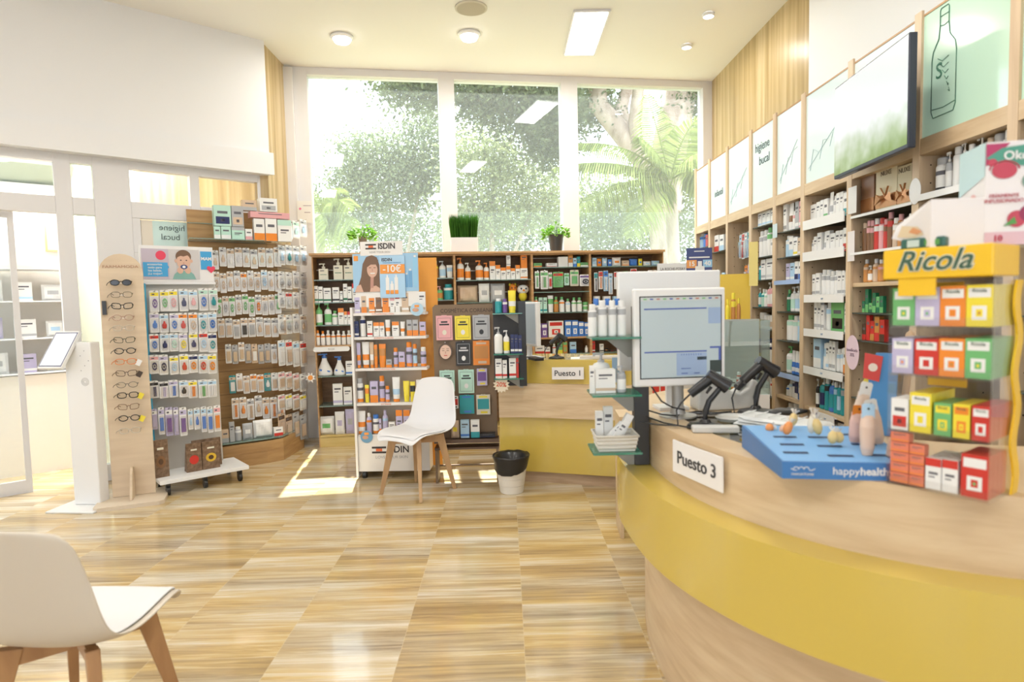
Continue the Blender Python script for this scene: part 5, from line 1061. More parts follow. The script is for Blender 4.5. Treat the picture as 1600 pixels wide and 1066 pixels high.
mb.tube([(-.076, -.071, .056), (.076, -.071, .056), (.076, .056, .056), (-.076, .056, .056)], .0045, 6, closed=True); mb.build('woven_bands', mat('basket_weave', (.62, .59, .53), .7), t)
for k, (x_, h_, w_, ti, yy) in enumerate(((.338, .125, .028, 0, .02), (.372, .14, .034, 0, .03), (.382, .10, .026, .75, -.02), (.402, .105, .022, .6, -.03), (.418, .12, .028, .5, -.02))):
    o = product('ct', 0, 'wss', (x_ - (.03 if ti else 0), 2.255 + yy, .8600 + (.012 if ti else 0)), 0, (w_, .022, h_), ti)
    tag(o, ['tall white carton at the back left of the woven basket', 'taller white carton standing in the woven basket', 'leaning white carton, lowest in the woven basket', 'leaning narrow grey-white carton in the middle of the woven basket', 'leaning white carton at the right of the woven basket'][k], 'carton', 'cartons in the woven basket')
tower('black shelf tower standing on the far counter beside the cosmetics stand', (.118, 4.60, .7705), 0, .63, (.545, .25, .07), .215, .12, BLACK, mat('bracket_grey', (.36, .35, .32), .4), off=0)
o_ = [x for x in bpy.data.objects if x.name.startswith('shelf_tower')][-1]
MB().box(-.215, -.028, .01, .018, 0, .63).build('back_plate', mat('tower_black', (.035, .035, .04), .5), o_)
fa, fb = (-1., 4.515), (1., 4.515)
row(fa, fb, .7705 + .545, "773 784 467 bt1 ttw; 785 792.5 467 bt1 PwP; 793.5 806 454 tb0 ywy", 'the top of the black shelf tower', 'bottles on the black shelf tower', dmax=.05)
row(fa, fb, .7705 + .25, "771.5 785 511 pu0 wws; 786 796 516 pu0 wyw; 797.5 803 523 ct0 Bw; 803.5 809 523 ct0 Bw; 809.5 815 524 ct0 Bw", 'the middle of the black shelf tower', 'skincare on the black shelf tower', dmax=.05)
row(fa, fb, .7705 + .07, "773.5 784 561 ct0 wr; 785 792 563 ct0 wr; 795 806 560 ct0 wr; 806.5 810 560 ct0 rr", 'the bottom of the black shelf tower', 'cartons on the black shelf tower', dmax=.04)
t = thing('discount_star', 'cream starburst card reading 20% under the black shelf tower', 'sign', (-.045, 4.50, .795), 0)
mb = MB(); mb.plate([((.063 if k % 2 else .046) * math.cos(PI * k / 14), (.063 if k % 2 else .046) * math.sin(PI * k / 14)) for k in range(28)], -.003, 0); mb.build('card', mat('star_cream', (.74, .66, .52), .5), t)
text(t, 'lettering', '20%', 0, 0, .045, mat('star_red', (.60, .10, .04), .5), y=-.004, bold=.02, rot=.1)
# ---- korean tray goods
row((-1, 4.78), (1, 4.78), .3455, "704 717 658 bg ey; 719 733 657 ct0 lb; 735 749 657 ct1 wt; 750 774 678 ct0 kB", 'the tray of the cosmetics stand', 'packs on the cosmetics stand tray')
# ---- far counter goods: monitor, scanner, papers
t = thing('desk_monitor', 'white monitor seen from the side on the far counter', 'monitor', (.165, 4.86, .9515), math.radians(-68))
mb = MB(); mb.box(-.21, .21, -.02, .02, .10, .44); mb.build('casing', WPL, t, bevel=.008); MB().box(-.195, .195, -.0215, -.0205, .12, .425).build('screen', mat('screen_grey', (.4, .46, .5), .2, emit=.2), t)
MB().box(-.1, .1, -.08, .1, 0, .012).box(-.03, .03, .005, .025, .012, .12).build('stand', WPL, t)
def scanner(label, loc, rz, s_=1.0, lean=0):
    t = thing('barcode_scanner', label, 'barcode scanner', loc, rz)
    mb = MB(); mb.lathe([(.058, 0), (.06, .004), (.055, .012), (.02, .02), (.014, .03)], 20, sx=1.15 * s_, sy=s_); mb.build('foot', BLACK, t)
    mb = MB(); mb.tube([(0, 0, .018), (0, -.002, .06 * s_), (.012, 0, .10 * s_), (.045, 0, .145 * s_), (.055, 0, .165 * s_)], .012 * s_, 9, r1=.010 * s_); mb.build('neck', BLACK, t)
    mb = MB(); h = Vector((.05 * s_, 0, .175 * s_)); dv = Vector((.62, 0, -.42)).normalized()
    a_ = h - dv * .038 * s_; b_ = h + dv * .018 * s_
    mb.tube([a_ - dv * .012 * s_, a_, h, b_, b_ + dv * .02 * s_], .019 * s_, 12, r1=.028 * s_); mb.build('head', mat('scanner_black', (.025, .025, .028), .22), t)
    mb = MB(); mb.tube([b_ + dv * .0195 * s_, b_ + dv * .0215 * s_], .024 * s_, 14); mb.build('lens', mat('scanner_lens', (.02, .03, .08), .05), t)
    g0 = a_ + Vector((.012, 0, -.002)) * s_; g1 = g0 + Vector((-.085, 0, -.068)) * s_
    mb = MB(); mb.tube([g0, g0.lerp(g1, .3), g0.lerp(g1, .7), g1], .020 * s_, 10, r1=.017 * s_); mb.bar(g0.lerp(g1, .25) + Vector((.012, 0, -.022)) * s_, g0.lerp(g1, .45) + Vector((.012, 0, -.034)) * s_, .012 * s_, .008 * s_); mb.build('handle', BLACK, t)
    mb = MB(); e_ = g1; mb.tube([e_, e_ + Vector((-.03, 0, -.03)) * s_, e_ + Vector((-.05, -.01, -.06)) * s_, Vector((-.10 * s_, -.02, .01)), Vector((-.17 * s_, .01, .006)), Vector((-.24 * s_, .05, .006))], .0035 * s_, 6); mb.build('cable', BLACK, t)
    return t
scanner('black barcode scanner on a stand upon the far Puesto 1 counter', (.385, 4.78, .9515), math.radians(8), .92)
mb = MB(); mb.prism([(-.12, -.08), (.16, -.09), (.15, .07), (-.1, .09)], 0, .004); mb.prism([(.0, -.05), (.22, -.03), (.2, .1), (.0, .08)], .0045, .007); tag(mb.build('paper_sheets', mat('paper_white', (.78, .76, .72), .7), None, (.6, 4.74, .9515)), 'white papers lying on the far counter by the scanner', 'papers')
mb = MB(); mb.box(-.17, .17, -.02, .02, 0, .025); tag(mb.build('keyboard', mat('keyboard_grey', (.62, .6, .6), .4), None, (.72, 4.66, .9515), -.15, .003), 'pale keyboard edge on the far counter behind the near tower', 'keyboard')
mb = MB(); mb.box(-.02, .05, -.1, .1, 0, .02); tag(mb.build('cable_box', BLACK, None, (.2, 4.70, .9515), .3, .003), 'small black device with cables on the far counter', 'device')
t = thing('acrylic_leaflet_holder', 'blue leaflet in a clear holder at the end of the far counter', 'leaflet holder', (.80, 4.44, .80), -.1)
MB().box(-.045, .045, -.004, .0, 0, .18).build('leaflet', mat('leaflet_blue', (.22, .34, .48), .4), t); MB().box(-.05, .05, -.012, -.008, 0, .1).build('holder', clearplastic(), t)
# ---- near counter electronics
t = thing('computer_monitor', 'white framed monitor showing a blue-grey program on the near counter', 'monitor', (.618, 2.25, .9515), math.radians(5))
MON = t
mb = MB(); mb.box(-.166, .172, -.03, .0, .13, .482); mb.build('frame', WPL, t, bevel=.006)
MB().box(-.146, .158, -.0315, -.0301, .158, .455).build('bezel', BLACK, t)
s_ = link('screen', None, t); sc_ = mat('screen_pale_blue', (.42, .50, .53), .18, emit=.16)
MB().box(-.142, .154, -.0325, -.0316, .162, .451).build('display', sc_, s_)
mb = MB(); Bl, Dk, Md, Gn = 0, 1, 2, 3
def sq(x0, x1, z0, z1, m_): mb.quad(-.142 + x0 * .296, -.142 + x1 * .296, .162 + z0 * .289, .162 + z1 * .289, -.0330, m_)
sq(.0, 1, .955, 1, 4); sq(.04, .82, .845, .862, 0); sq(.84, 1, .66, .86, 2); sq(.04, .82, .31, .328, 0); sq(.86, 1, .35, .375, 0); sq(.44, .82, .02, .30, 2); sq(.70, .82, .21, .25, 1); sq(.86, 1, .05, .20, 1); sq(.97, 1, .2, .35, 0); sq(.5, .62, .10, .112, 0); sq(.5, .58, .04, .052, 0); sq(.66, .73, .04, .052, 0)
for k in range(12): mb.quad(-.142 + .01 + k * .024, -.142 + .022 + k * .024, .162 + .968 * .289, .162 + .985 * .289, -.0335, (3, 0, 5)[k % 3])
for k in range(9): mb.quad(-.142 + .148 + k * .009, -.142 + .150 + k * .009, .162 + .27 * .289, .162 + .29 * .289, -.0335, 0)
mb.build('program_window', [mat('ui_blue', (.08, .12, .38), .3, emit=.1), mat('ui_dark', (.04, .06, .06), .3), mat('ui_midblue', (.30, .40, .58), .3, emit=.1), mat('ui_green', (.2, .5, .2), .3), mat('ui_bar', (.5, .53, .53), .3, emit=.1), mat('ui_red', (.5, .2, .15), .3)], s_)
MB().box(-.05, .06, .0, .05, .18, .42).build('rear_cover', WPL, t, bevel=.01)
mb = MB(); mb.lathe([(.022, .04), (.022, .25)], 16, .03, .07); mb.build('column', mat('monitor_arm_grey', (.45, .44, .42), .35, metal=.4), t)
mb = MB(); mb.lathe([(.07, 0), (.07, .006), (.03, .012), (.024, .04)], 20, .03, .07); mb.build('foot', mat('monitor_arm_grey', (.45, .44, .42), .35), t)
t2 = thing('customer_screen', 'blank white customer screen standing behind the near monitor', 'screen', (.66, 2.47, .9515), math.radians(3))
MB().box(-.215, .20, .0, .03, .16, .555).build('housing', WPL, t2, bevel=.006); MB().box(-.06, .06, -.03, .07, 0, .012).box(-.02, .02, .005, .025, .012, .16).build('stand', WPL, t2)
t = scanner('black barcode scanner in front of the monitor on the near counter', (.675, 2.10, .9515), math.radians(-12), .92)
t = scanner('second black barcode scanner, right of the monitor on the near counter', (.945, 2.34, .9515), math.radians(10), 1.0)
mb = MB(); mb.box(-.075, .075, -.02, .02, 0, .022); mb.build('numeric_reader', mat('light_grey_plastic', (.60, .60, .58), .35), None, (.685, 2.03, .9515), math.radians(-8), .005); tag([o for o in bpy.data.objects if o.name == 'numeric_reader'][0], 'pale grey flat bar reader in front of the scanner foot', 'card reader')
t = thing('card_terminal_dock', 'pale grey curved card terminal dock behind the near scanners', 'terminal', (.865, 2.47, .9515), math.radians(4))
pts = [(-.12, 0), (.13, 0), (.13, .10), (.115, .115)] + [(.075 - .055 * math.cos(a_) * -1 * -1, .115 - .055 * math.sin(a_)) for a_ in [PI * k / 8 for k in range(0)]] + [(.10, .12), (.085, .085), (.05, .065), (.01, .075), (-.01, .11), (-.03, .125), (-.08, .125), (-.11, .11), (-.12, .06)]
mb = MB(); mb.plate(pts, -.05, .05); mb.build('body', mat('light_grey_plastic', (.60, .60, .58), .35), t, bevel=.008)
mb = MB(); mb.tube([(.05, -.02, .085), (.09, 0, .112), (.13, 0, .12)], .016, 8); mb.build('handset', BLACK, t)
t = thing('dark_oval_handset', 'black oval device lying at the back of the near counter', 'device', (1.04, 2.29, .9515), .1)
MB().blob((0, 0, .013), (.085, .035, .013), 16).build('shell', BLACK, t); MB().blob((-.02, 0, .023), (.03, .015, .005), 10).build('key_pad', mat('key_grey', (.12, .12, .12), .5), t)
t = thing('grey_dish', 'pale grey rounded coin dish between the scanner feet', 'dish', (.82, 2.22, .9515), 0)
MB().lathe([(.05, 0), (.058, .012), (.052, .016), (.045, .008), (.001, .006)], 20, sx=1.2).build('bowl', mat('light_grey_plastic', (.60, .60, .58), .35), t)
t = thing('clear_packaging_tray', 'long translucent white ribbed tray beside the scanners', 'tray', (.905, 2.03, .956), math.radians(-52))
mb = MB(); 
for k in range(3): mb.add([(-.15 + .02 * k, -.045 + .002 * k, .004 + k * .010), (.15, -.045, .004 + k * .010), (.15, .05, .010 + k * .010), (-.15 + .02 * k, .05, .012 + k * .010), (-.14, -.035, .013 + k * .010), (.14, -.035, .013 + k * .010), (.14, .04, .018 + k * .010), (-.14, .04, .020 + k * .010)], [(0, 3, 2, 1), (0, 1, 5, 4), (1, 2, 6, 5), (2, 3, 7, 6), (3, 0, 4, 7), (4, 5, 6, 7)])
mb.build('moulded_sheets', mat('milky_plastic', (.72, .74, .74), .25), t)
mb = MB()
for k in range(6): mb.tube([(-.12 + k * .045, -.03, .040), (-.11 + k * .045, .035, .046)], .002, 5)
mb.build('ridges', mat('milky_plastic', (.72, .74, .74), .25), t)
for i_, (pts_, lb) in enumerate([([(.515, 2.28, 1.10), (.55, 2.20, 1.03), (.60, 2.24, 1.0), (.66, 2.3, .98), (.66, 2.34, .956)], 'thin black cable looping from the dark post over the near counter'),
    ([(.52, 2.27, .985), (.56, 2.24, .975), (.62, 2.26, .965), (.66, 2.33, .958), (.72, 2.36, .960), (.80, 2.34, .958), (.86, 2.36, .957)], 'black cable running along the near counter behind the scanner'),
    ([(.515, 2.28, .96), (.55, 2.17, .958), (.60, 2.10, .958), (.63, 2.06, .958)], 'short black cable in front of the dark post')]):
    tag(MB().tube(spline([p[:3] for p in pts_], 5) if False else pts_, .003, 7).build('black_cable', BLACK), lb, 'cable', 'cables on the near counter')
# goods lying under the glass inset
rr = random.Random(9)
for k in range(9):
    x_, y_ = .66 + .022 * k + rr.uniform(0, .03), 2.20 - .058 * k; c_ = 'ygPwGwylg'[k]
    o = product('ct', (2, 1, 4)[k % 3], c_ + 'wy', (x_ + .03, y_, .832), math.radians(-70 + 9 * k), (.055, .05, .045)); tag(o, PAL[c_][0] + ' carton, ' + ORD[k] + ' from the monitor under the counter glass', 'carton', 'packs under the counter glass')
# ---- blue sweets box on the near counter
ba, bb = atZ(1222, 748, .951), atZ(1400, 752, .951); brz = rotof(ba, bb)
t = thing('blue_display_tray', 'blue cardboard counter tray holding wrapped candies', 'display tray', (ba.x, ba.y, .951), brz)
bd = .33; mb = MB(); mb.add([(0, 0, 0), (.30, 0, 0), (.30, bd, 0), (-.03, bd, 0), (0, 0, .042), (.30, 0, .042), (.30, bd, .065), (-.03, bd, .065)], [(3, 2, 1, 0), (0, 1, 5, 4), (1, 2, 6, 5), (2, 3, 7, 6), (3, 0, 4, 7), (4, 5, 6, 7)]); 
mb.build('carton_tray', [mat('tray_blue', (.045, .18, .46), .35)], t)
mb = MB(); mb.add([(.004, .004, .0428), (.296, .004, .0428), (.296, bd - .004, .0656), (-.024, bd - .004, .0656)], [(0, 1, 2, 3)], mi=0)
for x_, y_ in ((.05, .07), (.06, .14), (.06, .21), (.15, .05), (.15, .13), (.15, .21), (.24, .06), (.24, .15), (.24, .24)): z_ = .0428 + y_ / bd * .0228 + .0006; mb.add([(x_ - .03, y_ - .008, z_ - .0006), (x_ + .03, y_ - .008, z_ - .0006), (x_ + .03, y_ + .008, z_ + .0006), (x_ - .03, y_ + .008, z_ + .0006)], [(0, 1, 2, 3)], mi=1)
mb.build('slotted_top', [mat('tray_light_blue', (.16, .38, .70), .4), mat('slot_dark', (.01, .03, .10), .6)], t)
text(t, 'lettering', 'happy', .115, .021, .026, WPL, align='LEFT', y=-.0012); text(t, 'bold_lettering', 'healthyh', .177, .021, .026, WPL, align='LEFT', y=-.0012, bold=.02)
mb = MB()
for k in range(3): mb.tube([(.032 + k * .012 + .006 * math.cos(a_), -.0006, .024 + .006 * math.sin(a_)) for a_ in [PI * (q / 6) for q in range(7)]], .001, 4)
mb.tube([(.02, -.0006, .026), (.027, -.0006, .022), (.034, -.0006, .022)], .001, 4); mb.tube([(.062, -.0006, .022), (.069, -.0006, .022), (.076, -.0006, .026)], .001, 4); mb.build('wave_emblem', WPL, t); text(t, 'small_lettering', 'MARGATOMIE', .047, .012, .008, WPL, y=-.0012)
MT_ = Matrix.Translation((ba.x, ba.y, .951)) @ Matrix.Rotation(brz, 4, 'Z')
cd_ = [('orange', (.75, .28, .08)), ('gold', (.70, .52, .22)), ('peach', (.74, .44, .30)), ('ivory', (.74, .68, .56))]
ck = 0
for x_, y_, h_, c_, ti in ((.02, .28, .03, 0, 1.2), (.055, .27, .028, 2, 1.3), (.06, .21, .05, 0, .3), (.10, .30, .05, 1, .2), (.13, .22, .07, 3, .1), (.15, .21, .06, 1, -.2), (.155, .13, .045, 1, .1), (.18, .14, .04, 1, -.2)):
    p = MT_ @ Vector((x_, y_, .0428 + y_ / bd * .0228)); t = thing('wrapped_candy', f"{cd_[c_][0]} wrapped candy, {ORD[ck]} from the left in the blue counter tray", 'candy', tuple(p), brz, 'wrapped candies in the blue tray'); t.rotation_euler = (0, ti, brz)
    MB().blob((0, 0, h_ * .45 + .004), (.013, .010, h_ * .4), 10).build('sweet', mat('candy_' + cd_[c_][0], cd_[c_][1], .3), t)
    mb = MB()
    for k in range(7): a_ = k * .9; mb.add([(0, 0, h_ * .78), (math.cos(a_) * .010, math.sin(a_) * .010, h_ * 1.15), (math.cos(a_ + .5) * .013, math.sin(a_ + .5) * .013, h_ * 1.1)], [(0, 1, 2)])
    mb.build('wrapper_twist', mat('candy_wrap', (.74, .68, .60), .25, alpha=.8), t); ck += 1
for k, (x_, y_, h_, lean, c_, hc) in enumerate(((.215, .06, .13, 0, 'e', 'l'), (.265, .05, .125, .35, 'e', 'w'), (.25, .24, .15, .2, 'c', 'w'), (.28, .16, .12, -.2, 'e', 'w'), (.225, .17, .10, .1, 'p', 'o'))):
    p = MT_ @ Vector((x_, y_, .0428 + y_ / bd * .0228)); t = thing('lollipop_pack', ['upright clear bag of beige sweets with pale blue tag, front of the blue tray', 'leaning clear bag of beige sweets at the right of the blue tray', 'tall cream sweets bag at the back of the blue tray', 'beige sweets bag between the leaning one and the dispenser', 'small pink sweets bag in the middle of the blue tray'][k], 'sweets bag', tuple(p), brz, 'bagged sweets in the blue tray'); t.rotation_euler = (0, lean, brz)
    mb = MB(); n_ = 10; lv = [(.012, .006, 0), (.017, .012, h_ * .15), (.019, .013, h_ * .55), (.016, .008, h_ * .72), (.017, .002, h_ * .8)]
    for j in range(len(lv) - 1):
        a0, b0, z0 = lv[j]; a1, b1, z1 = lv[j + 1]
        mb.add([(math.cos(2 * PI * q / n_) * a0, math.sin(2 * PI * q / n_) * b0, z0) for q in range(n_)] + [(math.cos(2 * PI * q / n_) * a1, math.sin(2 * PI * q / n_) * b1, z1) for q in range(n_)], [(q, (q + 1) % n_, n_ + (q + 1) % n_, n_ + q) for q in range(n_)], True)
    mb.build('bag', mat('bag_' + c_, tuple(.35 * v + .65 * w_ for v, w_ in zip(PAL[c_][1], (.75, .55, .45))), .3), t)
    mb = MB(); mb.plate([(-.015, h_ * .72), (.015, h_ * .72), (.015, h_ * .97), (.01, h_), (-.01, h_), (-.015, h_ * .97)], -.004, -.002, 0); disc(mb, 0, h_ * .9, .003, .003, -.005, 1, n_=8); mb.build('tag', [pm(hc), BLACK], t)
# ---- sweets dispenser
ra, rbp = atZ(1387, 756, .951), atZ(1543, 789, .951); rrz = rotof(ra, rbp); RW_ = math.hypot(rbp.x - ra.x, rbp.y - ra.y)
t = thing('sweets_dispenser', 'clear acrylic herb sweets dispenser with a yellow lettered header on the near counter', 'display stand', (ra.x, ra.y, .9515), rrz); RD = .135
RYM = mat('dispenser_yellow', (.84, .52, .02), .3); acr = glassmat('acrylic', (.97, .97, .97), .03, .03)
mb = MB(); mb.box(-.003, 0, -.002, RD, 0, .485); mb.box(RW_, RW_ + .003, -.002, RD, 0, .485); mb.build('acrylic_sides', acr, t)
mb = MB(); lvz = (.006, .130, .262, .372)
for z_ in lvz: mb.box(.0001, RW_ - .0001, 0, RD - .001, z_ - .004, z_)
mb.build('acrylic_shelves', acr, t)
for z_ in lvz: MB().box(.0001, RW_ - .0001, -.004, -.001, z_ - .004, z_ + .02).build('acrylic_lip', acr, t)
MB().box(.0, RW_, RD, RD + .003, 0, .47).build('rear_panel', acr, t)
h_ = link('header', None, t); mb = MB(); mb.box(-.012, RW_ + .004, -.014, RD + .004, .478, .545); mb.build('header_box', RYM, h_, bevel=.004)
text(h_, 'lettering_outline', 'Ricola', RW_ * .46, .515, .062, mat('header_cream', (.80, .76, .60), .4), y=-.0152, bold=.045, sx=.95, shear=.35); text(h_, 'lettering', 'Ricola', RW_ * .46, .515, .062, mat('lettering_dark_green', (.05, .11, .07), .4), y=-.0166, bold=.012, sx=.95, shear=.35)
mb = MB(); W2 = []; 
for k in range(25):
    z_ = .47 * k / 24; W2.append((RD - .012 + .012 * math.sin(k * .8), z_))
mb.add([(RW_ + x_, y_, z_) for x_ in (.004, .009) for y_, z_ in [(a_ - .012, b_) for a_, b_ in W2] + [(a_ + .022, b_) for a_, b_ in W2[::-1]]], [list(range(50)), list(range(99, 49, -1))] + [(k, 50 + k, 50 + (k + 1) % 50, (k + 1) % 50) for k in range(50)])
mb.build('wavy_side', RYM, t)
MB().box(.02, .095, -.010, -.006, .440, .478).build('header_tab', RYM, t)
MB().box(.02, .10, RD - .006, RD - .001, .385, .47).box(.03, .11, RD - .006, RD - .001, .225, .26).build('yellow_backs', mat('back_amber', (.78, .45, .03), .4), t)
RT = Matrix.Translation((ra.x, ra.y, .9515)) @ Matrix.Rotation(rrz, 4, 'Z')
lvl = ['bottom', 'third', 'second', 'top']
def rbox(lv, i_, x0, x1, h_, cols, deep, word, size=.0135, style=3, zz=0, hide=False):
    for d_ in range(deep):
        p = RT @ Vector(((x0 + x1) / 2, .006 + d_ * .0262, lvz[lv] + .0008 + zz))
        o = product('ct', style, cols, tuple(p), rrz, (x1 - x0 - .001, .0245, h_))
        nm = f"{PAL[cols[0]][0]} sweets carton, {ORD[i_]} from the left on the {lvl[lv]} dispenser level" if d_ == 0 else f"{PAL[cols[0]][0]} sweets carton, {ORD[d_]} row deep, {ORD[i_]} on the {lvl[lv]} dispenser level"
        if zz: nm = nm.replace('sweets carton', 'flat sweets box, ' + ORD[round(zz / .024)] + ' of stack')[:] 
        tag(o, nm, 'carton', 'sweets cartons in the dispenser')
        if d_ == 0 and word:
            tt = text(o, 'lettering', word, 0, .86, size / .06, mat('lettering_dark_green', (.05, .11, .07), .4), y=-.05, bold=.01)
            tt.scale = (1, 1, .06 / h_ * (x1 - x0) / .06); 
W = RW_; g = W / 4
rbox(3, 0, .002, g, .085, 'gwy', 4, 'Ricola'); rbox(3, 1, g, 2 * g, .085, 'Lwg', 4, 'Ricola'); rbox(3, 2, 2 * g, 3 * g, .087, 'owo', 4, 'Ricola'); rbox(3, 3, 3 * g, W - .001, .088, 'ywa', 5, 'Ricola')
rbox(2, 0, .002, g * .96, .080, 'Lwo', 4, 'Ricola'); rbox(2, 1, g, 2 * g, .080, 'rwr', 5, 'Ricola'); rbox(2, 2, 2 * g, 3 * g, .083, 'owa', 5, 'Ricola'); rbox(2, 3, 3 * g, W - .001, .085, 'gwy', 5, 'Ricola')
rbox(1, 0, .002, .8 * g, .072, 'wrr', 3, '', style=4); rbox(1, 1, .85 * g, 1.75 * g, .090, 'ywy', 5, 'Ricola'); rbox(1, 2, 1.85 * g, 2.55 * g, .072, 'gyy', 4, 'Ricola'); rbox(1, 3, 2.6 * g, 3.25 * g, .074, 'yoo', 4, 'Ricola'); rbox(1, 4, 3.3 * g, W - .001, .074, 'rwr', 5, 'Ricola')
for k in range(5):
    rbox(0, 0, .002, .85 * g, .0225, 'Coc', 1, '', style=0, zz=.024 * k)
    if k < 4: rbox(0, 1, .87 * g, 1.5 * g, .0225, 'Coc', 1, '', style=0, zz=.024 * k)
rbox(0, 2, 1.55 * g, 2.2 * g, .07, 'wrk', 4, '', style=2); rbox(0, 3, 2.22 * g, 2.85 * g, .072, 'wro', 4, '', style=2); rbox(0, 4, 2.95 * g, W - .001, .092, 'rwg', 4, '', style=3)
# things on top of the dispenser
zt_ = .9515 + .5455
def ontop(x_, y_, z_): return RT @ Vector((x_, y_, z_))
p = ontop(.03, .05, .546); t = thing('green_tin', 'dark green patterned tin on top of the sweets dispenser', 'tin', tuple(p), rrz)
MB().box(-.02, .07, -.03, .05, 0, .024).build('tin_body', mat('tin_green', (.03, .12, .10), .3), t, bevel=.004); mb = MB(); mb.quad(-.005, .02, .004, .02, -.0315, 0); mb.quad(.03, .06, .006, .018, -.0315, 1); mb.build('tin_print', [mat('tin_pale', (.5, .62, .62), .4), mat('tin_leaf', (.10, .32, .08), .4)], t)
p0 = atZ(1537, 384, zt_ + .001)
t = thing('tea_box', 'large white fruit tea box with green label on top of the sweets dispenser', 'carton', (p0.x, p0.y, zt_ + .0012), math.radians(-14))
TW = .17; TH = .222; mb = MB(); mb.box(0, TW, 0, .12, 0, TH); mb.build('box', mat('teabox_white', (.78, .75, .76), .35), t, bevel=.001)
mb = MB(); mb.add([(-.001, y_, z_) for y_, z_ in ((0, .15), (0, .222), (.12, .222), (.12, .12))], [(0, 1, 2, 3)], mi=0); mb.add([(-.0016, .05 + .016 * math.cos(k * PI / 8), .10 + .018 * math.sin(k * PI / 8)) for k in range(16)][::-1], [range(16)], mi=1); mb.build('side_print', [mat('tea_aqua', (.50, .68, .72), .4), mat('tea_rose', (.74, .42, .42), .4)], t)
mb = MB()
mb.add([(x_, -.0012, z_) for x_, z_ in ((0, .165), (.12, .185), (.17, .21), (.17, .238), (.0, .238))][::1], [(0, 1, 2, 3, 4)], mi=1) if False else None
mb.add([(0, -.001, .17), (.045, -.001, .218), (0, -.001, .218)], [(0, 1, 2)], mi=1)
mb.add([(x_, -.0016, z_) for x_, z_ in ((.0, .188), (.03, .208), (.10, .215), (.17, .213), (.17, .173), (.10, .166), (.04, .170), (.015, .178))], [range(8)], mi=0)
disc(mb, .035, .160, .024, .018, -.002, 2); disc(mb, .012, .178, .009, .008, -.002, 2); mb.tube([(.035 + .028 * math.cos(a_), -.002, .162 + .018 * math.sin(a_)) for a_ in [PI * k / 8 for k in range(9)]], .0015, 4, 2)
disc(mb, .09, .135, .022, .020, -.002, 3); mb.quad(.088, .092, .07, .118, -.002, 3)
for q_, (x_, z_, r_, m_) in enumerate(((.06, .055, .018, 2), (.082, .066, .018, 4), (.105, .06, .02, 2), (.13, .07, .022, 4), (.155, .085, .02, 2), (.10, .042, .014, 2))): disc(mb, x_, z_, r_, r_, -.002 - .0002 * q_, m_)
mb.add([(.035, -.0034, .04), (.06, -.0034, .045), (.055, -.0034, .06)], [(0, 1, 2)], mi=5); mb.quad(0, .17, .0, .028, -.0014, 6)
mb.build('fruit_print', [mat('tea_green', (.07, .30, .22), .4), mat('tea_magenta', (.42, .03, .12), .4), mat('tea_red', (.50, .05, .09), .4), mat('tea_sage', (.18, .32, .26), .4), mat('tea_plum', (.28, .02, .08), .4), mat('tea_leaf', (.08, .3, .06), .4), mat('tea_pink', (.68, .46, .52), .4)], t)
text(t, 'lettering', 'Okosiaa', .075, .190, .026, WPL, y=-.003, bold=.02); text(t, 'number', '10', .025, .014, .018, mat('tea_red', (.50, .05, .09), .4), y=-.003, bold=.03); text(t, 'small_lettering', 'FRÍAMENTE\nINFUSIONADO', .035, .10, .011, mat('tea_red', (.50, .05, .09), .4), y=-.003)
p = ontop(.075, .07, .5465); t = thing('tea_box', 'white tea box with a peach fruit print lying open beside the large tea box', 'carton', tuple(p), rrz - .35)
mb = MB(); mb.add([(-.115, -.02, .032), (.02, -.055, .0), (.06, .05, .0), (-.08, .07, .05), (-.10, -.02, .062), (.02, -.055, .105), (.06, .05, .105), (-.06, .07, .095)], [(3, 2, 1, 0), (0, 1, 5, 4), (1, 2, 6, 5), (2, 3, 7, 6), (3, 0, 4, 7), (4, 5, 6, 7)]); mb.build('box', mat('teabox_white', (.78, .75, .76), .35), t, bevel=.001)
mb = MB(); mb.add([(-.09, -.0285, .033), (-.03, -.0435, .025), (.0, -.051, .03), (-.02, -.046, .05), (-.075, -.032, .058)], [range(5)], mi=0); mb.add([(-.05, -.0395, .040), (-.02, -.0475, .032), (-.005, -.0512, .038), (-.035, -.0432, .050)], [range(4)], mi=1); mb.build('fruit_print', [mat('tea_peach', (.74, .60, .40), .4), mat('tea_orange', (.70, .30, .12), .4)], t)
# ---- items between near dispenser and the wall: cardboard figure, wooden tongs
t = thing('blue_cardboard_stand', 'tall blue and yellow cardboard display with a red tag behind the candies', 'display card', (1.17, 1.93, .951), math.radians(-40))
mb = MB(); mb.plate([(-.03, 0), (.03, 0), (.045, .10), (.05, .22), (.035, .26), (-.01, .26), (-.03, .2)], 0, .015, 0); mb.plate([(-.05, .02), (-.03, .0), (-.03, .2), (-.045, .17)], .001, .012, 1); mb.build('card', [mat('card_midblue', (.08, .28, .60), .4), mat('card_yellow', (.78, .66, .08), .4)], t)
mb = MB(); mb.plate([(-.045, .18), (.0, .17), (.01, .25), (-.04, .26)], -.006, -.002, 0); disc(mb, -.017, .215, .013, .013, -.007, 1); mb.build('red_tag', [mat('tag_red', (.62, .06, .05), .4), mat('tag_cream', (.8, .7, .6), .4)], t)
t = thing('wooden_back_scratcher', 'pale wooden brush standing upright behind the dispenser', 'wooden brush', (1.26, 1.95, .951), math.radians(-40)); mb = MB(); mb.tube([(0, 0, 0), (.005, 0, .12), (.012, 0, .2)], .010, 8); mb.build('handle', BEECH, t); MB().blob((.016, 0, .26), (.022, .012, .07), 12).build('brush_head', BEECH, t)
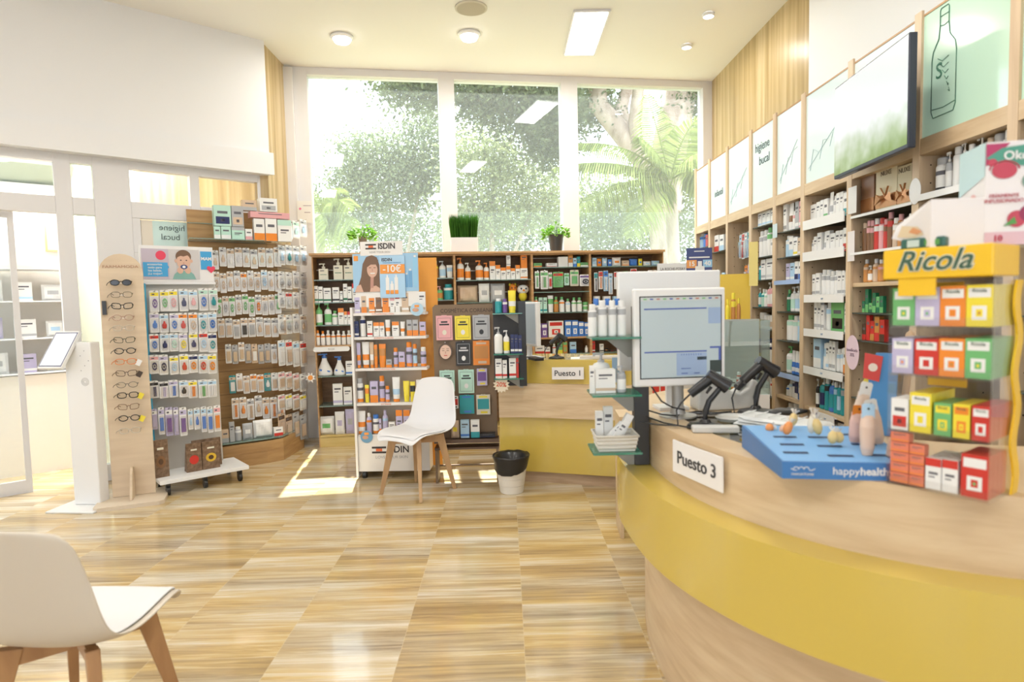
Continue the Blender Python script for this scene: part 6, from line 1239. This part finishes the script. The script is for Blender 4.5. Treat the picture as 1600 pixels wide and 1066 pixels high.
# ---- oval and square tags on the right shelving posts
def plaque(px, py, w_, h_, m_, label, body='', size=.02, shape='oval', X_=1.984, rz=-PI / 2, name='shelf_tag'):
    p = onL(px, py, (X_, 0), (X_, 1)); t = thing(name, label, 'tag', tuple(p), rz)
    mb = MB(); mb.plate([(w_ / 2 * math.cos(a_), h_ / 2 * math.sin(a_)) for a_ in [2 * PI * k / 24 for k in range(24)]] if shape == 'oval' else [(-w_ / 2, -h_ / 2), (w_ / 2, -h_ / 2), (w_ / 2, h_ / 2), (-w_ / 2, h_ / 2)], -.002, 0); mb.build('card', m_, t)
    if body: text(t, 'lettering', body, 0, 0, size, mat('tag_grey_print', (.28, .20, .26), .5), y=-.003)
    return t
PINK = mat('tag_pink', (.72, .56, .64), .4)
plaque(1332, 551, .135, .20, PINK, 'pink oval tag on the upright beside the white price rails', 'bonificada\n30%', .028)
plaque(1430, 299, .085, .125, WPL, 'white oval tag hanging by the copper gift boxes')
plaque(1175, 515, .10, .125, WPL, 'white tag with a large N on the third upright', 'N', .07, 'sq')
plaque(1330, 385, .07, .17, mat('tag_pale', (.74, .70, .70), .4), 'long pale printed tag on the upright, lower of two', '', .02, 'sq')
plaque(1332, 313, .085, .15, WPL, 'white tag on the upright just below the television', '', .02, 'sq')
plaque(1211, 361, .075, .10, mat('tag_paleblue', (.56, .68, .74), .4), 'pale blue tag on the upright under the higiene bucal panel', '', .02, 'sq')
# ---- right wall goods
XA, XB = (2.03, 9.), (2.03, 0.)
def wrow(z_, spec, phrase, group=None, dmax=.07): return row(XA, XB, z_ + .001, spec, phrase, group or 'goods ' + phrase, dmax=dmax)
def bay(i, txt): return f"the {txt} shelf of the {['window-end', 'second', 'third', 'fourth', 'fifth', 'price-rail', 'television', 'bottle-drawing', 'nearest'][i]} wall bay"
wrow(1.824, fill(1112, 1130, 3, 385, 380, 'bt1 bt1 ct1', 'ckk bbb wrw', 1, 1), bay(1, 'top')) if False else None
wrow(1.60, "1091 1096 366 bt1 bbw; 1096.5 1101 367 bt1 bbb; 1101.5 1106 366 ct1 rr", bay(0, 'second')) if False else None
def box_rows(i, rows_):
    for z_, spec, nm in rows_: wrow(z_, spec, bay(i, nm))
box_rows(0, [(1.9, "1090.5 1095.5 366 bt1 lbw; 1096.5 1101.5 366 bt1 bBb; 1102.5 1106 367 ct1 rrw", 'top'), (1.6, fill(1091, 1107, 3, 402, 398, 'bt0 ct2', 'wpp wll gww', 1), 'second')])
box_rows(1, [(1.824, "1116 1123 368 ct1 wrw; 1124 1131 367 ct1 wll", 'top'), (1.55, fill(1116, 1133, 3, 432, 428, 'ct2 ct1', 'wp wr lb', 4), 'second'), (1.28, fill(1116, 1134, 3, 478, 474, 'tb0 bt1 ct1', 'aaw owo yay', 3), 'third'), (1.0, fill(1118, 1135, 3, 540, 536, 'bt0 ct1', 'wrw aow', 5), 'fourth')])
box_rows(2, [(1.304, fill(1148, 1173, 4, 450, 446, 'tb0 bt0 ct2', 'owo wpo lbw erw', 6), 'second'), (1.05, fill(1150, 1174, 4, 500, 494, 'bt0 ct1 tb0', 'woo wro oaw', 7), 'third'), (.8, fill(1150, 1175, 4, 560, 556, 'ct2 bt0', 'wrr wpr wor', 8), 'fourth')])
box_rows(3, [(1.942, fill(1184, 1210, 4, 333, 327, 'ct0 ct0', 'wss wls', 9, 1), 'top'), (1.70, "1184 1189.5 362 bt1 wsw; 1190 1196 360 bt1 wsw; 1196.5 1202 356 bt1 wgg; 1203 1206 373 bt1 wsw; 1206.5 1211 372 bt1 wsw", 'second'), (1.523, "1184 1188.5 409 bt0 tws; 1189 1196 406 ct0 ws; 1197 1209 404 ct0 wS; 1209.5 1212 406 ct0 ws", 'third'),
  (1.309, "1184 1187 450 pu0 tww; 1188 1192 452 bt0 mtw; 1192.5 1196.5 453 bt0 wmw; 1197 1202 441 pu0 pww; 1202.5 1207 439 pu0 pwp; 1207.5 1211.5 452 bt0 www", 'fourth'), (1.135, "1185 1191 489 jr wsw; 1192 1196.5 493 jr wew; 1197 1201.5 493 jr wew; 1202 1206 493 jr wew; 1206.5 1211.5 490 bt0 wgw", 'fifth'),
  (.873, "1188 1193 532 bt0 wBB; 1193.5 1198 530 bt0 wBB; 1198.5 1203 529 bt0 wBB; 1203.5 1208 529 bt0 wBB; 1208.5 1212.5 531 bt0 wBr", 'sixth'), (.62, fill(1190, 1213, 4, 590, 586, 'ct2 bt0', 'wrr ww', 11), 'lowest')])
box_rows(4, [(1.854, "1224 1229 319 ct0 ws; 1229.5 1236 316 tb0 wnw; 1236.5 1242 330 bt1 wpw; 1242.5 1248 315 ct0 sw; 1248.5 1253.5 314 ct0 pw; 1254 1258 330 bt0 wpp", 'top'), (1.67, "1225 1232 369 bt1 lww; 1232.5 1239 370 ct1 wl; 1239.5 1246 371 ct0 wy; 1246.5 1250.5 372 ct0 ew; 1251 1257 360 ct0 we", 'second'), (1.499, "1228 1234 412 ct0 Lw; 1234.5 1241 411 ct0 lw; 1241.5 1247 409 ct1 wB; 1247.5 1252 409 ct1 wb; 1252.5 1258 405 bt1 wsw", 'third'),
  (1.281, "1228 1232 453 bt0 Gwg; 1233 1239.5 448 pu0 wmw; 1240 1246.5 447 pu0 wlw; 1247 1252 448 pu0 wlb; 1252.5 1258 447 pu0 lwl", 'fourth'), (1.071, "1226 1235.5 493 bt1 wmg; 1236 1243 494 bt1 wmw; 1243.5 1250.5 493 bt1 lmw; 1251 1257.5 496 bt1 mlw", 'fifth'), (.836, "1226 1234 541 pu0 wmg; 1235 1239.5 548 tb0 wbb; 1240 1244.5 549 tb0 wbb; 1245 1249 550 tb0 wbb; 1249.5 1253.5 551 tb0 wbb; 1254 1258 552 tb0 wbb", 'sixth'),
  (.667, "1227 1231 602 bt1 wbw; 1231.5 1236 594 bt1 wlw; 1236.5 1241 592 bt1 wBw; 1241.5 1247 598 ct1 Bw; 1247.5 1252 595 ct1 wb; 1252.5 1258 598 bt1 lbw", 'seventh'), (.45, "1227 1234 630 bt1 www; 1235 1242.5 631 bt1 wew; 1243 1250.5 633 bt1 www; 1251 1258 634 bt1 www", 'lowest')])
box_rows(5, [(1.857, "1266.5 1275 320 ct0 ws; 1275.5 1281 316 ct0 ws; 1281.5 1286.5 313 ct0 ws; 1287 1293.5 311 ct1 wg; 1294 1299.5 301 tb0 wsw; 1300 1306 306 bt1 wsw; 1306.5 1312 302 ct0 ws; 1312.5 1317.5 300 ct0 ws; 1318 1324.5 301 ct1 wt", 'top'),
  (1.65, "1266.5 1271 375 bt1 wsw; 1271.5 1276.5 370 ct0 ws; 1277 1283.5 364 ct0 ws; 1284 1290.5 362 tb0 wsw; 1291 1296.5 361 ct0 wL; 1297 1305 365 ct0 ws; 1305.5 1311.5 361 ct0 ws; 1312 1317 360 ct0 ws; 1317.5 1325 356 ct1 wr", 'second'),
  (1.388, "1269 1274 429 ct0 ws; 1274.5 1281 427 ct0 ws; 1281.5 1287.5 422 bt1 wsw; 1288 1294.5 422 bt1 wsw; 1295 1301 424 bt1 wsw; 1301.5 1308 423 bt1 wsw; 1308.5 1315 424 ct0 ws; 1315.5 1320 423 ct0 ws; 1320.5 1327 425 ct0 ws", 'third'),
  (1.166, "1272 1277 473 ct0 ws; 1277.5 1282.5 473 ct0 ws; 1283 1287.5 477 ct0 ws; 1288 1296.5 473 bt1 wlw; 1298.5 1319 472 ct4 gkk; 1319.5 1323 474 ct0 ws; 1323.5 1327.5 477 ct0 wp", 'fourth'),
  (.918, "1271 1283 530 ct1 lw; 1283.5 1290 537 tb1 wlw; 1290.5 1295 536 ct0 wl; 1295.5 1300 533 ct0 ws; 1300.5 1305 534 ct0 ws; 1305.5 1311 546 bt1 wlw; 1311.5 1317 545 bt1 wlw; 1317.5 1323 544 ct1 wo", 'fifth'),
  (.656, "1273.5 1277.5 592 pu0 kwS; 1278 1286 588 pu0 tBw; 1286.5 1292 591 bt1 tkw; 1292.5 1300.5 588 pu0 btw; 1301 1305.5 597 bt1 tlw; 1306 1311.5 591 pu0 tlw; 1312 1317 598 bt1 tsw; 1317.5 1323.5 600 bt1 stw; 1324 1329.5 603 bt1 wkk", 'sixth'),
  (.42, "1271 1290 641 ct1 PP; 1291 1308 661 ct1 wo; 1309 1324 663 ct0 wk", 'lowest')])
box_rows(6, [(1.628, "1345 1351.5 349 bt1 nne; 1352 1357.5 345 bt1 npp; 1358 1363 345 bt1 npp; 1363.5 1370 342 bt1 rww; 1370.5 1378 341 bt1 pwr; 1378.5 1384 343 bt1 rnp; 1384.5 1391 332 bt1 nrp; 1392 1400 341 bt1 eww; 1400.5 1407 335 bt1 anp; 1408 1415 343 bt1 pww; 1415.5 1424 334 bt1 eaw", 'second'),
  (1.459, "1347 1353 406 bt0 aeS; 1354 1360 415 pu0 aww; 1361 1368 405 bt0 eaS; 1369 1376 406 bt0 apS", 'third'), (1.29, "1347 1351 471 ct1 Gg; 1352 1357 452 ct1 Gg; 1357.5 1362.5 474 ct1 gG; 1363 1368.5 458 ct1 Gg; 1369 1374 464 ct1 gG; 1374.5 1380 463 ct1 Gg", 'fourth'),
  (1.134, "1347 1353 506 ct1 dr; 1353.5 1359 493 ct1 rr; 1359.5 1366 502 ct1 ra; 1366.5 1374 495 ct1 ar; 1374.5 1382 500 ct1 rd", 'fifth')])
box_rows(7, [(1.856, "1457 1473 247 cn wks; 1475 1484 237 pu0 sww; 1486 1497 230 bt1 www; 1498 1508 221 pu0 www; 1509 1518 226 bt1 www; 1519 1535 211 pu0 www; 1536 1548 216 bt1 pwe; 1550 1562 210 jr sws; 1563 1577 203 bt1 wsw", 'top')])
box_rows(7, [(1.6, "1458 1466 385 bt1 lww; 1467 1475 383 bt1 lwl; 1476 1485 380 bt1 lww", 'second')]) if False else None
# copper gift boxes under the television
for k, (x0, x1, yt, dk) in enumerate(((1346, 1366, 273, 1), (1369, 1402, 268, 0), (1403, 1425, 262, 0))):
    p0_ = onL(x0, yt, XA, XB); p1_ = onL(x1, yt, XA, XB); w_ = (p1_ - p0_).length * .97; h_ = p0_.z - 1.836; m_ = (p0_ + p1_) / 2
    t = thing('gift_box', ['copper and dark gift box, furthest under the television', 'cream gift box with a wide copper bow under the television', 'cream gift box with a copper bow beside the white oval tag'][k], 'gift box', (m_.x, m_.y, 1.8365), -PI / 2, 'gift boxes under the television')
    cop = mat('copper_foil', (.52, .24, .10), .25, metal=.5); MB().box(-w_ / 2, w_ / 2, 0, .09, 0, h_).build('box', mat('gift_cream', (.66, .58, .38), .4) if not dk else mat('gift_umber', (.25, .13, .07), .4), t)
    mb = MB(); mb.box(-w_ / 2 - .001, w_ / 2 + .001, -.002, .091, h_ * .08, h_ * .38); mb.build('ribbon_band', cop, t)
    if not dk:
        mb = MB()
        for s_ in (-1, 1): mb.add([(0, -.004, h_ * .3), (s_ * w_ * .34, -.02, h_ * .42), (s_ * w_ * .42, -.018, h_ * .15), (s_ * w_ * .1, -.022, h_ * .28)], [(0, 1, 3), (0, 3, 2), (1, 2, 3)]); mb.bar((0, -.006, h_ * .33), (s_ * w_ * .18, -.01, h_ * .55), .008, .01, .002, .002)
        mb.build('bow', cop, t); text(t, 'lettering', 'NUXE', 0, h_ * .88, .035, mat('gift_lettering_brown', (.12, .08, .04), .5), y=-.002)
# white price rails and blue trays on the shelves
def rail(i, z_, y_f, y_n, m_, h_=.045, word=None):
    u = [o for o in bpy.data.objects if o.name.startswith('wall_shelf_unit')][i]; a_, b_ = posts[i] - y_f, posts[i] - y_n
    MB().box(a_, b_, -.022, -.016, z_ - h_ * .8, z_ + h_ * .2).box(a_, b_, -.016, .0, z_ - .004, z_).build('price_rail', m_, u)
    if word: text(u, 'rail_lettering', word, (a_ + b_) / 2, z_ - h_ * .3, .024, mat('rail_grey_blue', (.25, .35, .5), .5), y=-.023)
for z_ in (1.87, 1.665): rail(5, z_ + .0, 4.13, 3.63, WPL, .06)
for z_ in (1.388, 1.166, .918): rail(5, z_, 4.11, 3.63, WPL, .05, 'svr')
rail(5, .64, 3.92, 3.72, WPL, .055, 'svr'); rail(4, 1.499, 4.57, 4.18, mat('rail_blue', (.36, .50, .80), .4), .03); rail(4, .836, 4.57, 4.18, mat('rail_blue', (.36, .50, .80), .4), .035)
rail(7, 1.856, 2.98, 2.5, WPL, .03); rail(6, 1.835, 3.56, 3.03, WPL, .014); rail(6, 1.628, 3.56, 3.03, WPL, .014)
u3 = [o for o in bpy.data.objects if o.name.startswith('wall_shelf_unit')][2]
hang(XA, XB, "1156 1160 365 405 br wrr; 1160.5 1164 363 403 br lww; 1164.5 1168 362 402 br wtl; 1168.5 1172 360 401 br Lmm; 1152 1155.5 367 404 br wll", 'the hooks of the third wall bay', 'toothbrushes in the third wall bay', 1, u3)
hang(XA, XB, "1160 1165 415 447 br oow; 1165.5 1170 413 444 br wlL; 1170.5 1173 412 440 br wPP", 'the lower hooks of the third wall bay', 'toothbrushes in the third wall bay', 1, u3)
# ---- promotion cards behind the monitor, at the window end
def card_stand(name, label, px0, px1, y0, y1, Yd, rz=0):
    a_, b_ = (0, Yd), (1, Yd); p0_ = onL(px0, y1, a_, b_); p1_ = onL(px1, y1, a_, b_); w_ = p1_.x - p0_.x; h_ = onL(px0, y0, a_, b_).z - p0_.z
    return thing(name, label, 'sign', ((p0_.x + p1_.x) / 2, Yd, p0_.z), rz), w_, h_, p0_.z
# white gondola between the counters and the wall shelves
g_ = thing('white_display_cabinet', 'low white display cabinet behind the near monitor carrying promotion cards', 'cabinet', (1.40, 4.79, 0), 0)
MB().box(-.28, .28, 0, .5, 0, 1.0).build('carcass', mat('display_white', (.78, .75, .71), .45), g_, bevel=.003)
MB().box(-.27, .27, -.012, -.001, .08, .5).box(-.27, .27, -.012, -.001, .51, .97).build('drawer_front', WPL, g_)
MB().box(-.26, .26, .02, .45, 1.001, 1.528).build('upper_box', mat('card_charcoal', (.06, .05, .06), .5), g_)
c_, w_, h_, z_ = card_stand('brand_sign', 'white sign with dark lower half behind the monitor', 1027, 1075, 412, 439, 4.88)
MB().box(-w_ / 2, w_ / 2, -.006, 0, 0, h_).build('board', WPL, c_); text(c_, 'lettering', 'LA ROCHE-POSAY', 0, h_ * .66, .030, mat('sign_black', (.04, .04, .045), .5), y=-.0072, sx=.8); MB().box(-w_ / 2, w_ / 2, -.0075, -.0062, 0, h_ * .4).build('dark_photo', mat('photo_dark', (.09, .07, .08), .5), c_)
c_, w_, h_, z_ = card_stand('promotion_card', 'navy promotion card showing 15 and 40 percent above the monitor', 1073, 1112, 388, 437, 4.86, -.1)
MB().box(-w_ / 2, w_ / 2, -.006, 0, 0, h_).build('card', mat('promo_navy', (.05, .07, .22), .4), c_)
mb = MB(); mb.quad(-w_ / 2, -w_ * .1, h_ * .36, h_ * .62, -.0072, 0); mb.quad(w_ * .14, w_ / 2, h_ * .38, h_ * .62, -.0072, 1); mb.quad(-w_ * .16, w_ * .2, h_ * .28, h_ * .42, -.0078, 2); mb.quad(-w_ * .06, w_ * .1, h_ * .40, h_ * .58, -.0078, 2); mb.quad(-w_ * .4, w_ * .4, h_ * .68, h_ * .72, -.0072, 2); mb.quad(-w_ * .2, w_ * .2, h_ * .88, h_ * .91, -.0072, 2); mb.quad(-w_ * .1, w_ * .25, h_ * .13, h_ * .16, -.0072, 2)
mb.build('colour_fields', [mat('promo_orange', (.78, .34, .10), .4), mat('promo_sky', (.30, .55, .80), .4), WPL], c_); text(c_, 'number_left', '15', -w_ * .3, h_ * .49, .05, WPL, y=-.0085, bold=.02); text(c_, 'number_right', '40', w_ * .32, h_ * .5, .05, WPL, y=-.0085, bold=.02)
# yellow throat-sweets floor stand
t = thing('yellow_product_display', 'slim yellow cardboard display with bottles right of the monitor', 'display stand', (1.62, 4.35, 0), -.25)
MB().box(-.11, .11, 0, .20, 0, .98).box(-.11, .11, .15, .20, .981, 1.56).box(-.115, .115, -.0, .15, 1.16, 1.175).build('cardboard_body', mat('display_mustard', (.72, .50, .05), .45), t)
MB().box(-.10, .10, -.004, -.0005, 1.00, 1.10).build('blue_front', mat('front_navy', (.05, .05, .25), .4), t)
row((1.3, 4.38), (2.0, 4.20), 1.177, "1134 1141 468 bt0 yyy; 1142.5 1150 458 bt1 ayy; 1151 1158 466 bt0 aay", 'the yellow cardboard display', 'bottles on the yellow display')
mb = MB(); mb.plate([(-.03, -.15), (.03, -.15), (.03, .16), (-.03, .16)], -.002, 0); tag(mb.build('yellow_strip', mat('strip_yellow', (.74, .62, .22), .5), None, (1.76, 4.40, 1.62), -.6), 'pale yellow paper strip hanging right of the monitor', 'strip')
t = thing('glass_vitrine', 'small clear glass vitrine with grey stock between monitor and wall', 'vitrine', (1.42, 3.75, 0), -.2)
MB().box(-.17, .17, 0, .30, 0, .80).build('base', mat('display_white', (.78, .75, .71), .45), t); MB().box(-.17, .17, -.0, .006, .801, 1.25).box(-.17, -.164, .007, .30, .801, 1.25).box(.164, .17, .007, .30, .801, 1.25).build('glass_panes', glassmat('vitrine_glass', (.85, .92, .92), .12, .02), t); MB().box(-.16, .16, .27, .29, .801, 1.25).build('back', mat('vitrine_back', (.42, .44, .42), .6), t)
row((1.2, 3.93), (1.8, 3.81), .803, fill(1105, 1160, 6, 590, 586, 'ct1 ct0 bt1', 'wo wg sk rw eo', 31, 6), 'the floor of the glass vitrine', 'stock in the glass vitrine')
# paper stack/white boxes under the monitor arm, behind the counter
row((.6, 3.55), (1.3, 3.50), .72, "1020 1030 600 ct1 rw; 1032 1045 604 ct2 wr; 1062 1075 612 ct1 wo; 1078 1092 608 ct0 eo", 'the low shelf behind the dark post', 'stock seen below the monitor')
t = thing('low_bookcase', 'low pale shelf behind the dark post and monitor foot', 'shelf unit', (.98, 3.52, 0), -.07); MB().box(-.34, .30, 0, .25, .70, .719).box(-.34, -.32, 0, .25, 0, .70).box(.28, .30, 0, .25, 0, .70).box(-.32, .28, .0, .25, .35, .365).build('frame', MAPLE, t)
# ---- baby care rack packs
ma2 = (ma[0] + .10 * math.sin(mr) , ma[1] - .10 * math.cos(mr)); mb2 = (ma2[0] + math.cos(mr), ma2[1] + math.sin(mr))
rr = random.Random(17); rows_m = [(453, 486, 'pk1', 'wyP wyg wyp wlB wlp wmb wmt'.split(), 'top'), (489, 521, 'pk1', 'wLb wlr wLb wor woe wlt wlb'.split(), 'second'), (522, 551, 'pk1', 'wrb wlB wlm wLy wyB wrl wBt'.split(), 'third'), (556, 585, 'pk1', 'wpB wLB wyl wyr wBo wlr wyo'.split(), 'fourth'), (596, 622, 'pk3', 'wkB wkL wLb wlk wyo wlg wlw'.split(), 'fifth')]
for yt, yb, k_, cols_, nm in rows_m:
    n_ = 7; spec = []
    for j in range(n_):
        x0 = 234 + j * 15.2 + rr.uniform(-1, 1); dy = -(x0 - 234) * .02
        spec.append((x0, x0 + 14.6, yt + rr.uniform(-1.5, 1.5) + dy, yb + rr.uniform(-1, 2) + dy, k_ if rr.random() < .8 else 'pk0', cols_[j]))
    hang(ma2, mb2, spec, f'the {nm} row of the baby care rack', 'baby care packs on the wheeled rack', 2, MRK, rod=.13)
hang(ma2, mb2, "236 246 640 672 pk2 LwL; 247 257 637 680 pk2 wLb; 258 270 637 682 pk2 LwP; 271 279 637 681 pk2 LwL; 280 292 637 682 pk2 wLP; 294 302 640 672 pk0 wll; 303 313 638 672 pk0 wlb; 314 323 636 676 pk2 wlb; 324 333 636 677 pk2 wlb; 334 345 634 675 pk2 wpo", 'the bottle row of the baby care rack', 'feeding bottle packs on the wheeled rack', 1, MRK)
def sackbox(px0, px1, yt, zb, label, art, leanx=0, off=0):
    a_ = (ma[0] + (.17 + off) * math.sin(mr), ma[1] - (.17 + off) * math.cos(mr)); b_ = (a_[0] + math.cos(mr), a_[1] + math.sin(mr))
    p0_ = onL(px0, yt, a_, b_); p1_ = onL(px1, yt, a_, b_); w_ = (p1_ - p0_).length; h_ = p0_.z - zb; m_ = (p0_ + p1_) / 2
    t = thing('paper_snack_bag', label, 'bag', (m_.x, m_.y, zb + .001), mr, 'brown printed bags on the rack deck')
    mb = MB(); mb.add([(x_ * w_ / 2 * (.96 if z_ else 1), y_ * (.25 if z_ else 1), z_ * h_) for z_ in (0, 1) for x_, y_ in ((-1, 0), (1, 0), (1, .075), (-1, .075))], [(3, 2, 1, 0), (0, 1, 5, 4), (1, 2, 6, 5), (2, 3, 7, 6), (3, 0, 4, 7), (4, 5, 6, 7)]); mb.build('bag', grainmat('kraft_brown', (.13, .075, .04), (.24, .15, .09), (40, 40, 40), .7, obj=True), t)
    mb = MB(); disc(mb, 0, h_ * .42, w_ * .3, h_ * .16, -.002, 0); disc(mb, 0, h_ * .42, w_ * .15, h_ * .08, -.003, 1); mb.quad(-w_ * .2, w_ * .2, h_ * .74, h_ * .8, -.002, 2); mb.build('round_print', [pm(art[0]), pm(art[1]), pm(art[2])], t)
sackbox(237, 262, 690, .125, 'brown printed bag at the left of the rack deck', 'ndc'); sackbox(290, 314, 695, .125, 'brown bag with a red fruit print on the rack deck', 'rrc'); sackbox(315, 342, 692, .125, 'brown bag with a yellow ring print on the rack deck', 'Ydc')
sackbox(299, 345, 690, .125, 'brown dark bag behind the two printed ones on the rack deck', 'ndn', off=-.085)
# ---- slat wall packs
S1a, S1b = (SA[0] + .0, SA[1] + .0), (SBp[0], SBp[1])
rr = random.Random(23)
R1 = [(389, 419, 330, 440, 9, 'pk0', 'wse wew wee wSe weS'), (426, 457, 333, 440, 10, 'pk1', 'wll woe wSe wse wee'), (463, 494, 337, 440, 10, 'pk1', 'wes wso wee wgg wse'), (498, 528, 340, 448, 9, 'pk2', 'wes ewe wee wse wek'), (538, 568, 352, 444, 9, 'pk2', 'wee eew wse wte sse'), (586, 614, 358, 446, 8, 'pk2', 'tew wte wee wwe woe'), (622, 655, 362, 446, 7, 'pk3', 'wss wee weo wse')]
for q, (yt, yb, x0, x1, n_, k_, cs) in enumerate(R1):
    spec = []; cl = cs.split(); w_ = (x1 - x0) / n_
    for j in range(n_): dy = -(j * w_) * .03 + rr.uniform(-2.5, 2.5); spec.append((x0 + j * w_, x0 + (j + .97) * w_, yt + dy, yb + dy, k_ if rr.random() < .75 else 'pk0', rr.choice(cl)))
    hang(S1a, S1b, spec, f'the {ORD[q]} row of the slat wall', 'packs on the slat wall', 1, sw, rod=.16)
S2a, S2b = (-2.06, 5.74), (-1.985, 6.08)
R2 = [(345, 372, 'pk0', 'wsl wmm'), (384, 415, 'pk0', 'wsl wmm wst'), (425, 452, 'bgx', 'wSs'), (456, 482, 'pk0', 'wSs wSs wrS'), (490, 520, 'pk0', 'wSs wee wwl'), (532, 572, 'pk2', 'wre wes wlw'), (582, 610, 'pk2', 'wpe wws'), (616, 640, 'pk2', 'wpe wyw'), (646, 685, 'pk2', 'eee sse ede')]
for q, (yt, yb, k_, cs) in enumerate(R2):
    spec = []; cl = cs.split(); k_ = 'pk0' if k_ == 'bgx' else k_
    for j in range(4): dy = rr.uniform(-2, 2); spec.append((437 + j * 11.2, 447.5 + j * 11.2, yt + dy, yb + dy, k_, rr.choice(cl)))
    hang(S2a, S2b, spec, f'the {ORD[q]} row of the narrow slat wall end', 'packs on the slat wall end', 1, sw, rod=.08)
# low shelf goods and boxes on top
B1a, B1b = (-2.64, 5.27), (-2.14, 5.60)
row(B1a, B1b, .224, "346 357 672 ct1 es; 358 366 660 ct0 ss; 367 378 668 bt1 sww; 379 395 662 bg sw; 396 427 657 bg ww; 428 442 668 ct1 wr", 'the low glass shelf of the slat wall', 'packs on the low glass shelf')
T1a, T1b = (-2.63, 5.33), (-2.13, 5.67)
row(T1a, T1b, 1.9945, "334 344 354 ct1 mw; 345 360.5 354 ct1 mw; 361.5 382 355 ct2 ms; 383 394 358 ct1 wp; 396 413 342 ct1 wo; 414 432 342 ct1 wo; 433 455 344 ct2 wm", 'the top glass shelf of the slat wall', 'boxes on top of the slat wall', dmax=.10)
zz = onL(350, 354, T1a, T1b).z + .004
row(T1a, T1b, zz, "333 360.5 321 ct4 mBe; 361 380 322 ct4 seL", 'the mint cartons above the slat wall', 'upper boxes above the slat wall', dmax=.1)
zz = onL(425, 342, T1a, T1b).z + .004
row(T1a, T1b, zz, "390 453 332 ct1 pp", 'the white cartons above the slat wall', 'upper boxes above the slat wall', dmax=.1)
zz = onL(425, 332, T1a, T1b).z + .004
row(T1a, T1b, zz, "378 401 313 ct1 es; 405 433 310 ct4 wse", 'the pink carton above the slat wall', 'upper boxes above the slat wall', dmax=.1)
# ---- notices and other small things near the window corner
t = thing('round_wall_button', 'round black and white sensor on the window frame by the corner', 'sensor', (-2.155, 6.445, 2.245), 0); MB().box(-.03, .03, .0, .03, -.03, .03).build('plate', WPL, t); mb = MB(); disc(mb, 0, 0, .022, .022, -.002, 0); mb.build('button', [BLACK], t)
t = thing('window_notice', 'white paper notice with pink dot beside the window corner', 'notice', (-2.06, 6.485, 2.26), WR); MB().box(-.06, .09, .0, .004, 0, .22).build('sheet', mat('paper_white', (.78, .76, .72), .7), t); mb = MB(); disc(mb, -.03, .14, .012, .012, -.002, 0); mb.quad(.0, .08, .17, .175, -.002, 1); mb.quad(.01, .07, .10, .106, -.002, 1); mb.build('print', [mat('dot_pink', (.75, .2, .35), .5), mat('tag_grey_print', (.28, .20, .26), .5)], t)
t = thing('sun_badge', 'small orange and white sun badge on the left cabinet edge', 'badge', (-1.925, 6.055, .70), CR); mb = MB(); mb.plate([((.055 if k % 2 else .028) * math.cos(PI * k / 8), (.055 if k % 2 else .028) * math.sin(PI * k / 8)) for k in range(16)], -.004, -.001); mb.build('star', WPL, t); mb = MB(); disc(mb, 0, 0, .024, .024, -.006, 0); mb.build('centre', [mat('art_orange', (.82, .32, .06), .5)], t)
tag(MB().tube([(-3.00, 4.47, .004), (-2.97, 4.55, .004), (-3.03, 4.62, .004), (-2.95, 4.68, .004), (-2.99, 4.74, .004), (-2.9, 4.8, .004)], .004, 6).build('floor_cable', BLACK), 'thin black cable on the floor behind the kiosk', 'cable')
# ---- vestibule furnishings seen through the door
def vest(x_, y_): return (DA[0] + x_ * DD[0] - y_ * DD[1], DA[1] + x_ * DD[1] + y_ * DD[0])
v = vest(-1.9, .95); t = thing('vestibule_rack', 'white rack with pale bags seen through the glass door', 'shelf unit', (*v, 0), DR)
for z_ in (.88, 1.18, 1.50, 1.78): MB().box(-.5, .45, -.15, .15, z_ - .012, z_).build('shelf', WPL, t)
MB().box(-.5, -.48, -.15, .15, 0, 1.9).box(.43, .45, -.15, .15, 0, 1.9).build('side', WPL, t); MB().box(-.48, .43, -.13, .14, 0, .86).build('base', mat('cream_wall_paint', (.80, .74, .66), .6), t)
for q, (z_, n_) in enumerate(((.881, 4), (1.181, 4), (1.501, 4))):
    for k in range(n_):
        w_ = (.10, .13, .09, .12)[(k + q) % 4]; x_ = -.36 + k * .21; p = (v[0] + x_ * DD[0] + .08 * DD[1], v[1] + x_ * DD[1] - .08 * DD[0], z_); c_ = ('wll', 'wsw', 'Lww', 'wse')[(k + q) % 4]
        tag(product('bg' if k % 2 else 'ct', 0, c_, p, DR, (w_ + .03, .07, .20 - .02 * k)), f"{PAL[c_[0]][0]} pack, {ORD[k]} on the {['lower', 'middle', 'upper'][q]} vestibule rack shelf", 'packet', 'packs on the vestibule rack')
v = vest(-1.55, 1.145); t = thing('framed_picture', 'small gold-framed picture on the vestibule wall', 'picture', (*v, 1.95), DR); MB().box(-.09, .09, -.02, 0, 0, .26).build('frame', mat('frame_gold', (.62, .48, .22), .4), t); MB().box(-.075, .075, -.0215, -.0205, .015, .245).build('print', mat('picture_print', (.66, .62, .56), .6), t)
